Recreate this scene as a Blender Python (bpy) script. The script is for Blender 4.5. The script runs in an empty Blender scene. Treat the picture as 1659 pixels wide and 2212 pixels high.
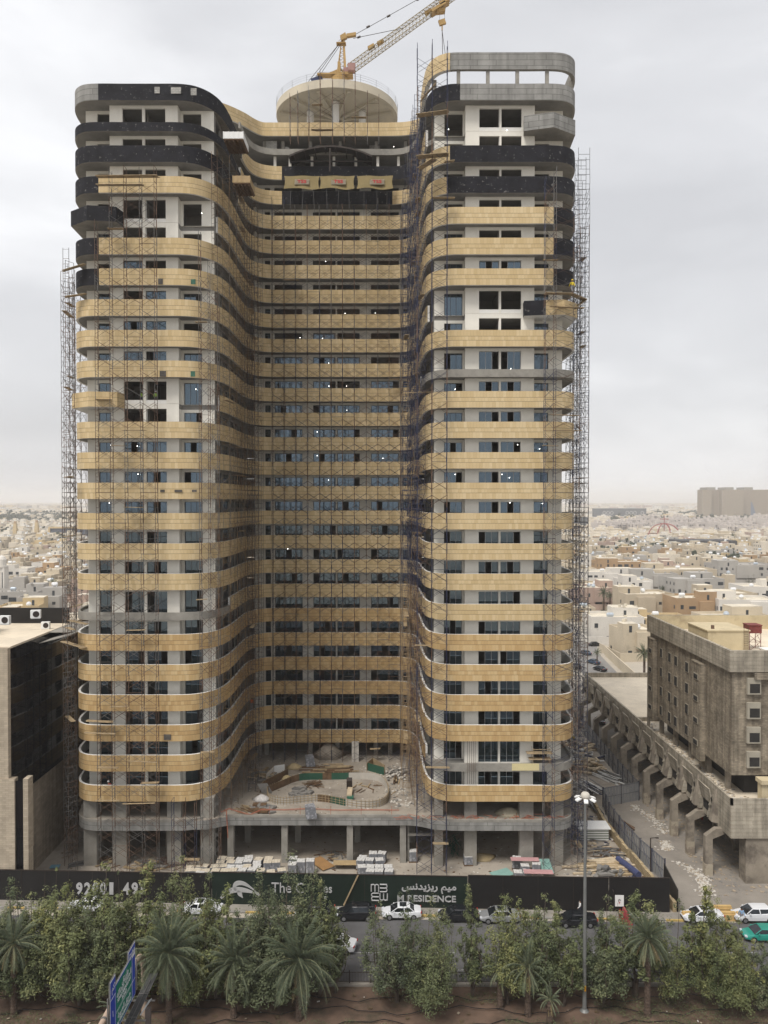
import bpy, math, random
from mathutils import Vector, Matrix
R=math.radians
SC=bpy.context.scene; COL=SC.collection
RND=random.Random(7)
# ---------------------------------------------------------------- camera, sky, sun, exposure
CAM_H=47.7; PITCH=0.01497; FPX=1661.0; S=1659/3000.0      # focal length in 1659-wide pixels
cam=bpy.data.cameras.new('camera'); camo=bpy.data.objects.new('camera',cam); COL.objects.link(camo)
cam.sensor_fit='VERTICAL'; cam.sensor_height=24; cam.lens=24*FPX/2212.0
cam.clip_start=0.5; cam.clip_end=30000
camo.location=(0,0,CAM_H); camo.rotation_euler=(R(90)-PITCH,0,0); SC.camera=camo
SC.render.resolution_x=768; SC.render.resolution_y=1024
SC.view_settings.view_transform='Standard'; SC.view_settings.look='None'
SC.view_settings.exposure=0.56; SC.view_settings.gamma=1.0
SUN_EL,SUN_AZ=R(58),R(215)
w=bpy.data.worlds.new('World'); SC.world=w; w.use_nodes=True
nt=w.node_tree; nt.nodes.clear(); N=nt.nodes.new; L=nt.links.new
out=N('ShaderNodeOutputWorld'); bg=N('ShaderNodeBackground'); bg.inputs[1].default_value=0.1
sky=N('ShaderNodeTexSky'); sky.sky_type='NISHITA'; sky.sun_disc=False; sky.sun_elevation=SUN_EL; sky.sun_rotation=SUN_AZ
sky.dust_density=4; sky.air_density=1.2
tc=N('ShaderNodeTexCoord'); mp=N('ShaderNodeMapping'); mp.inputs['Scale'].default_value=(1.0,1.0,2.6); mp.inputs['Location'].default_value=(3.1,0.4,0.35)
L(tc.outputs['Generated'],mp.inputs[0])
no=N('ShaderNodeTexNoise'); no.inputs['Scale'].default_value=2.1; no.inputs['Detail'].default_value=7; no.inputs['Roughness'].default_value=0.5; no.inputs['Distortion'].default_value=0.25
L(mp.outputs[0],no.inputs[0])
cr=N('ShaderNodeValToRGB'); cr.color_ramp.elements[0].position=0.34; cr.color_ramp.elements[0].color=(.57,.575,.595,1)
cr.color_ramp.elements[1].position=0.68; cr.color_ramp.elements[1].color=(.86,.865,.88,1)
e=cr.color_ramp.elements.new(0.5); e.color=(.66,.665,.685,1)
L(no.outputs[0],cr.inputs[0])
sc_=N('ShaderNodeVectorMath'); sc_.operation='SCALE'; sc_.inputs['Scale'].default_value=8.3; L(cr.outputs[0],sc_.inputs[0])
mx=N('ShaderNodeMix'); mx.data_type='RGBA'; mx.inputs[0].default_value=0.93
L(sky.outputs[0],mx.inputs[6]); L(sc_.outputs[0],mx.inputs[7]); L(mx.outputs[2],bg.inputs[0]); L(bg.outputs[0],out.inputs[0])
sun=bpy.data.lights.new('sun','SUN'); suno=bpy.data.objects.new('sun',sun); COL.objects.link(suno)
sun.energy=2.1; sun.angle=R(20); sun.color=(1,.955,.89)
sd=Vector((math.sin(SUN_AZ)*math.cos(SUN_EL),math.cos(SUN_AZ)*math.cos(SUN_EL),math.sin(SUN_EL)))
suno.rotation_euler=(-sd).to_track_quat('-Z','Y').to_euler(); suno.location=(0,-50,300)
SC.cycles.max_bounces=6; SC.cycles.diffuse_bounces=3; SC.cycles.glossy_bounces=3; SC.cycles.volume_bounces=1
SC.cycles.sample_clamp_indirect=4
# ---------------------------------------------------------------- measuring helpers (full-size photo pixel -> point)
CP,SP=math.cos(PITCH),math.sin(PITCH)
def ray(fx,fy):
    x=(fx*S-829.5)/FPX; u=-(fy*S-1106)/FPX
    return Vector((x,CP+u*SP,-SP+u*CP))
def onZ(fx,fy,z=0.0):
    d=ray(fx,fy); t=(z-CAM_H)/d.z; return Vector((d.x*t,d.y*t,z))
def onY(fx,fy,y):
    d=ray(fx,fy); t=y/d.y; return Vector((d.x*t,y,CAM_H+d.z*t))
def onX(fx,fy,x):
    d=ray(fx,fy); t=x/d.x; return Vector((x,d.y*t,CAM_H+d.z*t))
# ---------------------------------------------------------------- mesh builder
class MB:
    def __init__(s): s.v=[]; s.f=[]; s.m=[]; s.uv={}
    def face(s,pts,m=0,uv=None):
        i=len(s.v); s.v+= [tuple(p) for p in pts]; s.f.append(tuple(range(i,i+len(pts)))); s.m.append(m)
        if uv: s.uv[len(s.f)-1]=uv
    def box(s,x0,y0,z0,x1,y1,z1,m=0):
        if x0>x1:x0,x1=x1,x0
        if y0>y1:y0,y1=y1,y0
        if z0>z1:z0,z1=z1,z0
        i=len(s.v); s.v+=[(x0,y0,z0),(x1,y0,z0),(x1,y1,z0),(x0,y1,z0),(x0,y0,z1),(x1,y0,z1),(x1,y1,z1),(x0,y1,z1)]
        for q in ((3,2,1,0),(4,5,6,7),(0,1,5,4),(1,2,6,5),(2,3,7,6),(3,0,4,7)): s.f.append(tuple(i+k for k in q)); s.m.append(m)
        return s
    def obox(s,c,ax,ay,az,m=0):      # centre and three half vectors
        c=Vector(c);ax=Vector(ax);ay=Vector(ay);az=Vector(az); i=len(s.v)
        for sz in(-1,1):
            for sx,sy in((-1,-1),(1,-1),(1,1),(-1,1)): s.v.append(tuple(c+ax*sx+ay*sy+az*sz))
        for q in ((3,2,1,0),(4,5,6,7),(0,1,5,4),(1,2,6,5),(2,3,7,6),(3,0,4,7)): s.f.append(tuple(i+k for k in q)); s.m.append(m)
        return s
    def rbox(s,cx,cy,z0,z1,hx,hy,a=0,m=0):
        ca,sa=math.cos(a),math.sin(a)
        return s.obox((cx,cy,(z0+z1)/2),(hx*ca,hx*sa,0),(-hy*sa,hy*ca,0),(0,0,(z1-z0)/2),m)
    def tube(s,a,b,r,n=3,m=0,r2=None,cap=False):
        a=Vector(a);b=Vector(b);d=(b-a)
        if d.length<1e-6: return s
        d.normalize(); u=d.orthogonal().normalized(); w_=d.cross(u); r2=r if r2 is None else r2; i=len(s.v)
        for p,rr in((a,r),(b,r2)):
            for k in range(n):
                t=2*math.pi*k/n; s.v.append(tuple(p+u*(rr*math.cos(t))+w_*(rr*math.sin(t))))
        for k in range(n): s.f.append((i+k,i+(k+1)%n,i+n+(k+1)%n,i+n+k)); s.m.append(m)
        if cap:
            s.f.append(tuple(i+n-1-k for k in range(n))); s.m.append(m); s.f.append(tuple(i+n+k for k in range(n))); s.m.append(m)
        return s
    def path(s,pts,r,n=6,m=0):
        for a,b in zip(pts,pts[1:]): s.tube(a,b,r,n,m,cap=True)
        return s
    def prism(s,poly,z0,z1,m=0,cap=True,mside=None):
        ms=m if mside is None else mside; n=len(poly); i=len(s.v)
        ar=sum(poly[k][0]*poly[(k+1)%n][1]-poly[(k+1)%n][0]*poly[k][1] for k in range(n))
        if ar<0: poly=poly[::-1]
        s.v+=[(p[0],p[1],z0) for p in poly]+[(p[0],p[1],z1) for p in poly]
        for k in range(n): s.f.append((i+k,i+(k+1)%n,i+n+(k+1)%n,i+n+k)); s.m.append(ms)
        if cap: s.f.append(tuple(range(i+n-1,i-1,-1))); s.m.append(m); s.f.append(tuple(range(i+n,i+2*n))); s.m.append(m)
        return s
    def rings(s,rs,m=0,cap=True):    # list of rings (same count), lofted
        i=len(s.v); n=len(rs[0])
        for r_ in rs: s.v+=[tuple(p) for p in r_]
        for j in range(len(rs)-1):
            for k in range(n): s.f.append((i+j*n+k,i+j*n+(k+1)%n,i+(j+1)*n+(k+1)%n,i+(j+1)*n+k)); s.m.append(m)
        if cap:
            s.f.append(tuple(i+n-1-k for k in range(n))); s.m.append(m); s.f.append(tuple(i+(len(rs)-1)*n+k for k in range(n))); s.m.append(m)
        return s
    def lathe(s,c,prof,n=16,m=0,axis='z'):
        rs=[]
        for r_,h in prof:
            ring=[]
            for k in range(n):
                t=2*math.pi*k/n; a,b=r_*math.cos(t),r_*math.sin(t)
                p=(a,b,h) if axis=='z' else ((h,a,b) if axis=='x' else (b,h,a))
                ring.append((c[0]+p[0],c[1]+p[1],c[2]+p[2]))
            rs.append(ring)
        return s.rings(rs,m)
    def build(s,name,mats,parent=None,smooth=False,loc=None):
        me=bpy.data.meshes.new(name); me.from_pydata(s.v,[],s.f)
        if not isinstance(mats,(list,tuple)): mats=[mats]
        for m_ in mats: me.materials.append(m_)
        if len(mats)>1: me.polygons.foreach_set('material_index',s.m)
        if s.uv:
            ul=me.uv_layers.new(name='UVMap')
            for fi,uv in s.uv.items():
                p=me.polygons[fi]
                for k,li in enumerate(p.loop_indices): ul.data[li].uv=uv[k]
        if smooth: me.polygons.foreach_set('use_smooth',[True]*len(s.f))
        me.update(); o=bpy.data.objects.new(name,me); COL.objects.link(o)
        if parent: o.parent=parent
        if loc: o.location=loc
        return o
def tag(o,label=None,cat=None,group=None,kind=None):
    if label: o['label']=label
    if cat: o['category']=cat
    if group: o['group']=group
    if kind: o['kind']=kind
    return o
def empty(name,loc,label,cat,group=None,rz=0):
    o=bpy.data.objects.new(name,None); COL.objects.link(o); o.location=loc; o.rotation_euler=(0,0,rz); o.empty_display_size=0.2
    return tag(o,label,cat,group)
def kids(o): return [c for c in bpy.data.objects if c.parent is o]
def copy_tree(src,parent=None,tree=None):
    c=src.copy(); COL.objects.link(c); c.parent=parent
    for ch in (tree[src.name] if tree is not None and src.name in tree else ([] if tree is not None else kids(src))): copy_tree(ch,c,tree)
    return c
def tree_of(src,d=None):
    d={} if d is None else d; ks=kids(src); d[src.name]=ks
    for k in ks: tree_of(k,d)
    return d
# ---------------------------------------------------------------- materials
def mat(name,col,rough=.8,var=.12,scale=1.0,bump=0.0,metal=0.0,spec=.3,spots=None,stretch=None,fine=0.0):
    m=bpy.data.materials.new(name); m.use_nodes=True; t=m.node_tree; b=t.nodes['Principled BSDF']
    b.inputs['Roughness'].default_value=rough; b.inputs['Metallic'].default_value=metal; b.inputs['Specular IOR Level'].default_value=spec
    col=(*col,1)
    if var<=0 and not spots and not fine: b.inputs['Base Color'].default_value=col; return m
    c=t.nodes.new('ShaderNodeTexCoord'); mpn=t.nodes.new('ShaderNodeMapping'); t.links.new(c.outputs['Object'],mpn.inputs[0])
    if stretch: mpn.inputs['Scale'].default_value=stretch
    n=t.nodes.new('ShaderNodeTexNoise'); n.inputs['Scale'].default_value=scale; n.inputs['Detail'].default_value=6; n.inputs['Roughness'].default_value=.62
    t.links.new(mpn.outputs[0],n.inputs[0])
    r=t.nodes.new('ShaderNodeValToRGB'); r.color_ramp.elements[0].position=.3; r.color_ramp.elements[1].position=.7
    r.color_ramp.elements[0].color=tuple(x*(1-var) for x in col[:3])+(1,); r.color_ramp.elements[1].color=tuple(min(1,x*(1+var)) for x in col[:3])+(1,)
    t.links.new(n.outputs[0],r.inputs[0]); src=r.outputs[0]
    if spots:
        n2=t.nodes.new('ShaderNodeTexNoise'); n2.inputs['Scale'].default_value=spots[1]; n2.inputs['Detail'].default_value=5; n2.inputs['Roughness'].default_value=.7
        t.links.new(mpn.outputs[0],n2.inputs[0]); r2=t.nodes.new('ShaderNodeValToRGB')
        r2.color_ramp.elements[0].position=spots[2]; r2.color_ramp.elements[1].position=spots[2]+spots[3]
        r2.color_ramp.elements[0].color=(0,0,0,1); r2.color_ramp.elements[1].color=(1,1,1,1); t.links.new(n2.outputs[0],r2.inputs[0])
        x=t.nodes.new('ShaderNodeMix'); x.data_type='RGBA'; t.links.new(r2.outputs[0],x.inputs[0]); t.links.new(src,x.inputs[6]); x.inputs[7].default_value=(*spots[0],1); src=x.outputs[2]
    if bump:
        bn=t.nodes.new('ShaderNodeBump'); bn.inputs['Strength'].default_value=bump; bn.inputs['Distance'].default_value=.05
        t.links.new(n.outputs[0],bn.inputs['Height']); t.links.new(bn.outputs[0],b.inputs['Normal'])
    t.links.new(src,b.inputs['Base Color']); return m
def block_mat(name,col,mortar,bw,bh,ms=.02,var=.25,rough=.85,uv=False,axis='xz',offset=.5,stain=.2):
    m=bpy.data.materials.new(name); m.use_nodes=True; t=m.node_tree; b=t.nodes['Principled BSDF']; b.inputs['Roughness'].default_value=rough; b.inputs['Specular IOR Level'].default_value=.2
    c=t.nodes.new('ShaderNodeTexCoord'); sx=t.nodes.new('ShaderNodeSeparateXYZ'); cx=t.nodes.new('ShaderNodeCombineXYZ')
    if uv: vec=c.outputs['UV']
    else:
        t.links.new(c.outputs['Object'],sx.inputs[0])
        if axis=='both':
            ad=t.nodes.new('ShaderNodeMath'); ad.operation='ADD'; t.links.new(sx.outputs[0],ad.inputs[0]); t.links.new(sx.outputs[1],ad.inputs[1]); t.links.new(ad.outputs[0],cx.inputs[0])
        else: t.links.new(sx.outputs[0 if axis[0]=='x' else 1],cx.inputs[0])
        t.links.new(sx.outputs[2],cx.inputs[1]); vec=cx.outputs[0]
    br=t.nodes.new('ShaderNodeTexBrick'); br.offset=offset; br.inputs['Scale'].default_value=1; br.inputs['Brick Width'].default_value=bw; br.inputs['Row Height'].default_value=bh; br.inputs['Mortar Size'].default_value=ms
    br.inputs['Color1'].default_value=(*[x*(1-var) for x in col],1); br.inputs['Color2'].default_value=(*[min(1,x*(1+var)) for x in col],1); br.inputs['Mortar'].default_value=(*mortar,1)
    t.links.new(vec,br.inputs[0])
    n=t.nodes.new('ShaderNodeTexNoise'); n.inputs['Scale'].default_value=.5; n.inputs['Detail'].default_value=8; n.inputs['Roughness'].default_value=.65; t.links.new(c.outputs['Object'],n.inputs[0])
    mr=t.nodes.new('ShaderNodeMapRange'); mr.inputs[1].default_value=.3; mr.inputs[2].default_value=.7; mr.inputs[3].default_value=1-stain; mr.inputs[4].default_value=1+stain; t.links.new(n.outputs[0],mr.inputs[0])
    v=t.nodes.new('ShaderNodeVectorMath'); v.operation='SCALE'; t.links.new(br.outputs[0],v.inputs[0]); t.links.new(mr.outputs[0],v.inputs['Scale'])
    mp2=t.nodes.new('ShaderNodeMapping'); mp2.inputs['Scale'].default_value=(1.6,1.6,.09); t.links.new(c.outputs['Object'],mp2.inputs[0]); n3=t.nodes.new('ShaderNodeTexNoise'); n3.inputs['Scale'].default_value=1; n3.inputs['Detail'].default_value=4; t.links.new(mp2.outputs[0],n3.inputs[0])
    m3=t.nodes.new('ShaderNodeMapRange'); m3.inputs[1].default_value=.42; m3.inputs[2].default_value=.62; m3.inputs[3].default_value=1.0; m3.inputs[4].default_value=1-stain*.9; t.links.new(n3.outputs[0],m3.inputs[0])
    v3=t.nodes.new('ShaderNodeVectorMath'); v3.operation='SCALE'; t.links.new(v.outputs[0],v3.inputs[0]); t.links.new(m3.outputs[0],v3.inputs['Scale']); t.links.new(v3.outputs[0],b.inputs['Base Color'])
    return m
def stone_mat(name,ca,cb,cc):
    """cladding in three courses; UV = (length along the wall, height in the band)"""
    m=bpy.data.materials.new(name); m.use_nodes=True; t=m.node_tree; b=t.nodes['Principled BSDF']; b.inputs['Roughness'].default_value=.7; b.inputs['Specular IOR Level'].default_value=.25
    def M(op,a,bv=None,c=None):
        n=t.nodes.new('ShaderNodeMath'); n.operation=op
        for i,x in enumerate((a,bv,c)):
            if x is None: continue
            if hasattr(x,'is_output'): t.links.new(x,n.inputs[i])
            else: n.inputs[i].default_value=x
        return n.outputs[0]
    c=t.nodes.new('ShaderNodeTexCoord'); sx=t.nodes.new('ShaderNodeSeparateXYZ'); t.links.new(c.outputs['UV'],sx.inputs[0])
    u,v=sx.outputs[0],sx.outputs[1]
    row=M('ADD',M('GREATER_THAN',v,.78),M('GREATER_THAN',v,1.3))
    cell=M('FLOOR',M('DIVIDE',M('ADD',u,M('MULTIPLY',row,.17)),.42))
    cb_=t.nodes.new('ShaderNodeCombineXYZ'); t.links.new(cell,cb_.inputs[0]); t.links.new(row,cb_.inputs[1])
    oi=t.nodes.new('ShaderNodeObjectInfo'); t.links.new(oi.outputs['Random'],cb_.inputs[2])
    wn=t.nodes.new('ShaderNodeTexWhiteNoise'); wn.noise_dimensions='3D'; t.links.new(cb_.outputs[0],wn.inputs[0])
    n=t.nodes.new('ShaderNodeTexNoise'); n.inputs['Scale'].default_value=.16; n.inputs['Detail'].default_value=3; t.links.new(c.outputs['Object'],n.inputs[0])
    k=M('ADD',M('ADD',M('MULTIPLY',wn.outputs[0],.5),M('MULTIPLY',n.outputs[0],.42)),M('MULTIPLY',M('SUBTRACT',oi.outputs['Random'],.5),.22))
    r=t.nodes.new('ShaderNodeValToRGB'); r.color_ramp.elements[0].position=.15; r.color_ramp.elements[1].position=.9
    r.color_ramp.elements[0].color=(*ca,1); r.color_ramp.elements[1].color=(*cc,1); e=r.color_ramp.elements.new(.5); e.color=(*cb,1)
    t.links.new(k,r.inputs[0])
    j1=M('LESS_THAN',M('ABSOLUTE',M('SUBTRACT',v,.78)),.03); j2=M('LESS_THAN',M('ABSOLUTE',M('SUBTRACT',v,1.3)),.03)
    fr=M('FRACT',M('DIVIDE',M('ADD',u,M('MULTIPLY',row,.17)),.42)); j3=M('MULTIPLY',M('LESS_THAN',fr,.05),.4)
    j=M('MAXIMUM',M('MAXIMUM',M('MULTIPLY',j1,.75),M('MULTIPLY',j2,.75)),j3)
    sc=t.nodes.new('ShaderNodeVectorMath'); sc.operation='SCALE'; t.links.new(r.outputs[0],sc.inputs[0]); t.links.new(M('SUBTRACT',1.0,M('MULTIPLY',j,.7)),sc.inputs['Scale'])
    t.links.new(sc.outputs[0],b.inputs['Base Color']); return m
def glass_mat(name,base,tint,ior=2.6,rough=.04):
    m=bpy.data.materials.new(name); m.use_nodes=True; t=m.node_tree; b=t.nodes['Principled BSDF']
    b.inputs['Base Color'].default_value=(*base,1); b.inputs['Roughness'].default_value=rough; b.inputs['IOR'].default_value=ior
    b.inputs['Specular Tint'].default_value=(*tint,1)
    n=t.nodes.new('ShaderNodeTexNoise'); n.inputs['Scale'].default_value=.35; n.inputs['Detail'].default_value=1
    c=t.nodes.new('ShaderNodeTexCoord'); t.links.new(c.outputs['Object'],n.inputs[0]); bn=t.nodes.new('ShaderNodeBump'); bn.inputs['Strength'].default_value=.12; bn.inputs['Distance'].default_value=.1
    t.links.new(n.outputs[0],bn.inputs['Height']); t.links.new(bn.outputs[0],b.inputs['Normal']); return m
M_={}
def mk():
    M_['gold']=stone_mat('pale_gold_skylit_stone',(.52,.39,.205),(.58,.445,.25),(.655,.525,.32))  # paler than the amber partly to hold the upper bands' sky light
    M_['amber']=stone_mat('amber_shaded_stone',(.46,.305,.14),(.53,.37,.18),(.61,.465,.26))
    M_['black']=mat('bitumen_black',(.012,.012,.016),.8,.45,1.0,spots=((.17,.16,.15),2.2,.61,.06),spec=.2)
    M_['conc']=mat('grey_concrete',(.27,.255,.225),.9,.2,.7,bump=.2,spots=((.17,.16,.15),.5,.55,.2))
    M_['concp']=block_mat('panelled_concrete',(.27,.265,.25),(.13,.13,.12),2.4,.72,.03,.09,.9,axis='both',offset=.37)
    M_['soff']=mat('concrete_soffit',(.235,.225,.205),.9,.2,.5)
    M_['plaster']=mat('cream_plaster',(.76,.73,.655),.9,.05,.4,fine=1)
    M_['plaster2']=mat('white_plaster',(.78,.765,.725),.9,.05,.4)
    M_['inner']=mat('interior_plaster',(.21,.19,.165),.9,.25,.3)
    M_['glass']=glass_mat('blue_window_glass',(.012,.018,.022),(.62,.82,1.0),2.3)
    M_['frame']=mat('dark_aluminium',(.10,.10,.105),.45,0,metal=.3)
    M_['framel']=mat('grey_aluminium',(.36,.36,.36),.5,0,metal=.3)
    M_['rust']=mat('rusty_scaffold_tube',(.14,.09,.065),.75,.5,.35,metal=.2)
    M_['bluet']=mat('dark_blue_scaffold_tube',(.03,.035,.07),.6,.3,.5,metal=.2)
    M_['greyt']=mat('galvanised_scaffold_tube',(.17,.165,.16),.6,.3,.5,metal=.4)
    M_['plank']=mat('scaffold_plank',(.33,.25,.15),.85,.3,1.5)
    M_['wood']=mat('dark_timber',(.13,.08,.045),.85,.35,1.5)
    M_['ply']=mat('plywood',(.36,.26,.14),.8,.15,1)
    M_['site']=mat('dusty_site_ground',(.34,.30,.25),.95,.2,.25,bump=.3,spots=((.22,.19,.155),.12,.52,.15))
    M_['deck']=mat('dusty_concrete_deck',(.31,.275,.23),.95,.18,.35,bump=.3,spots=((.21,.18,.15),.25,.5,.2))
    M_['asphalt']=mat('road_asphalt',(.10,.098,.10),.85,.15,.5,spots=((.075,.073,.075),.08,.5,.15))
    M_['lot']=mat('dusty_asphalt_lot',(.25,.225,.195),.92,.14,.3,spots=((.17,.155,.14),.1,.5,.2))
    M_['pave']=mat('pavement_slabs',(.25,.23,.20),.9,.2,.6)
    M_['sand']=mat('city_sand_ground',(.40,.36,.30),.95,.2,.02,spots=((.20,.19,.18),.012,.5,.1))
    M_['soil']=mat('brown_soil',(.125,.083,.06),.95,.35,.5,bump=.6,spots=((.05,.045,.03),.3,.52,.2))
    M_['white']=mat('white_paint',(.75,.75,.73),.6,.04,1)
    M_['blacks']=mat('black_hoarding_panel',(.014,.013,.013),.55,.25,.6)
    M_['greens']=mat('dark_green_hoarding_panel',(.012,.021,.016),.5,.2,.6)
    M_['silver']=mat('silver_lettering',(.42,.42,.42),.5,.1,2)
    M_['steel']=mat('dark_steel',(.045,.035,.03),.6,.4,1,metal=.3)
mk()
# ================================================================ GROUND
def sheet(name,poly,z,m,thick=None):
    b=MB(); b.face([(x,y,z) for x,y in poly]); o=b.build(name,m); return tag(o,kind='structure')
def hoard_y(x): return 89.33-.0355*x          # line of the street hoarding
g=MB(); g.face([(-9000,-2500,-.02),(9000,-2500,-.02),(9000,14000,-.02),(-9000,14000,-.02)]); tag(g.build('ground',M_['sand']),kind='structure')
sheet('construction_site_ground',[(-46,hoard_y(-46)),(34.5,hoard_y(34.5)),(33.2,119),(40,122),(40.5,165),(-50,165),(-50,110)],0.0,M_['site'])
sheet('asphalt_lot',[(33.6,hoard_y(34)+.2),(75,hoard_y(34)),(75,200),(41,200),(40.6,155),(40.3,122),(33.8,119)],.004,M_['lot'])
sheet('service_road',[(-140,75.2),(140,75.2),(140,84.2),(-140,89.6)],.004,M_['asphalt'])
sheet('main_road_extended',[(-300,-60),(300,-60),(300,56),(-300,56)],.004,M_['asphalt'])  # stretched unseen behind the camera, added so low windows reflect dark asphalt
k=MB()
def strip(b,x0,x1,ya,yb,z0,z1,m=0,dy=lambda x:0):
    pts=[(x0,ya+dy(x0)),(x1,ya+dy(x1)),(x1,yb+dy(x1)),(x0,yb+dy(x0))]; b.prism(pts,z0,z1,m)
dyh=lambda x:hoard_y(x)
for i,x in enumerate(range(-80,34,2)): strip(k,x,x+1.98,-1.75,-1.5,0,.16,i%2,dyh)
tag(k.build('kerb',[mat('kerb_yellow',(.42,.30,.10),.8,.3,2),mat('kerb_grey',(.26,.25,.23),.85,.2,2)]),kind='structure')
k=MB(); strip(k,-80,34,-1.5,-.05,0,.14,0,dyh); tag(k.build('pavement',M_['pave']),kind='structure')
k=MB()
for x in range(-60,60,8):
    k.face([(x,80.35,.01),(x+3.6,80.35,.01),(x+3.6,80.48,.01),(x,80.48,.01)]); k.face([(x+2.5,77.35,.01),(x+6,77.35,.01),(x+6,77.48,.01),(x+2.5,77.48,.01)])
tag(k.build('lane_marking',mat('worn_lane_paint',(.30,.30,.30),.8,.3,2)),kind='structure')
# planted verge: gently uneven soil slope between the railing and the main road
b=MB(); nx,ny=90,18
for j in range(ny+1):
    for i in range(nx+1):
        x=-60+120*i/nx; y=57+17.7*j/ny; f=1-abs(2*j/ny-1)
        b.v.append((x,y,.02+.25*f*(.5+.5*math.sin(x*.7+y*.5)*math.cos(x*.23-y*.9))+RND.uniform(0,.08)*f))
for j in range(ny):
    for i in range(nx): q=j*(nx+1)+i; b.f.append((q,q+1,q+nx+2,q+nx+1)); b.m.append(0)
tag(b.build('soil_verge',M_['soil'],smooth=True),kind='structure')
k=MB(); k.box(-70,74.75,0,70,75.15,.22); tag(k.build('verge_kerb',M_['pave']),kind='structure')

# ================================================================ THE TOWER
H0=8.89; FH=3.9; BH=2.1
zb=lambda k:H0+FH*k
ctrl=[(-41,146),(-41,125),(-41,112),(-41,105.5),(-40.7,102.4),(-39.9,100.2),(-38.6,98.95),(-37,98.55),(-33,98.55),(-29,98.55),(-26,98.6),(-24.2,99.1),(-22.7,100.5),(-21.7,102.7),(-21.25,106),(-21.15,110),(-21.15,114),(-21.05,117.6),(-20.5,120.4),(-19.3,122),(-17.3,122.7),(-14,122.75),(-7.5,122.75),(-1,122.75),(1.8,122.7),(3.6,122),(4.6,120.3),(5.05,117.4),(5.2,113.5),(5.25,109),(5.4,104.8),(5.75,101.7),(6.6,99.8),(8.1,98.75),(10,98.55),(13,98.55),(18,98.55),(21.6,98.55),(23.3,98.95),(24.5,100.1),(25.1,102),(25.25,104.6),(25.25,112),(25.25,125),(25.25,146)]
def catmull(P,n=6):
    out=[]
    for i in range(len(P)-1):
        p0=Vector(P[max(i-1,0)]);p1=Vector(P[i]);p2=Vector(P[i+1]);p3=Vector(P[min(i+2,len(P)-1)])
        l=(p2-p1).length; m1=(p2-p0)/max((p2-p0).length,1e-6)*l; m2=(p3-p1)/max((p3-p1).length,1e-6)*l
        for j in range(n):
            t=j/n; t2=t*t;t3=t2*t
            out.append(p1*(2*t3-3*t2+1)+m1*(t3-2*t2+t)+p2*(-2*t3+3*t2)+m2*(t3-t2))
    out.append(Vector(P[-1])); return out
CV=catmull(ctrl); CN=len(CV)
CS=[0]
for a,b_ in zip(CV,CV[1:]): CS.append(CS[-1]+(b_-a).length)
CT=[]
for i in range(CN):
    d=(CV[min(i+1,CN-1)]-CV[max(i-1,0)]).normalized(); CT.append(Vector((d.y,-d.x)))   # outward normal (towards the street)
def cpt(s):
    s=max(0,min(CS[-1],s)); 
    import bisect
    i=min(max(bisect.bisect_right(CS,s)-1,0),CN-2); t=(s-CS[i])/(CS[i+1]-CS[i])
    return CV[i].lerp(CV[i+1],t),CT[i].lerp(CT[i+1],t).normalized()
def find(pred,lo=0):
    for i in range(CN):
        if CS[i]>=lo and pred(CV[i]): return CS[i]
SEND=CS[-1]
S_L=lambda x:find(lambda p:p.y<99.6 and p.x>=x)
iL=find(lambda p:p.x>-25 and p.y>99.5)
S_SL=lambda y:find(lambda p:p.y>=y,iL)
iC=find(lambda p:p.y>122.6,iL)
S_C=lambda x:find(lambda p:p.x>=x,iC)
iR=find(lambda p:p.y<121.5,iC+10)
S_SR=lambda y:find(lambda p:p.y<=y,iR)
S_R=lambda x:find(lambda p:p.x>=x and p.y<99.9,iR)
S_RR=lambda y:find(lambda p:p.y>=y,S_R(20))
def band(s0,s1,z0,z1,m,parent,label=None,thick=.28,out=0.0,ragged=0):
    """curved parapet between two arc lengths"""
    ss=[s0]+[c for c in CS if s0+.05<c<s1-.05]+[s1]; b=MB(); prev=None
    for s in ss:
        p,n=cpt(s); zt=z1-(RND.choice([0,0,.12,.25]) if ragged else 0)
        cur=(s,p+n*out,p-n*thick,zt)
        if prev:
            (sa,A,Ai,za),(sb,B,Bi,zc)=prev,cur; zt_=za if ragged else z1
            u0,u1=sa,sb
            b.face([(A.x,A.y,z0),(B.x,B.y,z0),(B.x,B.y,zt_),(A.x,A.y,zt_)],0,[(u0,0),(u1,0),(u1,z1-z0),(u0,z1-z0)])
            b.face([(Bi.x,Bi.y,z0),(Ai.x,Ai.y,z0),(Ai.x,Ai.y,zt_),(Bi.x,Bi.y,zt_)],1,[(0,0)]*4)
            b.face([(A.x,A.y,zt_),(B.x,B.y,zt_),(Bi.x,Bi.y,zt_),(Ai.x,Ai.y,zt_)],1,[(0,0)]*4)
            b.face([(A.x,A.y,z0),(Ai.x,Ai.y,z0),(Bi.x,Bi.y,z0),(B.x,B.y,z0)],1,[(0,0)]*4)
        prev=cur
    for s,fl in((s0,0),(s1,1)):
        p,n=cpt(s); A=p+n*out; Ai=p-n*thick; q=[(A.x,A.y,z0),(A.x,A.y,z1),(Ai.x,Ai.y,z1),(Ai.x,Ai.y,z0)]; b.face(q if fl==0 else q[::-1],1,[(0,0)]*4)
    o=b.build('balcony_parapet',[m,M_['plaster2'] if m not in (M_['black'],M_['conc'],M_['concp']) else M_['conc']],parent)
    if label: o['label']=label
    return o
tower=empty('apartment_tower',(-8,98,0),'tall curved apartment tower under construction with stepped bands of pale gold stone','building')
G,A,K,C_,P_=M_['gold'],M_['amber'],M_['black'],M_['conc'],M_['concp']
def T(o): o.parent=tower; o.matrix_parent_inverse=Matrix.Translation((8,-98,0)); return o
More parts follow.
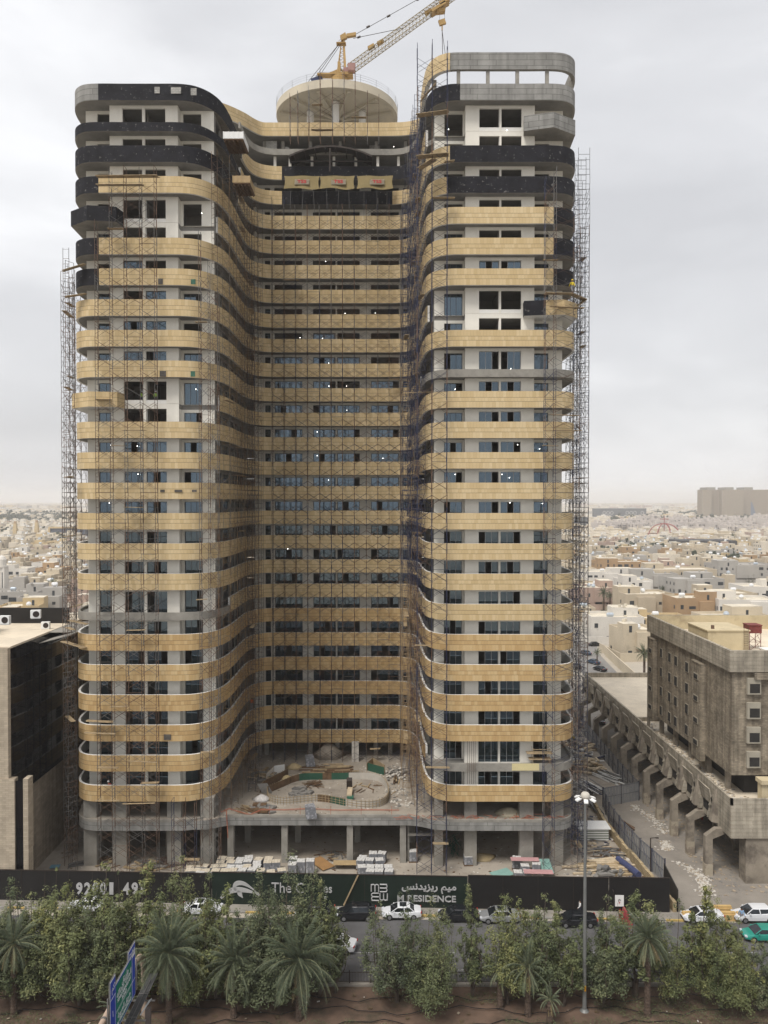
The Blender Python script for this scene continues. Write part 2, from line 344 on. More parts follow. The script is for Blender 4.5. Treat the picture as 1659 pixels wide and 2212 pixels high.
def tb(b,name,mats,label=None,smooth=False,kind=None):
    o=b.build(name,mats,smooth=smooth); T(o)
    if label: o['label']=label
    if kind: o['kind']=kind
    return o
def tband(*a,**k):
    o=band(*a[:5],None,**k); return T(o)
BL,BK,BG='bare black parapet still without stone','bare black parapet still without stone','bare grey concrete parapet'
THIN='bare grey slab edge without a parapet'
for k in range(24):
    z0,z1=zb(k),zb(k)+BH; st=A if k<=5 else G  # lower bands deeper amber: own tile tone plus weaker sky light put into colour
    ts=z0+1.0
    if k in(0,2,3,4,5,7,8,9,10,11,12,15): tband(0,SEND,z0,z1,st)
    elif k==1:
        tband(0,S_SR(103),z0,z1,st); tband(S_SR(103),SEND,z0,ts,C_,label=THIN)
    elif k==6: tband(0,S_SL(106),z0,ts,C_,label=THIN); tband(S_SL(106),SEND,z0,z1,st)
    elif k==14: tband(0,S_SR(112),z0,z1,st); tband(S_SR(112),SEND,z0,ts,C_,label=THIN)
    elif k==13: tband(S_SL(102.2),SEND,z0,z1,st)
    elif k==16: tband(0,S_SR(102.2),z0,z1,st)
    elif k in(17,18):
        tband(0,S_L(-36.4),z0,z1,K,label=BL); tband(S_L(-36.4),S_R(21.3),z0,z1,st,out=.05); tband(S_R(21.3),SEND,z0,z1,K,label=BL)
    elif k==19: tband(S_SL(101.8),S_R(21.3),z0,z1,st,out=.05); tband(S_R(21.3),SEND,z0,z1,K,label=BL)
    elif k==20: tband(0,S_L(-36.6),z0,z1,K,label=BL); tband(S_L(-36.6),S_R(8.1),z0,z1,st,out=.05); tband(S_R(8.1),SEND,z0,z1,K,label=BL)
    elif k==21: tband(0,S_SL(112),z0,z1,K,label=BL); tband(S_SL(112),S_R(8.3),z0,z1,st,out=.05); tband(S_R(8.3),SEND,z0,z1,K,label=BL)
    elif k==22:
        tband(0,S_SL(114),z0,z0+1.15,K,label='bare black slab edge'); tband(S_SL(114),S_C(-16.3),z0,z1,st,out=.05)
        tband(S_C(-16.3),S_C(1.1),z0,z1,K,label=BL); tband(S_C(1.1),S_SR(103),z0,z1,st,out=.05)
    elif k==23:
        tband(0,S_L(-36.8),z0,z1,P_,label=BG); tband(S_L(-36.8),S_SL(115),z0,z1,K,label=BL); tband(S_SL(115),S_C(-16.3),z0,z1,st,out=.05)
        tband(S_C(-16.3),S_R(9.4),z0,z1,K,label=BL); tband(S_R(9.4),SEND,z0,z1,P_,label=BG)
tband(S_SL(113.5),S_SR(110),zb(24),zb(24)+.95,C_,label=THIN)
# level 24: open ring beam of the right wing, on square posts
tband(S_SR(112),S_R(8.2),zb(24),zb(24)+2.15,G,thick=.5,out=.05); tband(S_R(8.2),SEND,zb(24),zb(24)+2.15,P_,thick=.5,label='bare grey concrete ring beam')
# roof band over the recess
ROOFZ=CAM_H+57.8
rc=catmull([(-28.5,114.2),(-26,115.6),(-23.7,117.3),(-21.6,119.6),(-20.3,121.6),(-19.3,122.6),(-18.4,122.75),(-12,122.75),(-6,122.75),(1,122.75),(4.2,122.3),(6.5,120.5),(8.5,118.5)],5)
b=MB(); s=0
for p,q in zip(rc,rc[1:]):
    l=(q-p).length; n=Vector((q.y-p.y,-(q.x-p.x))).normalized()*.3; pi,qi=p-n,q-n
    b.face([(p.x,p.y,ROOFZ),(q.x,q.y,ROOFZ),(q.x,q.y,ROOFZ+2.1),(p.x,p.y,ROOFZ+2.1)],0,[(s,0),(s+l,0),(s+l,2.1),(s,2.1)]); s+=l
    b.face([(qi.x,qi.y,ROOFZ),(pi.x,pi.y,ROOFZ),(pi.x,pi.y,ROOFZ+2.1),(qi.x,qi.y,ROOFZ+2.1)],1,[(0,0)]*4)
    b.face([(p.x,p.y,ROOFZ+2.1),(q.x,q.y,ROOFZ+2.1),(qi.x,qi.y,ROOFZ+2.1),(pi.x,pi.y,ROOFZ+2.1)],1,[(0,0)]*4)
    b.face([(p.x,p.y,ROOFZ),(pi.x,pi.y,ROOFZ),(qi.x,qi.y,ROOFZ),(q.x,q.y,ROOFZ)],1,[(0,0)]*4)
tb(b,'roof_parapet',[G,M_['plaster2']])
b=MB(); b.prism([(p.x,p.y+.3) for p in rc]+[(8.5,148),(-28.5,148)],ROOFZ+.1,ROOFZ+.6); tb(b,'roof_slab',M_['soff'])
# floor slabs following the curve
def inset(d): return [(CV[i]-CT[i]*d) for i in range(0,CN,1)]
full=[(p.x,p.y) for p in inset(.26)]
SX0,SX1=-22.2,7.0
for k in range(25):
    z=zb(k)+.03
    if k==24:
        poly=[(-22,148)]+[(p.x,p.y) for p,s in zip(inset(.26),CS) if S_SL(114)<=s<=S_SR(111)]+[(7,148)]
        b=MB(); b.prism(poly,z,z+.7); tb(b,'floor_slab',M_['soff']); continue
    poly=full
    if k in(13,19): # left front slab stops at the wall
        poly=[(-38.8,148),(-38.8,101.4),(-35.5,101.4),(-35.4,100.1),(-26.6,100.1),(-26.6,101.5),(-22.4,101.7)]+[(p.x,p.y) for p,s in zip(inset(.26),CS) if s>S_SL(102.4)]
    if k in(16,22):
        poly=[(p.x,p.y) for p,s in zip(inset(.26),CS) if s<S_SR(102.4)]+[(6.8,101.6),(10.5,101.5),(10.5,100.1),(19.4,100.1),(19.4,101.5),(23.3,101.4),(23.3,148)]
    b=MB(); b.prism(poly,z,z+.62); tb(b,'floor_slab',M_['soff'])
# projecting pointed balconies on the double-height floors
def wedge(k,pts,m,split=None,label=None,back=()):
    z0=zb(k); b=MB(); s=0; 
    for (p,q) in zip(pts,pts[1:]):
        l=math.dist(p,q); mm=0 if split is None else split[pts.index(p)]
        b.face([(p[0],p[1],z0),(q[0],q[1],z0),(q[0],q[1],z0+BH-.2),(p[0],p[1],z0+BH-.2)],mm,[(s,0),(s+l,0),(s+l,2.05),(s,2.05)]); s+=l
        cx,cy=sum(a[0] for a in pts)/len(pts),sum(a[1] for a in pts)/len(pts)+1
        ins=lambda a:(a[0]+(cx-a[0])*.07,a[1]+(cy-a[1])*.12)
        pi,qi=ins(p),ins(q); zt=z0+BH-.2
        b.face([(p[0],p[1],zt),(q[0],q[1],zt),(qi[0],qi[1],zt),(pi[0],pi[1],zt)],2,[(0,0)]*4); b.face([(qi[0],qi[1],z0+.6),(pi[0],pi[1],z0+.6),(pi[0],pi[1],zt),(qi[0],qi[1],zt)],2,[(0,0)]*4)
    q_=list(pts)+list(back); b.face([(p[0],p[1],z0) for p in q_][::-1],2,[(0,0)]*len(q_)); b.face([(p[0],p[1],z0+.6) for p in q_],2,[(0,0)]*len(q_))
    return tb(b,'pointed_balcony',m,label)
LBK=[(-33.6,101.2),(-38.7,101.25),(-38.7,109)]; RBK=[(23.1,109),(23.1,101.25),(18.0,101.2)]
LW=[(-40.95,109),(-40.3,99.5),(-37.4,97.4),(-33.9,97.9),(-33.6,99.95)]
wedge(13,LW,[G,A,M_['plaster2']],label='pointed corner balcony clad in gold stone',back=LBK); wedge(19,LW,[K,K,M_['conc']],label='pointed corner balcony in bare black',back=LBK)
RW=[(18.3,100.2),(18.5,98.6),(22.6,97.6),(25.5,104.2),(25.3,118)]
wedge(22,[(18.0,99.95),(17.8,98.5),(21.4,97.5),(24.6,99.6),(25.2,109)],[P_,P_,M_['conc']],label='pointed corner balcony in bare grey concrete',back=RBK)
wedge(16,[(18.0,99.95),(17.9,98.6),(20.6,98.15),(22.9,97.9),(25.0,99.9),(25.2,109)],[K,G,M_['plaster2']],split=[0,0,1,1,1],label='pointed corner balcony half black, half clad in stone',back=RBK)
# ---------------- walls with real openings, windows
PL=M_['plaster']; FR=M_['frame']; GLS=M_['glass']
smallwin=MB(); nwin=0
def window(x0,x1,y,z0,z1,k,big,axis='x',glazed=None,npane=None):
    """framed sliding window filling an opening"""
    global nwin
    w=x1-x0; n=npane or max(2,round(w/.85)); g=RND.random() if glazed is None else glazed
    b=MB() if big else smallwin; pb=MB() if big else smallwin; fm=0; gm=0 if big else 1
    t=.055; dark=(k<14)
    def bx(B,a0,a1,d0,d1,c0,c1,m):
        if axis=='x': B.box(a0,y+d0,c0,a1,y+d1,c1,m)
        else: B.box(y+d0,a0,c0,y+d1,a1,c1,m)
    bx(b,x0,x1,.1,.2,z0,z0+t,fm); bx(b,x0,x1,.1,.2,z1-t,z1,fm); bx(b,x0,x0+t,.1,.2,z0+t,z1-t,fm); bx(b,x1-t,x1,.1,.2,z0+t,z1-t,fm)
    skip=None
    if g<.55 and n>=3: skip={RND.randrange(n)}
    elif g<.75: skip=set()
    elif g<.85: skip={RND.randrange(n)}
    else: skip=set()
    iw=(w-2*t)/n
    for i in range(n):
        a=x0+t+i*iw
        if i: bx(b,a-.03,a+.03,.11+.02*(i%2),.16+.02*(i%2),z0+t,z1-t,fm)
        if i in skip: continue
        d=.14+.02*(i%2); bx(pb,a+.031,a+iw-.031,d-.008,d+.008,z0+t,z1-t,gm)
    if big:
        o=tb(b,'window',M_['framel'] if big==2 else FR); p=pb.build('glass_pane',GLS,o); nwin+=1
def wallx(y,x0,x1,z0,z1,ops,parent_b,depth=.3):
    """wall in a plane y=const with openings (a,b,za,zb)"""
    B=parent_b; xs=x0
    for (a,bb,za,zt) in sorted(ops):
        if a>xs: B.box(xs,y,z0,a,y+depth,z1)
        if zt<z1: B.box(a,y,zt,bb,y+depth,z1)
        if za>z0: B.box(a,y,z0,bb,y+depth,za)
        xs=bb
    if xs<x1: B.box(xs,y,z0,x1,y+depth,z1)
def glz(k,big=False): # share of openings already glazed, by floor
    return RND.random() < (0.0 if k>=19 else .35 if k>=17 else .75 if k>=15 else 1.0)
for k in range(0,24):
    F=zb(k)+.66; Cg=zb(k+1)+.03; wt=Cg-.38; wb=MB()
    if k==23: # only the recess goes up to level 24
        Cg=zb(24)+.03
    dbl=(k+1 in(13,19)); dblr=(k+1 in(16,22))   # floors whose ceiling slab is set back
    # left wing
    if k<23:
        opL=[(-33.75,-31.2),(-30.85,-28.2)]
        low=F+.02
        wallx(99.9,-35.4,-26.6,F,Cg+(.6 if dbl else 0),[(a,c,low,Cg-.02 if dbl else wt) for a,c in opL],wb)
        wallx(101.3,-39.0,-35.4,F,Cg,[(-37.5,-35.65,low,wt)],wb); wb.box(-35.4,100.2,F,-35.15,101.6,Cg); wb.box(-26.85,100.2,F,-26.6,101.6,Cg)
        wallx(101.3,-26.6,-22.3,F,Cg,[(-26.3,-23.9,low,wt)],wb)
        if not(dbl or k in(13,19)) or k==13:
            pass
        for i,(a,c) in enumerate(opL):
            if (k in(12,18,19,13)): continue
            if glz(k): window(a,c,100.05,low,wt,k,1)
        if k not in(18,): 
            if glz(k): window(-26.3,-23.9,101.4,low,wt,k,1 if k<12 else 0)
        if glz(k): window(-37.5,-35.65,101.4,low,wt,k,0)
        # right wing
        opR=[(12.3,14.9),(15.15,17.75)]
        wallx(99.9,10.5,19.45,F,Cg+(.6 if dblr else 0),[(a,c,low,Cg-.02 if dblr else wt) for a,c in opR],wb)
        wallx(101.3,6.6,10.5,F,Cg,[(7.9,10.3,low,wt)],wb); wb.box(10.5,100.2,F,10.75,101.6,Cg); wb.box(19.2,100.2,F,19.45,101.6,Cg)
        wallx(101.3,19.45,23.4,F,Cg,[(19.7,21.6,low,wt)],wb)
        for i,(a,c) in enumerate(opR):
            if k in(15,16,21,22): continue
            if RND.random()<(1.0 if k<18 else .5 if k<19 else 0): window(a,c,100.05,low,wt,k,2)
        if RND.random()<(1 if k<19 else 0): window(7.9,10.3,101.4,low,wt,k,2 if k<12 else 0)
        if RND.random()<(1 if k<18 else 0): window(19.7,21.6,101.4,low,wt,k,0)
    # recess wall
    if k<23:
        opC=[(-19.3,-18.4),(-17.75,-13.25),(-11.5,-7.85),(-7.6,-3.95),(-2.1,2.4),(3.1,3.9)]
        wallx(125.0,-20.5,4.4,F,Cg,[(a,c,F+.02,wt) for a,c in opC],wb)
        wb.box(-20.9,123.9,F,-20.5,125.3,Cg) if k<23 else None
        for a,c in opC:
            if glz(k+1): window(a,c,125.15,F+.02,wt,k,0,npane=(1 if c-a<1.2 else 5 if c-a>4 else 4))
    else:
        for x in(-17.6,-15.2,-11.7,-8.2,-4.7,-1.2,2.1): wb.box(x,123.4,F,x+.42,123.8,Cg)
    # side walls of the two wings facing the recess, and outer flanks
    top=Cg
    if k<23:
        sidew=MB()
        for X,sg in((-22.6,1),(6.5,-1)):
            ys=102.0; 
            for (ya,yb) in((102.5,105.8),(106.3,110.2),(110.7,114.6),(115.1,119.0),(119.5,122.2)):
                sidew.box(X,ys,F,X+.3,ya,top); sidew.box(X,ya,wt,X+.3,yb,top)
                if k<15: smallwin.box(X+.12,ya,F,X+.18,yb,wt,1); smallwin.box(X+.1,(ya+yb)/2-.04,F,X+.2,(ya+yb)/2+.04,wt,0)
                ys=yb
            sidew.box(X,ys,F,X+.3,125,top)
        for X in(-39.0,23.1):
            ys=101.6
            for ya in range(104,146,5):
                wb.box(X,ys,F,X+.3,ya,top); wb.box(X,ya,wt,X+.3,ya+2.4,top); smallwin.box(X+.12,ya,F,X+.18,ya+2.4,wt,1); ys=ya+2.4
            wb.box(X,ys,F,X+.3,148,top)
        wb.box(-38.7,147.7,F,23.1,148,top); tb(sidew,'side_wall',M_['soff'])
    tb(wb,'wall',PL if k not in(21,) else PL)
# spandrels and posts in the tall openings
b=MB()
for k,xs in((13,(-33.75,-28.2)),(19,(-33.75,-28.2)),(16,(12.3,17.75)),(22,(12.3,17.75))):
    b.box(xs[0]-.0,99.97,zb(k)+.02,xs[1],100.12,zb(k)+1.15)
    b.box((xs[0]+xs[1])/2-.16,100.16,zb(k-1)+.66,(xs[0]+xs[1])/2+.16,100.5,zb(k+1)+.02)
tb(b,'spandrel_beam',M_['plaster2'])
tb(smallwin,'window',[FR,GLS],'the remaining windows, small or far back in the recess',kind='stuff')
# inner rooms: core walls behind the openings
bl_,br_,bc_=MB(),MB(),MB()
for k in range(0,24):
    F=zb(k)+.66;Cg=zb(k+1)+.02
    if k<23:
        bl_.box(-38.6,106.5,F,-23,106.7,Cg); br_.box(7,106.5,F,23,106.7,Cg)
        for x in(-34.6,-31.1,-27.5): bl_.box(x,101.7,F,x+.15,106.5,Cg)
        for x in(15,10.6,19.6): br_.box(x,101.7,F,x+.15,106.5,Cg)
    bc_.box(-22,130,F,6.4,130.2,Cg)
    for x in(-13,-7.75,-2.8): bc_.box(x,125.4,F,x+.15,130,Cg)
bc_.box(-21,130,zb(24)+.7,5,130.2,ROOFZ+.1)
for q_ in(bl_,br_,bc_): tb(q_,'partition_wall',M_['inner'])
# roof posts of the ring, posts under the roof band, blockwork
def post_(*q): b=MB(); b.box(*q); tb(b,'roof_column',M_['conc'])
for x in(9.5,13.25,17.0,20.8): post_(x-.22,98.75,zb(23)+BH-.3,x+.22,99.15,zb(24))
post_(6.35,101.0,zb(23)+1,6.85,101.6,zb(24)); post_(24.2,101.2,zb(23)+1,24.7,101.7,zb(24)); post_(5.7,107,zb(23)+1,6.1,107.5,zb(24))
for y in(110,118,126,134,142): post_(24.6,y,zb(23)+1,25.0,y+.4,zb(24))
for x in(-19.5,-16.5,-12.1,-7.3,-1.5,3.2): post_(x,124.5,zb(24)+.7,x+.5,125,ROOFZ)
bm_=block_mat('pale_blockwork',(.40,.39,.36),(.22,.21,.20),.45,.22,.02,.15,.9)
b=MB(); b.box(-18.9,124.2,zb(24)+.7,-17.2,124.5,zb(24)+2.9); b.box(-11.2,126,zb(24)+.7,-9,126.3,ROOFZ); b.box(-2.4,126,zb(24)+.7,-.6,126.3,ROOFZ)
b.box(-16.4,124.2,zb(24)+.7,-15,124.5,zb(24)+1.3); b.box(-15.9,124.2,zb(24)+1.3,-15.2,124.5,zb(24)+1.9)
tb(b,'block_infill',bm_)
# patches in the bands: service openings, exposed blocks, yellow primer
b=MB()
def patch(B,fx0,fy0,fx1,fy1,y,m=0,t=.03):
    a=onY(fx0,fy0,y);c=onY(fx1,fy1,y); B.box(a.x,y-t,c.z,c.x,y+.05,a.z,m)
for q in((604,340,624,365),(668,341,707,366),(745,345,768,372)): patch(b,*q,98.5,0,.04)
for q in((640,2869,668,2890),): patch(b,*q,98.5,1,.04)
for q in((626,1913,643,1922),(682,1913,711,1922),(750,1913,768,1922)): patch(b,*q,98.5,1,.04)
for q in((624,1449,648,1471),): patch(b,*q,98.5,1,.04)
for q in((618,1088,636,1110),): patch(b,*q,98.45,1,.04)
for q in((746,1091,764,1110),(745,1450,762,1471)): patch(b,*q,98.45,2,.06)
patch(b,2000,2983,2106,3010,98.52,3,.02)
tb(b,'service_opening',[bm_,mat('grey_cavity',(.10,.09,.08),.9,.4,3),mat('green_block_patch',(.05,.13,.09),.9,.4,3),mat('pale_yellow_primer',(.62,.54,.30),.85,.05,1)])
# reinforcing bars hanging down the right wing
b=MB()
for fx in(1826,1834,1842,1849,1856): 
    a=onY(fx,2896,98.3);c=onY(fx,3063,98.3); b.tube(a,c,.03,4)
tb(b,'hanging_steel_bar',M_['rust'])
# ---------------- podium
PODZ0,PODZ1=5.1,6.3
pod=[(-41.2,150),(-41.2,104)]+[(p.x,p.y) for p,s in zip(CV,CS) if S_L(-40.8)-4<s<S_L(-24.5)]+[(-23,98.9),(-21.6,99.6),(-20.2,100.2),(3.2,100.2),(4.6,99.9),(6.5,98.9)]+[(p.x,p.y) for p,s in zip(CV,CS) if S_R(8.2)<s<S_RR(104)]+[(25.3,104),(25.3,150)]
pod=[q for i,q in enumerate(pod) if i==0 or math.dist(q,pod[i-1])>.05]
b=MB(); b.prism(pod,PODZ0,PODZ1,0,mside=1); tb(b,'podium_slab',[M_['deck'],M_['concp']])
b=MB()
for xs in((-41.1,-22),(6.9,25.2)):
    pts=[(p.x,p.y) for p in CV if xs[0]<=p.x<=xs[1] and p.y<101.2]
    for p,q in zip(pts,pts[1:]): b.prism([(p[0],p[1]-.02),(q[0],q[1]-.02),(q[0],q[1]+.2),(p[0],p[1]+.2)],PODZ1-.1,PODZ1+.22)
b.box(-21,100.16,PODZ1-.15,3.5,100.5,PODZ1+.18)
tb(b,'podium_upstand',M_['conc'])
CX=[(-39.2,-37.5),(-35.4,-33.6),(-28.3,-26.5),(-23.9,-22.2),(6.6,7.7),(10.5,12.1),(17.7,19.5),(21.8,23.4)]
for x0,x1 in CX:
    for z0,z1 in((0,PODZ0),(PODZ1,zb(0)+.03)): 
        b=MB(); b.box(x0,99.7,z0,x1,100.9,z1); tb(b,'column',M_['conc'])
for x in(-20.2,-13.1,-4.5,2.5):
    b=MB(); b.box(x-.4,100.5,0,x+.4,101.5,PODZ0); tb(b,'column',M_['conc'])
for x in(-19,-12,-3.7,3.9): b=MB(); b.box(x-.4,106.5,0,x+.4,107.3,PODZ0); tb(b,'column',M_['conc'])
for x in(-20.3,-19.1,-12,-7.6,-1.3,1,4.3): b=MB(); b.box(x-.35,124.6,PODZ1,x+.35,125.6,zb(0)+.03); tb(b,'column',M_['conc'])
for y in(104,110,116,122):
    for x in(-22.6,6.6): b=MB(); b.box(x-.3,y,PODZ1,x+.4,y+.9,zb(0)+.03); tb(b,'column',M_['conc'])
b=MB()
for x0,x1 in((-38.6,-23.5),(8,22.8)): b.box(x0,108,PODZ1,x1,108.2,zb(0)); b.box(x0,112,0,x1,112.2,PODZ0)
b.box(-22,132,PODZ1,6,132.2,zb(0)); b.box(-22,113,0,6,113.2,PODZ0); b.box(-31,101.5,PODZ1,-30,102.3,zb(0)); b.box(13.6,105,PODZ1,13.9,108,zb(0))
for x in (-23.2,-34,-29): b.box(x,101.5,0,x+.2,112,PODZ0)
b.box(-40.8,112,0,-38.6,112.2,PODZ0)
tb(b,'basement_wall',M_['inner'])
b=MB(); b.box(3.1,101.0,0,3.35,101.3,PODZ0); b.box(3.1,100.9,3.4,6.6,101.3,3.7); tb(b,'doorway_frame',M_['conc'])
# ---------------- round roof canopy
cx,cy,cr_=-8.45,140.0,10.9; zs=CAM_H+68.8
canopy=MB(); canopy.lathe((cx,cy,zs),[(cr_-.7,.12),(cr_-.45,0),(cr_,0),(cr_,1.4),(cr_-.3,1.4),(cr_-.3,1.0)],72,0)
tb(canopy,'round_canopy',mat('beige_render',(.56,.50,.39),.9,.06,.3,spots=((.44,.40,.33),.18,.5,.2)),'round beige roof canopy raised on columns',smooth=False)
b=MB()
for k_ in range(6):
    a=math.pi*k_/6+.26; b.obox((cx,cy,zs-.1),(math.cos(a)*(cr_-.8),math.sin(a)*(cr_-.8),0),(-math.sin(a)*.28,math.cos(a)*.28,0),(0,0,.22))
tb(b,'canopy_beam',mat('beige_beam',(.50,.45,.35),.9,.05,.5))
for fx in(1212,1311,1415): 
    p=onY(fx,430,134+(0 if fx==1311 else 3)); b=MB(); b.tube((p.x,p.y,ROOFZ+.5),(p.x,p.y,zs),.62,16); tb(b,'canopy_column',mat('white_column_paint',(.66,.64,.6),.85,.05,1),smooth=True)
b=MB(); n=44
for i in range(n):
    a0=2*math.pi*i/n; a1=2*math.pi*(i+1)/n; p0=Vector((cx+cr_*math.cos(a0),cy+cr_*math.sin(a0),zs+1.4)); p1=Vector((cx+cr_*math.cos(a1),cy+cr_*math.sin(a1),zs+1.4))
    if i%2==0: b.tube(p0,p0+Vector((0,0,1.25)),.03)
    for h in(.4,.8,1.15): b.tube(p0+Vector((0,0,h)),p1+Vector((0,0,h)),.015)
tb(b,'canopy_guard_rail',M_['greyt'])
# dark curved steel canopy over level 24 with its post
b=MB(); yb_=121.0; arc=[]
for i in range(17):
    t=i/16; x=-14.9+13.0*t; arc.append((x,ROOFZ-2.6-1.55*(2*t-1)**2+.05))
for (xa,za),(xc,zc) in zip(arc,arc[1:]):
    b.face([(xa,yb_,za),(xc,yb_,zc),(xc,yb_,zc+.28),(xa,yb_,za+.28)]); b.face([(xa,yb_,za),(xa,yb_+3.4,za),(xc,yb_+3.4,zc),(xc,yb_,zc)][::-1]); b.face([(xa,yb_,za+.28),(xc,yb_,zc+.28),(xc,yb_+3.4,zc+.28),(xa,yb_+3.4,za+.28)])
for i in range(1,16,2): b.box(arc[i][0]-.06,yb_+.05,arc[i][1]-.25,arc[i][0]+.06,yb_+3.3,arc[i][1])
b.face([(x,yb_+.1,z) for x,z in arc]+[(-1.9,yb_+.1,ROOFZ-4.2),(-14.9,yb_+.1,ROOFZ-4.2)][:0]) if False else None
b.box(-14.9,yb_+1.5,ROOFZ-4.2,-1.9,yb_+1.7,ROOFZ-4.0)
b.tube((-8.45,yb_+.2,ROOFZ-2.7),(-8.45,yb_+.2,zb(23)+.6),.16,8)
tb(b,'curved_steel_awning',M_['steel'])
# ================================================================ SCAFFOLDING
def scaffold(name_label,frames,z0,z1,tube,planks=0,miss=.06,lift=1.95,mess=0,zlist=None,brace_both=True,near=0,group=None,r=.038,inner=True,cat='scaffold',hm=None):
    """frames: list of (inner point, outer point) in plan; one ladder-like frame stack per entry"""
    c=Vector((sum(f[0][0] for f in frames)/len(frames),sum(f[0][1] for f in frames)/len(frames),z0))
    root=empty('scaffold_tower',c,name_label,cat,group)
    inv=Matrix.Translation(-c)
    def part(b,n,m,lab=None):
        o=b.build(n,m); o.parent=root; o.matrix_parent_inverse=inv
        if lab:o['label']=lab
        return o
    zs_=lambda i:(zlist[i] if zlist else (z0,z1))
    for i,(a,b_) in enumerate(frames):
        za,zc=zs_(i); B=MB(); mats=tube if isinstance(tube,list) else [tube]
        a=Vector(a);b2=Vector(b_); jx=lambda:RND.uniform(-.03,.03)
        n=int((zc-za)/lift); z=za
        for j in range(n+1):
            zt=min(z+lift,zc+RND.uniform(0,.9) if j==n else z+lift); mi=RND.randrange(len(mats)) if hm is None or RND.random()<.25 else hm(z)
            B.tube((a.x+jx(),a.y,z),(a.x+jx(),a.y,zt),r,3,mi); B.tube((b2.x+jx(),b2.y,z),(b2.x+jx(),b2.y,zt),r,3,mi)
            for h in(.98*lift,.62*lift):
                if z+h<=zt: B.tube((a.x,a.y,z+h),(b2.x,b2.y,z+h),r*.8,3,mi)
            if z+lift<=zt+.01:
                m_=a.lerp(b2,.22); B.tube((m_.x,m_.y,z),(m_.x,m_.y,z+lift*.62),r*.7,3,mi)
            z=zt
        part(B,'ladder_frame',mats)
    for i in range(len(frames)-1):
        (a,b_),(c2,d_)=frames[i],frames[i+1]; za=max(zs_(i)[0],zs_(i+1)[0]); zc=min(zs_(i)[1],zs_(i+1)[1])
        if math.dist(b_,d_)>3.4: continue
        B=MB(); n=int((zc-za)/lift); mats=tube if isinstance(tube,list) else [tube]
        for j in range(n):
            z=za+j*lift; mi=RND.randrange(len(mats)) if hm is None or RND.random()<.25 else hm(z)
            for (p,q) in (((b_,d_),(a,c2)) if brace_both else ((b_,d_),)):
                if RND.random()<miss: continue
                B.tube((p[0],p[1],z+.35),(q[0],q[1],z+1.55),r*.62,3,mi); B.tube((p[0],p[1],z+1.55),(q[0],q[1],z+.35),r*.62,3,mi)
            if RND.random()<.12: B.tube((b_[0],b_[1],z+.98*lift),(d_[0],d_[1],z+.98*lift),r*.8,3,mi)
            for _ in range(mess):
                t1,t2=RND.random(),RND.random(); p=Vector(a).lerp(Vector(d_),t1); q=Vector(b_).lerp(Vector(c2),t2)
                B.tube((p.x,p.y,z+RND.uniform(0,2)),(q.x+RND.uniform(-.5,.5),q.y+RND.uniform(-.8,.8),z+RND.uniform(-.5,3)),r*.7,3,mi)
        part(B,'cross_brace',mats)
    for _ in range(planks):
        i=RND.randrange(len(frames)-1); (a,b_),(c2,d_)=frames[i],frames[i+1]
        za=max(zs_(i)[0],zs_(i+1)[0]); zc=min(zs_(i)[1],zs_(i+1)[1]); z=za+lift*RND.randrange(1,max(2,int((zc-za)/lift)))+.02
        B=MB(); p=Vector(a).lerp(Vector(b_),.5); q=Vector(c2).lerp(Vector(d_),.5); dd=(q-p)
        if dd.length<.1: continue
        dn=dd.normalized(); nn=Vector((-dn.y,dn.x)); mid=(p+q)/2+dn*RND.uniform(-.5,.5); hl=dd.length/2*RND.uniform(.9,1.6)
        B.obox((mid.x,mid.y,z),(dn.x*hl,dn.y*hl,RND.uniform(-.04,.04)),(nn.x*.3,nn.y*.3,0),(0,0,.03)); part(B,'walkway_plank',M_['plank'])
    return root
RU,BU,GR=M_['rust'],M_['bluet'],M_['greyt']
PLT=mat('tan_tube',(.24,.17,.10),.8,.2,1)
GRP='scaffolds standing against the tower'
fx=lambda f,y:(f*S-829.5)/FPX*y
def row(fxs,yo,yi): return [((fx(f,yo),yi),(fx(f,yo),yo)) for f in fxs]
SF_LEFT=scaffold('rusty scaffold covering the left wing front, five frames wide',row((375,432,489,550,607),96.9,98.0),.02,zb(20)+1.6,[RU,GR,RU],planks=10,zlist=[(.02,zb(18)+3),(.02,zb(20)+2.2),(.02,zb(20)+2.4),(.02,zb(20)+2.1),(.02,zb(20)+2.3)],group=GRP)
scaffold('narrow scaffold on the left wing where its front bends into the recess',row((779,815,851),96.9,98.1),.02,zb(18)+1.2,[RU,GR],planks=3,zlist=[(.02,zb(18)+2),(.02,zb(17)+2),(.02,zb(16)+3)],group=GRP)
scaffold('low scaffold between the columns of the left wing base',row((665,711,755),96.7,97.9),.02,9.4,[RU,BU],planks=1,group=GRP)
# left flank tower (free standing beside the wing), two rows
scaffold('tall grey scaffold tower standing free on the left flank',[((-40.9-1.1,y),(-42.8,y)) for y in(103,104.9,106.8,108.7)],.02,zb(18)+1.5,[GR,GR,RU],planks=8,zlist=[(.02,zb(18)+1.4),(.02,zb(18)-.5),(.02,zb(17)+2),(.02,zb(17))],group=GRP)
scaffold('second scaffold row hugging the left rounded corner',[((-41.6,103.2),(-42.0,102.9)),((-40.9,100.3),(-41.7,99.6)),((-39.6,98.6),(-40.2,97.4))],.02,zb(17)+2,[GR,RU],planks=7,group=GRP)
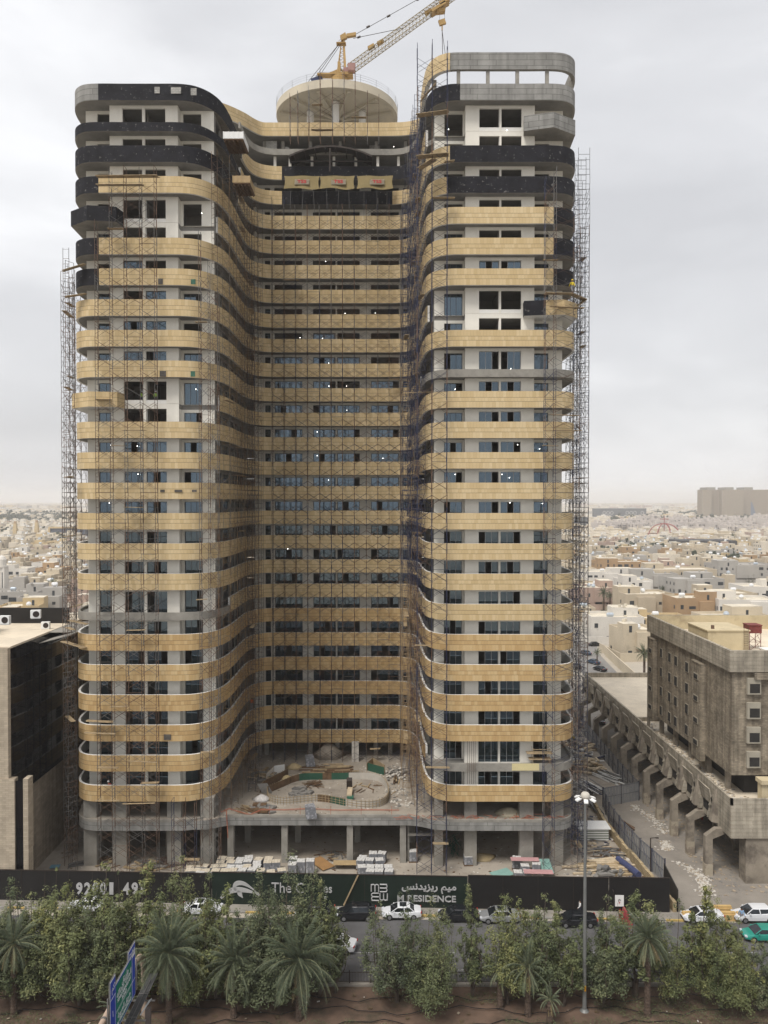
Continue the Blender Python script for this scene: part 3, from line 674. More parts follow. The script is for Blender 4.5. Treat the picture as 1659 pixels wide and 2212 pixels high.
# S shaped side, left of the recess
def along(s0,s1,step,d0,d1):
    o=[];s=s0
    while s<s1: p,n=cpt(s); o.append(((p+n*d0)[:],(p+n*d1)[:])); s+=step
    return o
PD=PODZ1+.02
scaffold('dense rusty scaffold along the curved left side of the recess',along(S_SL(100.3),S_SL(121.5),2.1,.45,1.5),PD,zb(21)+2,[RU,GR,PLT,GR],planks=14,mess=0,group=GRP,r=.03,miss=.3)
scaffold('outer scaffold layer along the left side of the recess',along(S_SL(108),S_SL(117),2.9,1.9,2.9),PD,zb(18),[GR,RU,BU],planks=3,mess=0,zlist=None,group=GRP,r=.028,miss=.3)
# centre
CF=[1064,1110,1155,1201,1249,1294,1338,1384,1431,1476,1520,1564]
scaffold('wide scaffold screen across the back of the recess',[((fx(f,121.2),122.1),(fx(f,121.2),120.9)) for f in CF],PD,zb(22)+1.2,[RU,BU,RU,GR],planks=6,miss=.05,zlist=[(PD,zb(21)+RND.uniform(2,4.2)) for _ in CF],group=GRP,r=.04)
# right side of recess, dense
scaffold('very dense tangled scaffold along the curved right side of the recess',along(S_SR(120.5),S_SR(100.2),2.1,.4,1.4),PD,zb(23)+3,[RU,GR,BU,GR,PLT],planks=12,mess=1,group=GRP,r=.034,miss=.15,hm=lambda z:2 if z>34 else RND.choice([0,4]))
scaffold('outer tangled scaffold layer along the right side of the recess',along(S_SR(116),S_SR(106),2.8,1.7,2.6),PD,zb(21),[GR,BU,PLT],planks=6,mess=1,group=GRP,r=.03,miss=.3,hm=lambda z:1 if z>34 else 2)
scaffold('dark blue scaffold tower at the left edge of the right wing, reaching the ring beam',row((1630,1688,1747),96.9,98.1),.02,zb(24)+2.6,[BU,BU,RU],planks=4,zlist=[(.02,zb(24)+2.2),(.02,zb(24)+2.8),(.02,zb(24)+2.4)],group=GRP)
scaffold('brown scaffold at the right rounded corner of the right wing',[((fx(2129,97.2),98.1),(fx(2129,96.9),96.9)),((fx(2166,97.2),98.1),(fx(2170,96.9),96.9)),((24.2,98.7),(24.7,97.6)),((25.5,100.4),(26.5,99.8))],.02,zb(20)+1,[RU,GR,BU],planks=6,zlist=[(.02,zb(20)+1),(.02,zb(20)+2),(.02,zb(20)),(.02,zb(19))],group=GRP)
scaffold('tall light grey scaffold tower standing free on the right flank',[((25.8,y),(27.3,y)) for y in(102.6,104.5,106.4)],.02,zb(21)+2.4,[GR],planks=5,zlist=[(.02,zb(21)+3),(.02,zb(21)+3.2),(.02,zb(21)+.5)],group=GRP)
scaffold('inner grey scaffold between the right flank and its tall tower',[((25.6,y),(26.2,y)) for y in(100.8,102.7,104.6,106.5,108.4)],.02,zb(19),[GR,BU],planks=4,mess=1,group=GRP)
# scaffold in front of the round canopy
scaffold('brown scaffold in front of the round roof canopy',[((fx(f,120.4),121.4),(fx(f,120.4),120.2)) for f in(1135,1165,1208,1252,1300,1345,1388,1436,1480)],zb(24)+1.0,CAM_H+66,[RU,RU,GR],planks=4,miss=.75,zlist=[(zb(24)+1,CAM_H+z) for z in(62.5,63.5,64.3,66.5,65,66.4,67,63.5,62.5)],group=GRP)
def fixed_plank(label,p,q,w,name='timber_platform',th=.06,m=None,cat='platform',group='timber work platforms on the scaffolds'):
    p=Vector(p);q=Vector(q);d=(q-p);dn=d.normalized();nn=Vector((0,0,1)).cross(dn).normalized(); up=dn.cross(nn)
    B=MB(); nn_=4
    for i in range(nn_):
        o=((i+.5)/nn_-.5)*2*w; B.obox(((p+q)/2-Vector(p)+nn*o+dn*RND.uniform(-.15,.15)),dn*(d.length/2),nn*(w/nn_*.94),up*th/2)
    o=B.build(name,m or M_['plank']); o.location=p; return tag(o,label,cat,group)
fixed_plank('long timber platform crossing the highest gold band of the left wing',onY(378,690,97.0),onY(618,688,97.0),.45)
fixed_plank('second timber platform just below the highest gold band of the left wing',onY(380,722,97.0),onY(560,722,97.0),.3)
fixed_plank('sloping plank platform at the left corner beside the highest stone band',onY(245,1058,98.0),onY(332,1032,98.4),.4)
fixed_plank('plank platform at the left corner, below the sloping one',onY(255,1160,98.5),onY(335,1148,98.5),.35)
fixed_plank('wide timber platform at the top of the blue scaffold, below the bare grey beam',onY(1628,452,97.4),onY(1750,436,97.4),.55)
fixed_plank('yellowish platform at the blue scaffold, beside the upper black band',onY(1628,614,97.2),onY(1752,603,97.2),.6)
fixed_plank('yellowish platform slanting down behind the blue scaffold',onY(1636,660,99),onY(1700,622,98),.5)
fixed_plank('reddish plank ramp leaning at the top of the blue scaffold',onY(1645,390,97.6),onY(1700,330,97.6),.35)
fixed_plank('thin plank under the black band at the right edge of the blue scaffold',onY(1735,634,97.4),onY(1774,628,97.4),.3)
fixed_plank('angled timber platform sticking out at the right corner, worker standing on it',onY(2130,1146,97.6),onY(2232,1148,98.4),.5)
fixed_plank('plank bracket pointing out to the right scaffold tower',onY(2225,1146,98.6),onY(2285,1172,101),.45)
fixed_plank('folded plank leaning down from the right corner platform',onY(2284,1172,101),onY(2236,1210,99.5),.4)
fixed_plank('light plank on the lowest stone band but one, left wing',onY(500,2972,96.9),onY(610,2978,96.9),.12)
fixed_plank('pale plank under the lowest stone band of the left wing',onY(480,3140,96.9),onY(605,3137,96.9),.12)
fixed_plank('short plank under the lowest left band, left of the pale one',onY(375,3127,96.9),onY(468,3127,96.9),.12)
fixed_plank('timber platform across the third lowest left band',onY(330,2862,96.9),onY(447,2866,96.9),.22)
fixed_plank('plank platform above the third lowest left band, left corner',onY(338,2815,97.6),onY(442,2820,97.6),.4)
fixed_plank('horizontal pole crossing at the bend right of the recess',onY(1575,1534,99),onY(1745,1530,98),.06)
fixed_plank('planks sticking out at the left corner beside the thin grey slab edge',onY(245,2505,98.5),onY(330,2530,98.3),.5)
fixed_plank('pale planks at the left corner above the thin grey slab edge',onY(268,2422,98.8),onY(340,2438,98.6),.4)
# scaffold bench on the terrace of the right wing
b=MB(); p=onY(2085,2985,98.2); q=onY(2150,2985,98.2)
for x in(p.x,q.x):
    for y in(98.6,99.5): b.tube((x,y,zb(1)+1),(x,y,zb(1)+3.0),.035,4)
b.box(p.x-.8,98.5,zb(1)+2.25,q.x+.4,99.5,zb(1)+2.33); b.box(p.x-.5,98.5,zb(1)+1.5,q.x+.2,99.5,zb(1)+1.56); b.box(p.x-.1,98.55,zb(1)+2.8,q.x+.1,98.62,zb(1)+2.86)
tag(b.build('trestle',M_['plank']),'timber trestle on the bare terrace of the right wing','trestle')
# loading platforms
def loading(label,f0,f1,f2,f3,y,pale):
    a=onY(f0,f1,y);c=onY(f2,f3,y); root=empty('loading_platform',(a.x,y,c.z),label,'platform','loading platforms cantilevered from the left wing')
    b=MB(); w_=c.x-a.x; h=a.z-c.z; b.box(0,0,0,w_,4,.15); b.build('deck',M_['wood'],root)
    b=MB(); b.box(0,-.05,.15,w_,.05,h); b.box(0,.05,.15,.08,3.9,h); b.box(w_-.08,.05,.15,w_,3.9,h); 
    for i in range(5): b.box(w_*i/4-.05,-.1,.1,w_*i/4+.05,-.05,h+.03)
    b.build('side_panel',M_['white'] if pale else M_['ply'],root)
    b=MB()
    for i in range(5): b.box(.1+i*(w_-.3)/4,0.06,-.22,.2+i*(w_-.3)/4,3.8,0)
    b.build('joist',M_['wood'],root)
loading('white-sided loading platform projecting from the top of the left wing',873,515,950,546,99.5,True)
loading('brown loading platform lower on the left wing bend',910,687,976,718,100.5,False)
# tarpaulins with red lettering
tan=mat('tan_tarpaulin',(.20,.155,.07),.85,.12,.8,bump=.3)
def text(body,size,m,loc,rot=(R(90),0,0),ext=.02,parent=None,name='lettering',align='CENTER',bold=0.0):
    c=bpy.data.curves.new('txt','FONT'); c.body=body; c.size=size; c.extrude=ext; c.align_x=align; c.align_y='CENTER'; c.offset=bold; c.resolution_u=3
    t=bpy.data.objects.new('txt',c); COL.objects.link(t); dg=bpy.context.evaluated_depsgraph_get(); dg.update()
    me=bpy.data.meshes.new_from_object(t.evaluated_get(dg)); bpy.data.objects.remove(t); bpy.data.curves.remove(c)
    me.materials.clear(); me.materials.append(m); me.name=name; o=bpy.data.objects.new(name,me); COL.objects.link(o); o.location=loc; o.rotation_euler=rot
    if parent: o.parent=parent
    return o
red=mat('red_print',(.42,.03,.03),.7,0); lab_=['leftmost','middle','rightmost']
for i,(f0,f1,fl) in enumerate(((1110,1249,1181),(1249,1386,1323),(1394,1536,1473))):
    y=121.6; a=onY(f0,687,y);c=onY(f1,746,y); root=empty('tarpaulin',((a.x+c.x)/2,y,c.z),'%s of three tan tarpaulins hung under the black band at the back of the recess'%lab_[i],'tarpaulin','tan tarpaulins hanging in the recess')
    b=MB(); nx,nz=16,6; w_=c.x-a.x; h=a.z-c.z
    for j in range(nz+1):
        for q in range(nx+1):
            u=q/nx; v=j/nz; b.v.append((-w_/2+w_*u+(.18*(1 if u<.5 else -1)*math.sin(v*3.1)*abs(2*u-1)),-.9*(1-v)**1.0+.12*math.sin(u*9+i),h*v+.12*math.sin(u*6.3)*(1-v)))
    for j in range(nz):
        for q in range(nx): s_=j*(nx+1)+q; b.f.append((s_,s_+1,s_+nx+2,s_+nx+1)); b.m.append(0)
    o=b.build('cloth',tan,root,smooth=True)
    lx=onY(fl,717,y).x-(a.x+c.x)/2
    b=MB(); b.obox((lx,-.62,h*.5),(1.15,0,0),(0,.0,.0),(0,.28,.52)); b.build('label_patch',mat('label_patch',(.38,.33,.24),.8,.05,1),root)
    text('TSS',.95,red,(lx,-.68,h*.5),(R(62),0,0),.01,root,'lettering',bold=.02)
    b=MB()
    for xx in(-w_*.3,w_*.05,w_*.33): b.tube((xx,-.8,0),(xx+RND.uniform(-.3,.3),-.9,-5.5),.025)
    b.build('rope',M_['greyt'],root)
def fit(body,m,cx,cy,cz,w_,h_,parent,name='lettering',depth=.04,bold=.03):
    o=text(body,1.0,m,(0,0,0),(0,0,0),.5,None,name,bold=bold); me=o.data
    xs=[v.co.x for v in me.vertices]; ys=[v.co.y for v in me.vertices]; x0,x1,y0,y1=min(xs),max(xs),min(ys),max(ys)
    for v in me.vertices: v.co=(((v.co.x-(x0+x1)/2)/(x1-x0))*w_,-v.co.z*2*depth,((v.co.y-(y0+y1)/2)/(y1-y0))*h_)
    o.parent=parent; o.location=(cx,cy,cz); return o
# ================================================================ TOWER CRANE
cr0=empty('tower_crane',(-8.3,146,ROOFZ+.6),'yellow luffing tower crane rising behind the round roof canopy','crane')
YE=mat('crane_yellow',(.37,.235,.08),.55,.15,1); YG=mat('crane_boom_grey_yellow',(.30,.24,.13),.6,.2,1); DK=mat('crane_dark_machinery',(.05,.05,.06),.6,.2,1)
inv=Matrix.Translation((8.3,-146,-(ROOFZ+.6)))
def cp(b,n,m): o=b.build(n,m); o.parent=cr0; o.matrix_parent_inverse=inv; return o
def lattice(b,p,q,w,n,r=.07,up=Vector((0,0,1)),tri=False):
    p=Vector(p);q=Vector(q);d=(q-p).normalized();s_=d.cross(up).normalized();u=s_.cross(d).normalized()
    cs=[s_*w+u*0-u*w*.6,-s_*w-u*w*.6,u*w] if tri else [s_*w+u*w,s_*w-u*w,-s_*w-u*w,-s_*w+u*w]
    for c in cs: b.tube(p+c,q+c,r,4)
    m=len(cs)
    for i in range(n):
        a=p.lerp(q,i/n);c_=p.lerp(q,(i+1)/n)
        for j in range(m):
            b.tube(a+cs[j],c_+cs[(j+1)%m] if i%2 else c_+cs[j]*0+cs[(j+1)%m],r*.5,3); b.tube(a+cs[(j+1)%m],c_+cs[j],r*.5,3) if j%2 else None
            b.tube(a+cs[j],a+cs[(j+1)%m],r*.5,3)
CY=146.0
Q=lambda fx_,fy_,y=CY:onY(fx_,fy_,y)
base=Q(1325,308)
b=MB(); lattice(b,(base.x,CY,.5),(base.x,CY,base.z-.6),.95,60,.1); cp(b,'mast',YE)
b=MB(); b.lathe((base.x,CY,base.z-.8),[(1.5,0),(1.5,.8),(1.2,.8),(1.2,1.2)],16); pz=base.z+.6
b.obox((base.x+.6,CY,pz),(2.0,0,0),(0,1.0,0),(0,0,.22)); b.obox((base.x-2.3,CY,pz+.0),(1.8,0,0),(0,.8,0),(0,0,.12)); b.obox((base.x-.0,CY,pz+1.1),(.28,0,0),(0,.6,0),(0,0,1.2)); b.obox((base.x-1.5,CY,pz+.5),(1.4,0,.6),(0,.1,0),(-.06,0,.14)); b.obox((base.x+1.2,CY,pz+.6),(.9,0,-.5),(0,.1,0),(.05,0,.12)); cp(b,'turntable',YE)
b=MB(); b.obox((base.x+2.4,CY-1.2,pz+.7),(.7,0,0),(0,.7,0),(0,0,.65)); b.obox((base.x+1.5,CY,pz+.8),(.7,0,0),(0,.7,0),(0,0,.4)); cp(b,'operator_cab',mat('cab_faded_red',(.30,.17,.15),.6,.1,1))
apex=Q(1342,146); foot1=Q(1318,290); foot2=Q(1348,290)
b=MB()
for a,c_ in((foot1,Q(1332,178)),(foot2,Q(1345,165)),(Q(1352,285),Q(1345,170))): b.tube(a+Vector((0,-.6,0)),c_,.13,4); b.tube(a+Vector((0,.6,0)),c_,.13,4)
b.tube(foot2,apex,.22,6)
for i in range(8):
    t=i/8; l=foot1.lerp(Q(1332,178),t); r_=foot2.lerp(Q(1345,165),t); l2=foot1.lerp(Q(1332,178),t+.12); b.tube(l,r_,.05); b.tube(r_,l2,.05); b.tube(l+Vector((0,-.5,0)),l+Vector((0,.5,0)),.05)
b.obox(apex,(.5,0,.3),(0,.4,0),(-.15,0,.45)); b.tube(apex,Q(1382,138),.2,5); b.obox(Q(1372,138),(.9,0,.15),(0,.35,0),(0,0,.28))
b.obox(Q(1333,172),(.9,0,0),(0,.6,0),(0,0,.06)); b.tube(Q(1324,158),Q(1324,175),.04); b.tube(Q(1324,158),Q(1342,146),.04); cp(b,'a_frame',YE)
j0=Q(1352,282); j1=Q(1795,-40); jd=(j1-j0)
b=MB(); lattice(b,j0+jd*.03,j1,.68,32,.075,tri=False); b.tube(j0,j0+jd*.03,.2,5); cp(b,'boom',YG)
b=MB(); 
for fx_,fy_ in((1486,178),(1450,196),(1672,60)): b.obox(Q(fx_,fy_)+Vector((0,0,.6)),(.55,0,.3),(0,.4,0),(-.12,0,.22)); b.tube(Q(fx_,fy_),Q(fx_-4,fy_-14),.06)
b.obox(Q(1712,36),(1.3,0,.8),(0,1.0,0),(-.14,0,.22)); b.obox(Q(1722,44),(.8,0,.1),(0,.6,0),(0,0,.3)); b.obox(Q(1735,14),(.9,0,.5),(0,1.0,0),(-.1,0,.3)); cp(b,'boom_walkway',YE)
b=MB()
for i in range(14):
    a=Q(1700+i*5,2+(-i%3)*1.5); b.tube(a,a+Vector((0,0,1.1)),.03)
for h in(0,.55,1.1): b.tube(Q(1700,4)+Vector((0,0,h)),Q(1768,-2)+Vector((0,0,h)),.03)
cp(b,'boom_tip_basket',M_['greyt'])
b=MB()
for a,c_ in(((1382,138),(1628,0)),((1628,0),(1795,-80)),((1380,150),(1575,110)),((1340,150),(1232,302)),((1338,162),(1252,290)),((1342,150),(1205,318))): b.tube(Q(*a),Q(*c_),.05,4)
cp(b,'stay_cable',M_['steel'])
b=MB()
for a,c_ in(((1627,0),(1627,2)),((1432,108),(1436,106)),((1512,66),(1516,64)),((1396,148),(1400,147))): b.tube(Q(*a),Q(*c_)+Vector((.4,0,.2)),.2,5)
cp(b,'cable_socket',M_['steel'])
b=MB(); b.obox(Q(1238,311),(1.0,0,.35),(0,.08,0),(-.2,0,.5)); cp(b,'counterweight_flag_panel',mat('dark_blue_panel',(.03,.04,.10),.7,.1,1))
hy=CY; hook=Q(1727,98)
b=MB()
for dx in(-.75,.75): b.tube(Q(1727+dx*11,40),hook+Vector((dx*.7,0,.8)),.03)
cp(b,'hoist_rope',M_['steel'])
b=MB(); b.obox(hook+Vector((0,0,.5)),(.6,0,.2),(0,.25,0),(-.15,0,.45)); b.tube(hook,hook+Vector((0,0,-1)),.12,6); cp(b,'hook_block',YE)
b=MB(); e1=Q(1729,212)
b.tube(hook+Vector((0,0,-1)),e1,.07,4); b.tube(hook+Vector((0,0,-1)),e1+Vector((.5,0,0)),.06,4); cp(b,'lifting_sling',M_['steel'])
# ================================================================ HOARDING
hx=lambda f,z=2: None
ang=math.atan(-.0355)
def hpt(x,z,d=0): return Vector((x,hoard_y(x)-d,z))
HZ=lambda x:3.62+.006*(x+45)
def hoard(label,x0,x1,m,n,name='street_hoarding'):
    c=hpt((x0+x1)/2,0); root=empty(name,c,label,'hoarding','site hoarding panels facing the street',rz=ang)
    L_=(x1-x0)/math.cos(ang); b=MB(); h=(HZ(x0)+HZ(x1))/2
    b.box(-L_/2+.02,0,0,L_/2-.02,.06,h); b.build('panel',m,root)
    b=MB(); w_=L_/n
    for i in range(1,n): b.box(-L_/2+i*w_-.03,-.03,0,-L_/2+i*w_+.03,0,h)
    b.box(-L_/2+.02,-.04,h-.02,L_/2-.02,.08,h+.06); b.build('seam_strip',M_['steel'],root)
    b=MB()
    for i in range(n*2+1): x=-L_/2+.2+i*(L_-.4)/(n*2); b.tube((x,.15,0),(x,.15,h-.2),.05,4); b.tube((x,.15,h-.6),(x,1.6,0),.04,4)
    b.build('support_post',M_['steel'],root)
    return root,h,L_
fxh=lambda f,z: (lambda d:(CAM_H*0+0,)) 
def hx_at(f):   # x on the hoarding line seen at photo column f
    u=(f*S-829.5)/FPX; return u*89.33/(1+.0355*u)
xa,xb,xc,xd,xe,xf=-75,hx_at(-20),hx_at(822),hx_at(1830),hx_at(2385),hx_at(2625)
hoard('black hoarding panels at the far left end of the street',xa,xb,M_['blacks'],6)
r1,h1,l1=hoard('black hoarding with silver phone number 920',xb,xc,M_['blacks'],9)
r2,h2,l2=hoard('dark green hoarding with two silver logos and M RESIDENCE lettering',xc,xd,M_['greens'],5)
r3,h3,l3=hoard('black hoarding right of the green one, behind the lamp post',xd,xe,M_['blacks'],4)
r4,h4,l4=hoard('last black hoarding panel at the right end, with a small white notice',xe,xf,M_['blacks'],2)
def on_h(root,f,fy):
    x=hx_at(f); p=ray(f,fy); t=hoard_y(x)/p.y; z=CAM_H+p.z*t; c=root.location; return ((x-c.x)/math.cos(ang),z)
SV=M_['silver']
PXM=S/FPX*89.3
def onfit(root,body,f0,f1,y0,y1,bold=.03,name='lettering'):
    x,z=on_h(root,(f0+f1)/2,(y0+y1)/2); fit(body,SV,x,-.05,z,(f1-f0)*PXM,(y1-y0)*PXM,root,name,bold=bold)
for s_,f in(('9',302),('2',334),('0',366),('0',396),('1',428),('4',486),('9',520),('3',550)): onfit(r1,s_,f-(8 if s_=='1' else 13),f+(8 if s_=='1' else 13),3446,3494,.035,'digit')
onfit(r2,'The C',1057,1185,3447,3487,.0); onfit(r2,'es',1263,1296,3464,3487,.01); onfit(r2,'E',1265,1275,3501,3513,.0)
onfit(r2,'\uFEB2\uFEE7\uFEAA\uFEF3\uFEB0\uFEF3\uFEAD \uFEE2\uFEF4\uFEE3',1570,1784,3452,3490,.022); onfit(r2,'M RESIDENCE',1553,1783,3497,3522,.018)
# logo of four m-shaped strokes
def mlogo(cx,cz,a):
    b=MB(); ca,sa=math.cos(a),math.sin(a)
    def P(u,v): u*=.72;v*=.72; return (cx+u*ca-v*sa,-.09,cz+u*sa+v*ca)
    r_=.30
    for i in range(2):
        c0=-.6+i*.6+r_; arc=[(c0+r_*math.cos(math.pi-math.pi*k_/8),.25+r_*math.sin(math.pi*k_/8)) for k_ in range(9)]
        pts=[(c0-r_,-.62)]+arc+[(c0+r_,-.62)]
        b.path([P(*q) for q in pts],.07,5)
    b.path([P(-.6,.55),P(-.6,-.62)],.07,5)
    b.build('logo_stroke',SV,r2)
x,z=on_h(r2,1482,3484)
mlogo(x-.52,z+.52,0); mlogo(x+.50,z+.50,-math.pi/2); mlogo(x-.52,z-.54,math.pi/2); mlogo(x+.50,z-.54,math.pi)
# swoosh logo
def ribbon(root,pts,w0,nm='logo_stroke'):
    b=MB(); P=[Vector(on_h(root,*p)) for p in pts]; P=catmull(P,5); n=len(P)
    for i in range(n-1):
        def off(j):
            d=(P[min(j+1,n-1)]-P[max(j-1,0)]).normalized(); t=j/(n-1); w_=w0*(.25+.75*math.sin(math.pi*min(1,t*1.1+.05)));return P[j]+Vector((-d.y,d.x))*w_,P[j]-Vector((-d.y,d.x))*w_
        a,c_=off(i);a2,c2=off(i+1); y=-.07
        b.face([(a.x,y,a.y),(c_.x,y,c_.y),(c2.x,y,c2.y),(a2.x,y,a2.y)]); b.face([(a.x,0,a.y),(a.x,y,a.y),(a2.x,y,a2.y),(a2.x,0,a2.y)]); b.face([(c_.x,y,c_.y),(c_.x,0,c_.y),(c2.x,0,c2.y),(c2.x,y,c2.y)])
    b.build(nm,SV,root)
ribbon(r2,[(858,3508),(880,3488),(910,3476),(945,3476),(980,3484),(1010,3496)],.32)
ribbon(r2,[(918,3478),(912,3462),(922,3450),(945,3450),(972,3464),(1008,3492)],.26)
ribbon(r2,[(926,3478),(934,3492),(944,3506)],.26)
b=MB(); p0=on_h(r2,1399,3416); p1=on_h(r2,1342,3534); b.tube((p0[0],-.12,p0[1]),(p1[0],-.12,p1[1]),.1,5); b.build('leaning_batten',M_['plank'],r2)
x,z=on_h(r4,2424,3512)
b=MB(); b.box(x-.55,-.5,z-.6,x+.45,-.46,z+.7); b.build('notice_plate',M_['white'],r4)
text('\uFEE2',.5,M_['steel'],(x-.05,-.52,z+.25),ext=.01,parent=r4); text('P',.35,red,(x-.05,-.52,z-.2),ext=.01,parent=r4)
b=MB(); b.tube((x-.7,-.5,z-1.2),(x-.7,-.5,z+1.1),.04); b.tube((x-.7,-.5,z+1.1),(x-.7,0,z+1.1),.04); b.tube((x-.5,-.5,z-.9),(x+2.2,-3,.9),.03); b.build('notice_bracket',M_['steel'],r4)
# ================================================================ GREY SHEET-METAL FENCE along the lot
fm_=mat('grey_corrugated_fence',(.30,.305,.31),.55,.1,.8,metal=.2,stretch=(6,6,.4)); fk=M_['bluet']
def fence(label,P,h,name='sheet_metal_fence'):
    root=empty(name,(*P[0],0),label,'fence','grey sheet metal fences around the site'); inv=Matrix.Translation((-P[0][0],-P[0][1],0))
    b=MB(); q=MB()
    for (a,c_) in zip(P,P[1:]):
        a=Vector(a);c_=Vector(c_);d=(c_-a);l=d.length;dn=d/l;nn=Vector((-dn.y,dn.x)); n=max(1,int(l/.3))
        for i in range(n):
            p=a+dn*(l*i/n);r_=a+dn*(l*(i+1)/n); o=nn*(.03 if i%2 else -.03)
            b.face([(p.x+o.x,p.y+o.y,.05),(r_.x+o.x,r_.y+o.y,.05),(r_.x+o.x,r_.y+o.y,h),(p.x+o.x,p.y+o.y,h)])
        m=max(1,round(l/2.8))
        for i in range(m+1):
            p=a+dn*(l*i/m); q.tube((p.x-nn.x*.08,p.y-nn.y*.08,0),(p.x-nn.x*.08,p.y-nn.y*.08,h+.1),.045,4); q.tube((p.x+nn.x*.08,p.y+nn.y*.08,0),(p.x+nn.x*.08,p.y+nn.y*.08,h+.1),.045,4)
            if i<m:
                r_=a+dn*(l*(i+1)/m); q.tube((p.x+nn.x*.08,p.y+nn.y*.08,.1),(r_.x+nn.x*.08,r_.y+nn.y*.08,h-.1),.022,3)
        for z in(h/2,h-.1):
            for sgn in(-1,1): q.tube((a.x+nn.x*.07*sgn,a.y+nn.y*.07*sgn,z),(c_.x+nn.x*.07*sgn,c_.y+nn.y*.07*sgn,z),.022,3)
    for B,n_,m in((b,'sheet',fm_),(q,'rail_frame',fk)):
        o=B.build(n_,m); o.parent=root; o.matrix_parent_inverse=inv
fence('long grey sheet metal fence between the site yard and the dusty lot, nearest the street',[(35.0,95.2),(33.9,101),(33.4,106),(33.3,113),(34.1,119)],3.0)
fence('short grey sheet metal fence jogging across the lot, facing the street',[(34.1,119),(40.5,121.6)],3.0)
fence('farther grey sheet metal fence beside the concrete stilts',[(40.5,121.6),(40.35,132),(40.5,143),(40.8,158)],3.0)
b=MB(); wl=[(33.7,88.4),(33.3,95.9),(32.5,104),(32.2,112),(32.6,118.6)]
for a,c_ in zip(wl,wl[1:]):
    nseg=8
    for i in range(nseg):
        x0=a[0]+(c_[0]-a[0])*i/nseg;y0=a[1]+(c_[1]-a[1])*i/nseg;x1=a[0]+(c_[0]-a[0])*(i+1)/nseg;y1=a[1]+(c_[1]-a[1])*(i+1)/nseg
        b.prism([(x0-.2,y0),(x0+.2,y0),(x1+.2,y1),(x1-.2,y1)],0,1.15+RND.uniform(-.12,.1))
tag(b.build('low_boundary_wall',block_mat('sand_block_wall',(.42,.33,.20),(.2,.16,.1),.5,.25,.02,.15,axis='yz')),'low crumbling sand coloured wall beside the site yard','wall')
b=MB(); b.prism([(34.0,88.4),(34.1,88.4),(34.9,95),(34.8,95)],0,2.6); tag(b.build('dark_side_hoarding',M_['blacks']),'dark side hoarding closing the corner behind the street hoarding','hoarding')
b=MB(); b.prism([(-46.2,92.0),(-46.0,92.0),(-45.5,101),(-45.7,101)],0,3.7) if False else b.prism([(-62,91.5),(-61.9,91.3),(-44.6,97.3),(-44.7,97.5)],0,3.6)
tag(b.build('dark_return_hoarding',M_['blacks']),'black hoarding running back from the street at the left building','hoarding')
# lamp in the fence corner
b=MB(); p=onZ(2545,3440); b.tube((p.x,p.y+.4,0),(p.x,p.y+.4,5.2),.07,6); b.tube((p.x,p.y+.4,5.2),(p.x+.8,p.y+.4,5.25),.05,5); b.box(p.x+.6,p.y+.3,5.18,p.x+1.0,p.y+.5,5.28)
tag(b.build('fence_lamp',M_['steel']),'slim dark lamp pole standing by the grey sheet metal fence','lamp')
# ================================================================ MEDIAN RAILING
b=MB(); q=MB(); x=-58.0
root=empty('verge_railing',(0,75.0,.22),'long low dark railing between the service road and the planted verge','railing')
q.box(-.05,-.05,0,.05,.05,1.25); post0=q.build('post',M_['steel'],root,loc=(x,0,0))
while x<58:
    if x>-57: c_=post0.copy(); COL.objects.link(c_); c_.location=(x,0,0)
    for i in range(1,14): xx=x+i*2.1/14; b.box(xx-.014,-.014,.1,xx+.014,.014,1.1)
    b.box(x,-.02,.12,x+2.1,.02,.16); b.box(x,-.02,1.02,x+2.1,.02,1.06); x+=2.1
b.build('bars',M_['steel'],root)
# ================================================================ HIGH MAST LAMP
lp=onZ(2283,3954); root=empty('high_mast_lamp',(lp.x,lp.y,0),'tall grey street lamp mast with square floodlights round its head','lamp')
b=MB(); b.tube((0,0,.1),(0,0,20),.2,14,r2=.11); b.lathe((0,0,0),[(.45,0),(.45,.12),(.32,.2),(.22,.35)],14); b.build('pole',mat('galvanised_pole',(.20,.205,.20),.5,.1,1.5,metal=.3),root,smooth=True)
b=MB(); b.box(-.09,-.23,2.1,.09,-.17,2.6); b.build('sticker',mat('orange_sticker',(.5,.25,.02),.6,0),root)
b=MB(); b.lathe((0,0,20),[(.15,-.1),(.36,.05),(.42,.25),(.40,.45),(.28,.6),(.05,.63)],16); b.build('head_drum',mat('cream_drum',(.50,.47,.41),.6,.05,1),root,smooth=True)
for i in range(6):
    a=2*math.pi*i/6+.35; b=MB(); c_=Vector((math.cos(a)*.78,math.sin(a)*.78,20.05)); b.tube((math.cos(a)*.3,math.sin(a)*.3,20.1),c_,.03,5); b.obox(c_,(math.cos(a)*.22,math.sin(a)*.22,-.06),(-math.sin(a)*.19,math.cos(a)*.19,0),(0,0,.06)); b.build('floodlight',M_['white'],root)
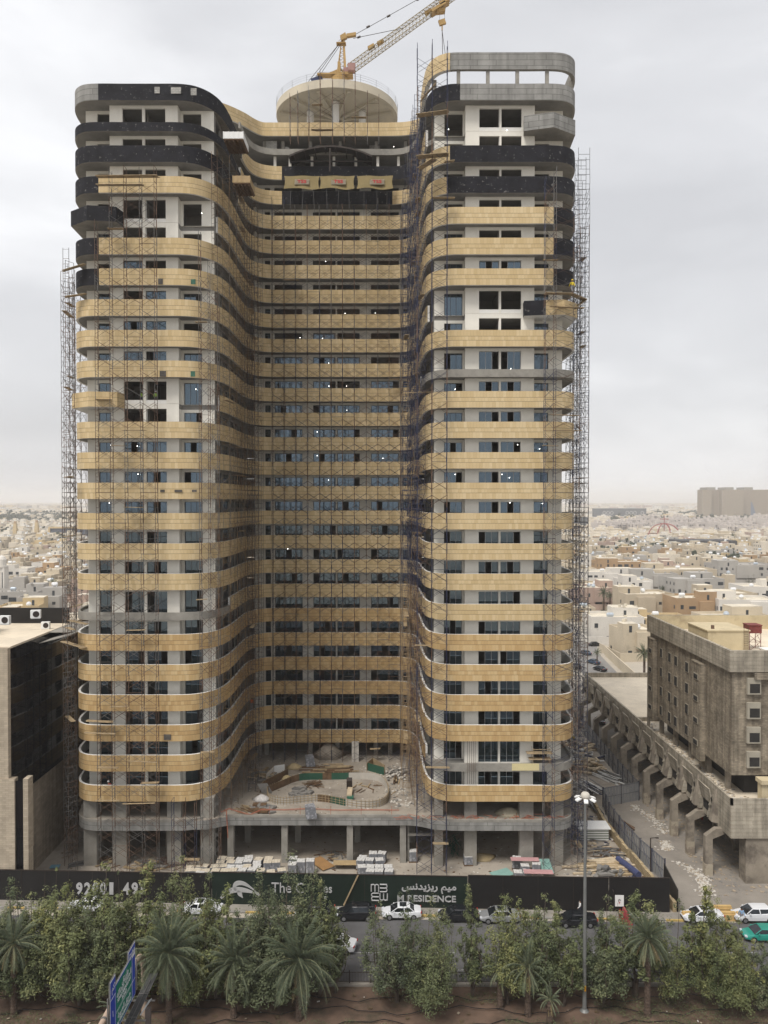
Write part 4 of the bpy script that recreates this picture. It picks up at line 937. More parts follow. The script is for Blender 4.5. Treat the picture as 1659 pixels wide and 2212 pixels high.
# ================================================================ ROAD SIGN GANTRY
SGX=-21.0
root=empty('sign_gantry',(SGX-1.2,63,0),'overhead road sign on a gantry, green and blue panels seen from the side','road sign'); inv=Matrix.Translation((-(SGX-1.2),-63,0))
def gp(b,n,m,par=None,smooth=False): 
    o=b.build(n,m,smooth=smooth); o.parent=par or root
    if par is None: o.matrix_parent_inverse=inv
    return o
SG=mat('sign_green',(.0,.16,.10),.45,0); SB=mat('sign_blue',(.012,.045,.36),.45,0); SWt=mat('sign_white',(.62,.64,.66),.5,0)
x=SGX; ya,yb_=58.3,64.3; z0,z1=6.05,9.85
b=MB(); b.box(x-.08,ya,z0,x,yb_,z1); b.box(x-.08,58.3,z1,x,59.55,10.75); b.box(x-.08,62.5,z1,x,yb_,10.6); gp(b,'sign_back',M_['greyt'])
b=MB(); b.box(x+.005,ya+.04,z0+.04,x+.02,yb_-.04,z1-.04,0); b.box(x+.005,ya+.04,z1+.0,x+.02,59.5,10.71); b.box(x+.005,62.54,z1,x+.02,yb_-.04,10.56); gp(b,'sign_border',SWt)
b=MB()
for (a0,a1,c0,c1) in((ya+.1,59.42,z0+.1,9.2),(ya+.1,59.45,9.3,10.63),(59.5,63.4,z0+.1,z1-.08),(63.5,yb_-.1,z0+.1,7.5),(63.5,yb_-.1,7.58,9.55),(62.6,yb_-.1,9.93,10.5)): b.box(x+.022,a0,c0,x+.03,a1,c1)
gp(b,'blue_panel',SB)
b=MB(); b.box(x+.032,59.62,z0+.2,x+.036,63.28,z1-.2); gp(b,'green_panel',SG)
b=MB(); b.box(x+.037,59.62,7.5,x+.041,63.28,7.54); b.box(x+.037,59.62,7.62,x+.041,63.28,7.66); gp(b,'divider_line',SWt)
def st(s_,sz,y,z,bold=.012):
    o=text(s_,sz,SWt,(x+.05,y,z),(R(90),0,R(90)),ext=.005,name='lettering',bold=bold); o.parent=root; o.matrix_parent_inverse=inv
st('\uFED6\uFEF3\uFEAE\uFEC3',.72,61.7,9.25); st('\uFEEA\uFEE0\uFEDF\uFE8D\uFEAA\uFE92\uFECB \uFEDA\uFEE0\uFEE4\uFEDF\uFE8D',.66,61.45,8.8); st('KING ABDULLAH',.4,61.45,8.3,.014); st('ROAD',.4,61.45,7.9,.014)
st('\uFE94\uFE91\uFEED\uFEAE\uFECC\uFEDF\uFE8D \uFED6\uFEF3\uFEAE\uFEC3',.6,61.45,7.05); st('AL UROUBAH ROAD',.36,61.45,6.52,.014)
st('\uFE9D\uFEAE\uFEA8\uFEE3',.62,63.4,10.2); st('\uFEE2\uFEDB',.62,58.95,10.0); st('\u0661',.7,58.85,8.0)
b=MB(); tb0=mat('pale_pinkish_pipe',(.42,.32,.25),.7,.12,.6)
pts=[Vector((x-1.1,48,6.7)),Vector((x-1.1,67.5,6.7)),Vector((x-1.1,68.9,6.45)),Vector((x-1.1,69.8,5.7)),Vector((x-1.1,70.1,4.6)),Vector((x-1.1,70.1,0))]
b.path(pts,.25,14); gp(b,'gantry_pipe',tb0,smooth=False)
b=MB()
for y in(57,60,63,66): b.tube((x-1.1,y-.1,6.7),(x-1.1,y+.1,6.7),.29,14,cap=True)
for y in(58.2,60.4,62.6): b.box(x-1.3,y-.06,6.45,x-.06,y+.06,6.55); b.box(x-.16,y-.06,6.2,x-.08,y+.06,9.6)
b.box(x+.0,56,5.35,x+.06,67.5,5.45)
for y in(57,59.5,62,64.5): b.box(x-.9,y-.05,5.3,x+1.6,y+.05,5.4)
b.box(x-.7,66.6,4.9,x-.6,66.7,7.6); gp(b,'bracket',M_['greyt'])
b=MB(); b.box(x+.1,48,5.5,x+.85,67.9,5.56); gp(b,'catwalk_grating',mat('dark_grating',(.06,.06,.06),.7,.2,4))
b=MB()
for xx in(.1,.48,.85): b.box(x+xx-.018,48,5.57,x+xx+.018,67.9,5.63)
for y in range(50,67,3): b.box(x+.1,y-.03,5.6,x+.85,y+.03,5.64); 
gp(b,'catwalk_rail',M_['greyt'])
for y in(60.2,63.6):
    b=MB(); b.obox((x+1.35,y,5.8),(.05,.35,0),(.12,-.03,.1),(0,0,.05)); b.tube((x+1.0,y-1.2,5.5),(x+1.3,y-.2,5.75),.05,5); gp(b,'sign_floodlight',mat('floodlight_lens',(.32,.34,.35),.3,0))
b=MB(); b.box(x+1.1,63.4,0,x+1.5,63.8,5.3); gp(b,'support_leg',mat('brownish_post',(.12,.10,.09),.8,.15,1))
# ================================================================ RIGHT: concrete building on stilts
blk=block_mat('weathered_concrete_block',(.265,.225,.17),(.23,.195,.15),.42,.21,.02,.2,.92,axis='both',stain=.38)
pre=block_mat('stained_precast',(.37,.33,.265),(.21,.185,.145),2.6,.5,.02,.1,.92,axis='both',stain=.32)
stl=mat('stained_concrete',(.26,.225,.18),.92,.25,.5,spots=((.13,.11,.09),.35,.5,.15))
roofm=mat('dusty_roof',(.66,.58,.46),.95,.14,.35,spots=((.42,.36,.28),.3,.6,.12))
crm=mat('weathered_cream_render',(.52,.44,.29),.9,.12,.35,spots=((.36,.29,.19),.3,.55,.15))
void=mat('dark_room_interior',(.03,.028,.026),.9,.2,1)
cb=empty('abandoned_concrete_building',(50,110,0),'abandoned bare concrete block building on angled stilts at the right','building'); cinv=Matrix.Translation((-50,-110,0))
def bp(b,n,m,lab=None,par=None,smooth=False):
    o=b.build(n,m,smooth=smooth); 
    if par is None: o.parent=cb; o.matrix_parent_inverse=cinv
    else: o.parent=par
    if lab:o['label']=lab
    return o
PX,PY0,PY1=43.0,94.7,164.0
b=MB(); b.box(PX,PY0,5.8,82,PY1,9.9); bp(b,'podium_block',pre)
b=MB(); b.box(PX+.3,PY0+.3,9.9,82,PY1-.3,9.96); bp(b,'podium_roof',roofm)
b=MB(); b.box(PX,PY0,9.9,PX+.28,PY1,10.75); b.box(PX,PY0,9.9,82,PY0+.28,10.75); b.box(PX,PY1-.3,9.9,82,PY1,10.9); b.box(PX+.28,131,9.96,50,131.4,10.6); bp(b,'podium_parapet',pre)
# slanted fins and hooded openings along the long face
yy=[98.5+i*5.55 for i in range(12)]
for i,y in enumerate(yy):
    b=MB()   # fin: tapering wedge leaning out
    b.face([(PX,y+.3,10.4),(PX-.1,y+.35,10.4),(PX-.8,y-.1,6.3),(PX,y-.2,6.2)]); b.face([(PX,y+.6,10.4),(PX-.1,y+.55,10.4),(PX-.8,y+.9,6.3),(PX,y+1.0,6.2)][::-1]); b.face([(PX-.1,y+.35,10.4),(PX-.1,y+.55,10.4),(PX-.8,y+.9,6.3),(PX-.8,y-.1,6.3)]); b.face([(PX,y-.2,6.2),(PX-.8,y-.1,6.3),(PX-.8,y+.9,6.3),(PX,y+1.0,6.2)])
    bp(b,'fin',stl)
    b=MB(); ya=y+1.25;yb2=y+4.7   # hood panel sloping out above the opening
    b.obox((PX-.33,(ya+yb2)/2,9.0),(0,(yb2-ya)/2,0),(.09,0,0),(-.22,0,1.05)); b.face([(PX,ya,9.9),(PX-.7,ya,7.95),(PX,ya,7.9)]); b.face([(PX,yb2,9.9),(PX,yb2,7.9),(PX-.7,yb2,7.95)])
    b.obox((PX-.25,ya+.3,7.1),(.3,0,0),(0,.08,0),(.18,0,.8)); b.obox((PX-.25,yb2-.1,7.1),(.3,0,0),(0,.08,0),(.18,0,.8)); bp(b,'window_hood',pre)
    b=MB(); b.box(PX-.03,ya+.5,6.6,PX-.005,yb2-.3,7.8); bp(b,'window_opening',void)
# stilts
for i in range(12):
    y=97.4+i*5.75; b=MB(); h=RND.uniform(-.05,.05)
    prof=[(40.85,0),(41.75,0),(41.75,4.7),(43.3,5.35),(43.3,6.0),(42.2,6.0),(40.85,5.05)]
    b.rings([[(px_,y-.38,pz_) for px_,pz_ in prof],[(px_,y+.38,pz_) for px_,pz_ in prof]]); bp(b,'stilt',stl)
b=MB(); 
for i in range(6): b.box(40.81,96.98+i*5.75,0,41.79,97.82+i*5.75,1.5+.3*(i%3))
bp(b,'stilt_plaster',mat('peeling_pale_plaster',(.40,.35,.27),.9,.2,.8,spots=((.24,.2,.16),.8,.45,.1)))
b=MB()
for i in range(11): b.box(47.6,98+i*6,0,48.3,98.8+i*6,5.8); b.box(48.4,98+i*6,0,48.7,101.8+i*6,5.8) if i%2 else None
b.box(54,96,0,54.3,160,5.8); b.box(45,95.0,0,49,96.8,5.8); bp(b,'inner_pier',stl)
b=MB(); b.box(47.5,114,0,47.6,115.6,3.2); bp(b,'door',mat('faded_red_door',(.30,.05,.03),.6,.1,1))
b=MB(); b.box(50,94.8,1.9,60,95.0,2.9); b.box(50,95.1,3.0,60,95.2,5.4); bp(b,'front_sill',M_['white'])
# tall block
BX,BY0,BY1=44.0,96.9,126.7
b=MB(); b.box(BX,BY0,12.9,80,BY1,26.1); bp(b,'tower_block_wall',blk)
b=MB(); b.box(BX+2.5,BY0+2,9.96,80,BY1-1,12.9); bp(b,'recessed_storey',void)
b=MB()
for y in (100,106,112,118,124): b.box(BX+.8,y,9.96,BX+1.4,y+.6,12.9)
bp(b,'short_pier',stl)
b=MB(); b.box(BX-.45,BY0-.45,26.1,80,BY0,28.8); b.box(BX-.45,BY0,26.1,BX,BY1+.3,28.8); b.box(BX,BY1,26.1,80,BY1+.3,28.8); bp(b,'fascia',pre)
b=MB(); b.box(BX,BY0,26.1,80,BY1,26.5); bp(b,'roof',roofm)
b=MB(); b.box(BX,BY1-.25,26.5,70,BY1-.01,28.75); b.box(64,BY0,26.5,64.3,BY1-.3,28.75); b.box(BX+.01,BY0+.01,26.5,BX+.2,BY1-.3,28.7); bp(b,'parapet_inside',crm)
b=MB(); b.box(45.6,108,26.5,51.4,115,29.3); b.box(45.45,107.85,29.3,51.55,115.15,29.45); bp(b,'stair_house',crm)
b=MB(); b.box(46.6,109,29.45,46.95,109.35,29.95); 
for i in range(12): b.tube((50.6,107.8,26.6+i*.25),(51.2,107.8,26.6+i*.25),.03)
b.tube((50.6,107.8,26.5),(50.6,107.8,29.8),.03); b.tube((51.2,107.8,26.5),(51.2,107.8,29.8),.03); bp(b,'roof_ladder',M_['rust'])
b=MB(); b.obox((52.6,101.0,27.9),(2.2,0,0),(0,2.2,0),(0,0,.06)); b.box(50.6,99,26.5,54.6,103,27.8); bp(b,'roof_sheet',M_['white'])
# stair bays and windows on the long face
def w3(y,z,w_,h):
    f=MB(); f.box(BX-.10,y-w_/2-.09,z-h/2-.09,BX-.01,y+w_/2+.09,z+h/2+.09); fo=bp(f,'window',mfr)
    p=MB(); p.box(BX-.12,y-w_/2,z-h/2,BX-.105,y+w_/2,z+h/2); p.build('dark_opening',void,fo)
mfw=mat('pale_window_surround',(.34,.31,.25),.85,.1,1); mfr=mat('window_surround',(.27,.24,.19),.85,.1,1); mfd=mat('old_window_glass',(.05,.05,.055),.3,.2,1)
for lv in range(4):
    z=14.4+lv*3.05
    for y,w_,h in((121.5,.8,1.3),(117.9,.9,1.3),(115.4,1.0,1.3),(111.2,1.0,1.3)): w3(y,z,w_,h)
for (y0,y1) in((123.4,125.6),(104.8,107.8)):
    b=MB(); b.box(BX-.7,y0,12.4 if y0>110 else 12.0,BX,y1,25.2); b.box(BX-.8,y0-.05,25.2,BX,y1+.05,25.35); bp(b,'stair_bay',blk)
    for lv in range(4):
        z=14.2+lv*3.05; f=MB(); f.box(BX-.8,(y0+y1)/2-.75,z-.42,BX-.705,(y0+y1)/2+.75,z+.42); fo=bp(f,'window',mfr); p=MB(); p.box(BX-.83,(y0+y1)/2-.6,z-.3,BX-.81,(y0+y1)/2+.6,z+.3); p.build('dark_opening',void,fo)
b=MB(); b.box(BX-.72,125.62,10,BX-.3,126.0,25.4); bp(b,'downpipe',stl)
for lv in range(4):
    z=15.0+lv*3.1; f=MB(); f.box(45.8,BY0-.4,z-1.05,47.5,BY0-.01,z+1.0); f.box(49.6,BY0-.4,z-1.05,51.3,BY0-.01,z+1.0); fo=bp(f,'window',mfw); p=MB(); p.box(46.1,BY0-.43,z-.85,47.35,BY0-.405,z+.3,0); p.box(49.9,BY0-.43,z-.85,51.15,BY0-.405,z+.3,0); p.build('dark_opening',void,fo); q=MB(); q.box(46.0,BY0-.45,z+.31,47.4,BY0-.41,z+.9); q.build('roller_blind',mfw,fo)
b=MB(); b.box(46.9,BY0-.7,12.9,50.9,BY0-.02,26.0) if False else b.box(46.6,BY0-.7,25.2,56,BY0-.46,26.0); bp(b,'ledge',blk)
b=MB(); p=onZ(2950,3190,10); b.box(47.2,92.9+2.6,9.96,48.3,96.6,12.3); b.box(47,92.6+2.6,12.3,48.6,96.8,12.8); bp(b,'roof_plinth',crm)
# red steel water tank on the roof
wt_=empty('water_tank',(52.6,109.5,26.4),'small red steel water tank on legs on the concrete building roof','water tank'); RD=mat('faded_red_steel',(.17,.04,.035),.7,.35,1.5)
b=MB(); b.box(-.9,-.9,2.5,.9,.9,3.6); b.box(-.98,-.98,3.6,.98,.98,3.68); b.build('tank',RD,wt_)
b=MB()
for sx in(-1,1):
    for sy in(-1,1): b.tube((sx*.8,sy*.8,0),(sx*.8,sy*.8,2.5),.045,4)
for z in(0,1.25):
    for s1,s2 in(((-1,-1),(1,-1)),((1,-1),(1,1)),((1,1),(-1,1)),((-1,1),(-1,-1))): b.tube((s1[0]*.8,s1[1]*.8,z),(s2[0]*.8,s2[1]*.8,z+1.25),.03,3); b.tube((s1[0]*.8,s1[1]*.8,z+1.25),(s2[0]*.8,s2[1]*.8,z+1.25),.03,3)
b.build('leg_frame',RD,wt_)
# rubble on the podium roof
def rubble(name,label,n,fpos,mats,sz=(.1,.35),cat='rubble',kind='stuff',flat=.35):
    b=MB()
    for _ in range(n):
        x,y,z=fpos(); a=RND.uniform(0,3.14); s=RND.uniform(*sz); t=RND.uniform(.4,1)*s; h=s*flat*RND.uniform(.3,1); mi=RND.randrange(len(mats))
        b.obox((x,y,z+h*.5),(math.cos(a)*s/1,math.sin(a)*s,RND.uniform(-.25,.25)*s),(-math.sin(a)*t,math.cos(a)*t,RND.uniform(-.2,.2)*t),(0,0,h/2),mi)
    o=b.build(name,mats); tag(o,label,cat,kind=kind); return o
pl1=mat('pale_rubble',(.52,.49,.44),.9,.2,3); pl2=mat('tan_rubble',(.33,.27,.20),.9,.2,3); pl3=mat('grey_rubble',(.20,.19,.175),.9,.2,3)
rubble('roof_rubble','loose rubble strewn along the roof edge of the concrete building podium',900,lambda:(PX+.4+abs(RND.gauss(0,.9)),RND.uniform(95.2,130),9.97),[pl2,pl2,pl3,pl1],(.06,.22))
rubble('lot_rubble','pale broken tiles scattered along the foot of the concrete stilts',1300,lambda:(lambda y:(RND.gauss(39.6+.9*math.sin(y*.35)-.05*max(0,97-y)*6,.38+.3*(RND.random()<.2)),y,.01))(RND.choice([RND.uniform(92,101),RND.uniform(92,99),RND.uniform(104,107),RND.uniform(109,120)])),[pl1,pl1,pl2],(.03,.17))
rubble('stilt_rubble','grey rubble lying between the concrete stilts',1300,lambda:(RND.uniform(41,49),RND.uniform(92,150),.01),[pl2,pl3,pl2],(.04,.22))
def barrier(x,y,a,label):
    o=MB().rbox(0,0,0,.75,1.5,.28,0).rbox(0,0,.75,.95,1.46,.18,0).build('concrete_barrier',mat_bar); o.location=(x,y,0); o.rotation_euler.z=a; return tag(o,label,'barrier','yellow concrete barriers beside the asphalt lot')
mat_bar=mat('faded_yellow_barrier',(.50,.34,.14),.85,.15,1.2)
for i in range(9): barrier(35.4+i*3.05,hoard_y(35)-1.3-.05*i,0,['yellow barrier touching the end of the black hoarding','second yellow barrier from the black hoarding','third yellow barrier from the hoarding'][i] if i<3 else 'yellow concrete barrier in the row behind the white cars')
barrier(38.6,hoard_y(35)+.0,0,'taller yellow barrier standing behind the front row')

# ================================================================ LEFT: office building with black glass
lb=empty('office_building',(-52,100,0),'office building of pale travertine and black glass at the left edge','building'); linv=Matrix.Translation((52,-100,0))
def lp_(b,n,m):
    o=b.build(n,m); o.parent=lb; o.matrix_parent_inverse=linv; return o
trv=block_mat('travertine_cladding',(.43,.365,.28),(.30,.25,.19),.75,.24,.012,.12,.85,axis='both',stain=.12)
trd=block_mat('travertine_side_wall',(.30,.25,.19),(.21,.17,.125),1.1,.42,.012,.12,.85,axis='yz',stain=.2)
bgl=glass_mat('black_glass_curtain',(.006,.006,.008),(.6,.55,.5),1.5,.05)
X0=-45.0
b=MB(); b.box(-75,92.3,11.35,X0-.02,118,29.8); lp_(b,'core_block',M_['steel'])
for i in range(8):
    for j in range(5):
        b=MB(); ya=92.35+i*2.6; b.box(X0-.02,ya,11.4+j*3.7,X0,ya+2.56,11.4+j*3.7+3.66); lp_(b,'glass_panel',bgl)
b=MB(); b.box(-75,91.6,11.35,X0+.02,92.3,30.0); lp_(b,'travertine_front',trv)
b=MB(); b.box(-75,91.35,0,-44.15,92.28,14.4); b.box(-75,92.3,0,X0-.25,125,11.3); lp_(b,'lower_front',trv)
b=MB(); b.box(-43.1,91.3,0,-42.5,92.6,14.45); lp_(b,'pier',trv)
b=MB(); b.box(-44.14,91.6,.5,-43.11,91.7,14.1); b.box(-44.14,91.71,0,-43.11,92.5,14.0); lp_(b,'slot_window',bgl)
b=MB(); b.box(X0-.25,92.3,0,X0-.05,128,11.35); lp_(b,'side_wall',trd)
b=MB(); b.box(-75,92.3,29.8,X0-.01,118,30.1); lp_(b,'roof',roofm)
b=MB(); b.box(-75,94.5,30.1,-52.8,103,33.6); b.box(-75.2,94.3,33.6,-52.6,103.2,33.9); lp_(b,'penthouse',mat('sand_render',(.42,.35,.22),.9,.08,.4))
b=MB(); b.box(-60,110,30.1,X0-.2,110.3,32.3); lp_(b,'dark_screen',M_['blacks'])
b=MB(); b.box(-45.0,103,29.95,-41.5,112,30.05); b.obox((-43,104,29.6),(2.3,0,.6),(0,4,0),(0,0,.05)); lp_(b,'side_canopy',M_['conc'])
def ac(label,x,y,z,a=0):
    r_=empty('air_conditioner',(x,y,z),label,'air conditioner','white air conditioning units on the left roofs',a); b=MB(); b.box(-.55,-.25,.08,.55,.25,1.0); b.box(-.5,-.2,0,.5,.2,.08); b.build('casing',M_['white'],r_)
    b=MB(); b.lathe((0.08,-.27,.54),[(.36,-.01),(.36,.02),(.3,.03)],14,axis='y'); b.build('fan',M_['steel'],r_)
p=onZ(140,2416,33.9); ac('white air conditioner on top of the sand coloured penthouse',p.x,p.y,33.9,.2); p=onZ(166,2462,30.1); ac('white air conditioner beside the penthouse, on the office roof',p.x,p.y+1,30.1,.1); p=onZ(20,2440,33.9); ac('white louvred air conditioner at the very left edge of the penthouse roof',p.x,p.y,33.9,0)
b=MB(); b.tube((-44.7,94,.0),(-44.7,94,5.2),.1,6); tag(b.build('gate_post',M_['steel']),'black steel gate post beside the travertine wall','post')
# ================================================================ YARD: pallets, piles, formwork
wrapm=[mat('pallet_plastic_white',(.58,.57,.55),.45,.12,3,spots=((.30,.28,.24),2.5,.56,.08)),mat('pallet_plastic_cream',(.56,.50,.40),.5,.12,3,spots=((.40,.30,.18),2.5,.55,.08))]
pgrey=mat('grey_block_face',(.19,.195,.21),.7,.3,3,spots=((.38,.38,.40),3,.55,.06))
def pallet_mesh(i):
    b=MB(); b.box(-.6,-.55,.14,.6,.55,1.05+.1*(i%3),1)
    h=1.05+.1*(i%3); 
    for q in range(3):
        for r_ in range(2): b.box(-.6+q*.4+.01,-.55+r_*.55+.01,h,-.6+q*.4+.39,-.55+r_*.55+.54,h+.03+.02*((q+r_+i)%2),0)
    return b
bodies=[]
for i in range(4):
    b=pallet_mesh(i); bodies.append((b.build('block_stack',[wrapm[i%2],pgrey]),None))
pb=MB()
for y in(-.45,0,.45): pb.box(-.6,y-.06,0,.6,y+.06,.12)
for x in(-.5,-.25,0,.25,.5): pb.box(x-.05,-.5,.12,x+.05,.5,.14)
pal0=pb.build('wooden_pallet',M_['wood'])
bmesh_=[o.data for o,_ in bodies]; palm=pal0.data
for o,_ in bodies: bpy.data.objects.remove(o)
bpy.data.objects.remove(pal0)
pc=[0]
def pallet(fx_,fy_,label,z=1.15,tall=1.0,mi=None,a=None):
    p=onZ(fx_,fy_,z*tall); r_=empty('block_pallet',(p.x,p.y,.02),label,'pallet','wrapped pallets of building blocks behind the hoarding',RND.uniform(-.25,.25) if a is None else a)
    m=bmesh_[(RND.randrange(4) if mi is None else mi)]; o=bpy.data.objects.new('block_stack',m); COL.objects.link(o); o.parent=r_; o.scale=(.88,.86,tall)
    q=bpy.data.objects.new('wooden_pallet',palm); COL.objects.link(q); q.parent=r_; pc[0]+=1
rows=[(3352,[870,901,940,971,1010,1048]),(3366,[(862),899,930,966,1003,1043,1068+10]),(3382,[745,773,800,835,868,903,936,965,1001]),(3399,[738,770,805,840,875,912,948,984,1020,1055,1099]),(3415,[742,778,812,850,884,925])]
zone=lambda x:'far left' if x<820 else 'left' if x<930 else 'middle' if x<1020 else 'right'
for ri,(fy_,xs_) in enumerate(rows):
    for x_ in xs_: pallet(x_+RND.uniform(-3,3),fy_+RND.uniform(-2,2),'white topped block pallet in the big group, %s part of its %s row'%(zone(x_),['rearmost','second','third','fourth','front'][ri]),mi=(1 if (x_<900 and ri<4) else None))
for x_,fy_,l_ in((1145,3340,'rearmost'),(1142,3362,'left'),(1176,3350,'middle'),(1212,3348,'right')): pallet(x_,fy_,'tall pallet of dark faced blocks beside the plywood sheets, %s one'%l_,z=1.3,tall=1.65,mi=0,a=0)
for r_,(fy_,xs_) in enumerate(((3334,[1457,1492]),(3345,[1417]),(3360,[1410,1444,1482]),(3381,[1413,1447,1481,1517]),(3403,[1447,1481,1520]))):
    for q,x_ in enumerate(xs_): pallet(x_,fy_,'white block pallet in the small group, %s row, number %s from left'%(['back','second','third','fourth','front'][r_],['one','two','three','four'][q]),mi=(0 if r_%2 else 2))
for x_,fy_,l_,mi in((1614,3325,'single white block pallet by the dark doorway',2),(1828,3338,'single grey block pallet near the sand heap',0),(2018,3352,'grey pallet left of the two under the pink board',2),(2050,3374,'grey pallet between the pink boards',0),(2095,3374,'grey pallet right of the middle row under the pink board',2),(2023,3400,'front left grey pallet near the right hoarding',0),(2060,3405,'front middle grey pallet partly under the lower pink board',2),(2100,3408,'front right grey pallet under the lower pink board',0)): pallet(x_,fy_,l_,z=1.2,tall=1.1,mi=mi)
for x_,fy_,z_,l_ in((1213,2970,6.4,'tall grey block pallet at the back of the terrace'),(1216,3168,6.4,'leaning grey block pallet at the terrace edge')):
    p=onZ(x_,fy_,z_+.8); r_=empty('block_pallet',(p.x,p.y,PODZ1),l_,'pallet','block pallets up on the terrace',.2); b=MB(); b.rings([[(-.7,-.6,.1),(.7,-.6,.1),(.7,.6,.1),(-.7,.6,.1)],[(-.8,-.55,1.6),(.45,-.55,1.7),(.4,.6,1.7),(-.8,.6,1.6)]]); b.build('block_stack',pgrey,r_)
def board(label,fx_,fy_,z,w_,d,m,a=0,tilt=0):
    p=onZ(fx_,fy_,z); o=MB().obox((0,0,0),(w_/2,0,0),(0,d/2,math.sin(tilt)*d/2),(0,0,.02)).build('board',m); o.location=(p.x,p.y,z); o.rotation_euler.z=a; return tag(o,label,'board')
PK=mat('faded_pink_board',(.44,.25,.25),.8,.12,1); TQ=mat('turquoise_board',(.20,.34,.30),.8,.12,1)
board('pink board lying on the rear grey pallets',2050,3356,1.62,3.6,1.0,PK,-.03); board('pink board lying on the front grey pallets',2103,3405,1.72,3.6,1.1,PK,-.05)
board('turquoise board leaning beside the pink ones',2132,3383,.9,1.5,2.4,TQ,.05,.3); board('turquoise sheet peeking over the hoarding',1960,3412,.35,2.8,1.6,TQ,.5,.1)
board('brown plywood sheet lying diagonally between the pallet groups',1257,3372,.25,1.9,3.2,mat('rusty_brown_ply',(.30,.17,.07),.8,.15,1),.7,.05); board('brown plywood stack by the small pallet group',1353,3370,.7,3.4,1.3,M_['ply'],0)
board('bluish sheet on the ground near the left office wall',215,3384,.2,1.2,.9,mat('pale_blue_sheet',(.15,.30,.38),.7,.1,1),.1)
def pile(name,label,c,n,L0,m,spread=1.2,ang=0,da=.5,th=(.04,.12),cat='timber pile',z=0,h=.5):
    b=MB(); mats=m if isinstance(m,list) else [m]
    for i in range(n):
        a=ang+RND.gauss(0,da); l=L0*RND.uniform(.5,1)/2; w_=RND.uniform(*th); px,py=RND.gauss(0,spread*.5),RND.gauss(0,spread*.4); pz=RND.uniform(.03,h)*(1-min(1,math.hypot(px,py)/(spread*2)))+.03
        b.obox((px,py,pz),(math.cos(a)*l,math.sin(a)*l,RND.uniform(-.05,.05)*l),(-math.sin(a)*w_,math.cos(a)*w_,0),(0,0,w_*.5),RND.randrange(len(mats)))
    o=b.build(name,mats); o.location=(c[0],c[1],c[2] if len(c)>2 else z); return tag(o,label,cat)
g2=lambda x_,y_,z=0:tuple(onZ(x_,y_,z))
WD,PLK,LT=M_['wood'],M_['plank'],mat('pale_timber',(.48,.39,.27),.85,.2,2)
pile('timber_pile','greenish boards heaped behind the left hoarding',g2(575,3388),26,2.4,[pl3,PLK,M_['greyt']],2.0,0,.5,(.08,.2))
pile('rebar_pile','rusty steel reinforcement heap beside the left block pallets',g2(690,3370),90,2.6,RU,2.2,.2,.9,(.02,.03),'rebar pile',h=.8)
pile('timber_pile','dark planks leaning near the left wing columns',g2(450,3360),18,3.0,[WD,PLK],1.6,.8,.2,(.06,.1))
pile('timber_pile','pipe bundle lying at the left rear of the yard',g2(310,3380),7,3.2,GR,.5,.45,.05,(.08,.12),'pipe bundle')
pile('timber_pile','offcuts and debris between the pallet groups',g2(1300,3350),40,1.6,[WD,PLK,GR],3.0,0,1.5,(.03,.08))
pile('timber_pile','light timber boards stacked at the right of the yard',g2(2350,3385),40,4.5,[LT,PLK,LT],2.6,.05,.12,(.08,.2))
pile('timber_pile','loose boards and pipes beyond the stacked timber',g2(2370,3330),40,3.5,[LT,GR,WD,M_['greyt']],2.6,.3,.6,(.05,.1))
pile('metal_pile','brown steel frames leaning on the low sand wall',g2(2415,3230),16,4.2,[RU,WD],1.6,1.9,.1,(.05,.12),'steel pile')
pile('metal_pile','grey crumpled metal at the right hoarding corner',g2(2370,3420),24,1.6,[pl3,GR],2.0,.6,.9,(.1,.3),'scrap heap',h=.9)
pile('timber_pile','tan timber blocks piled in the right rear yard',g2(2300,3000),70,1.6,[LT,PLK,LT],3.2,.2,.6,(.15,.3),h=1.6)
pile('timber_pile','brown boards farther back in the right yard',g2(2270,2930),60,2.2,[PLK,WD,LT],3.6,.4,.7,(.12,.25),h=1.2)
pile('metal_pile','white and grey metal profiles in the right yard by the corner',g2(2290,3085),60,5.0,[M_['white'],GR,M_['bluet']],2.6,2.05,.12,(.05,.1),'metal pile',h=1.3)
pile('metal_pile','long white profiles leaning on the fence jog',g2(2380,3040),34,6.0,[M_['white'],GR],1.6,2.1,.06,(.05,.09),'metal pile',h=1.0)
pile('metal_pile','messy bags and metal behind the right rounded corner',g2(2235,2960),90,2.0,[M_['white'],M_['bluet'],pl3,LT],4.0,.5,1.5,(.1,.3),'scrap heap',h=1.8)
pile('green_pole_bundle','bundle of green poles standing in the right ground floor',g2(1770,3330,0),22,3.4,mat('green_pole',(.03,.12,.08),.6,.1,1),.9,1.4,.25,(.03,.05),'pole bundle',h=2.5)
b=MB()
for i in range(9): b.box(-2.1+.05*(i%2),-1.2,.1+i*.17,2.1,1.2,.24+i*.17,i%2)
b.obox((.1,0,1.72),(2.3,0,0),(0,1.3,.05),(0,0,.05),0); p=g2(2310,3270); o=b.build('panel_stack',[M_['white'],mat('green_grey_panel',(.22,.24,.19),.8,.1,1)]); o.location=p; tag(o,'square stack of pale formwork panels near the right scaffold','panel stack')
b=MB(); b.box(-.45,-2.6,.5,.45,2.6,.6); b.box(-.45,-2.6,.6,-.4,2.6,.8); b.box(.4,-2.6,.6,.45,2.6,.8); p=g2(2322,3165); o=b.build('metal_chute',GR); o.location=p; o.rotation_euler=(.1,0,.12); tag(o,'grey metal chute lying in the right yard','chute')
b=MB(); p=g2(2487,3420); pts=[Vector((0,0,.5)),Vector((-.9,3,.5)),Vector((-2.2,6,.5))]
b.path([Vector((0,-.8,.45)),Vector((-.5,1.2,.45)),Vector((-1.3,3.6,.45))],.42,12)
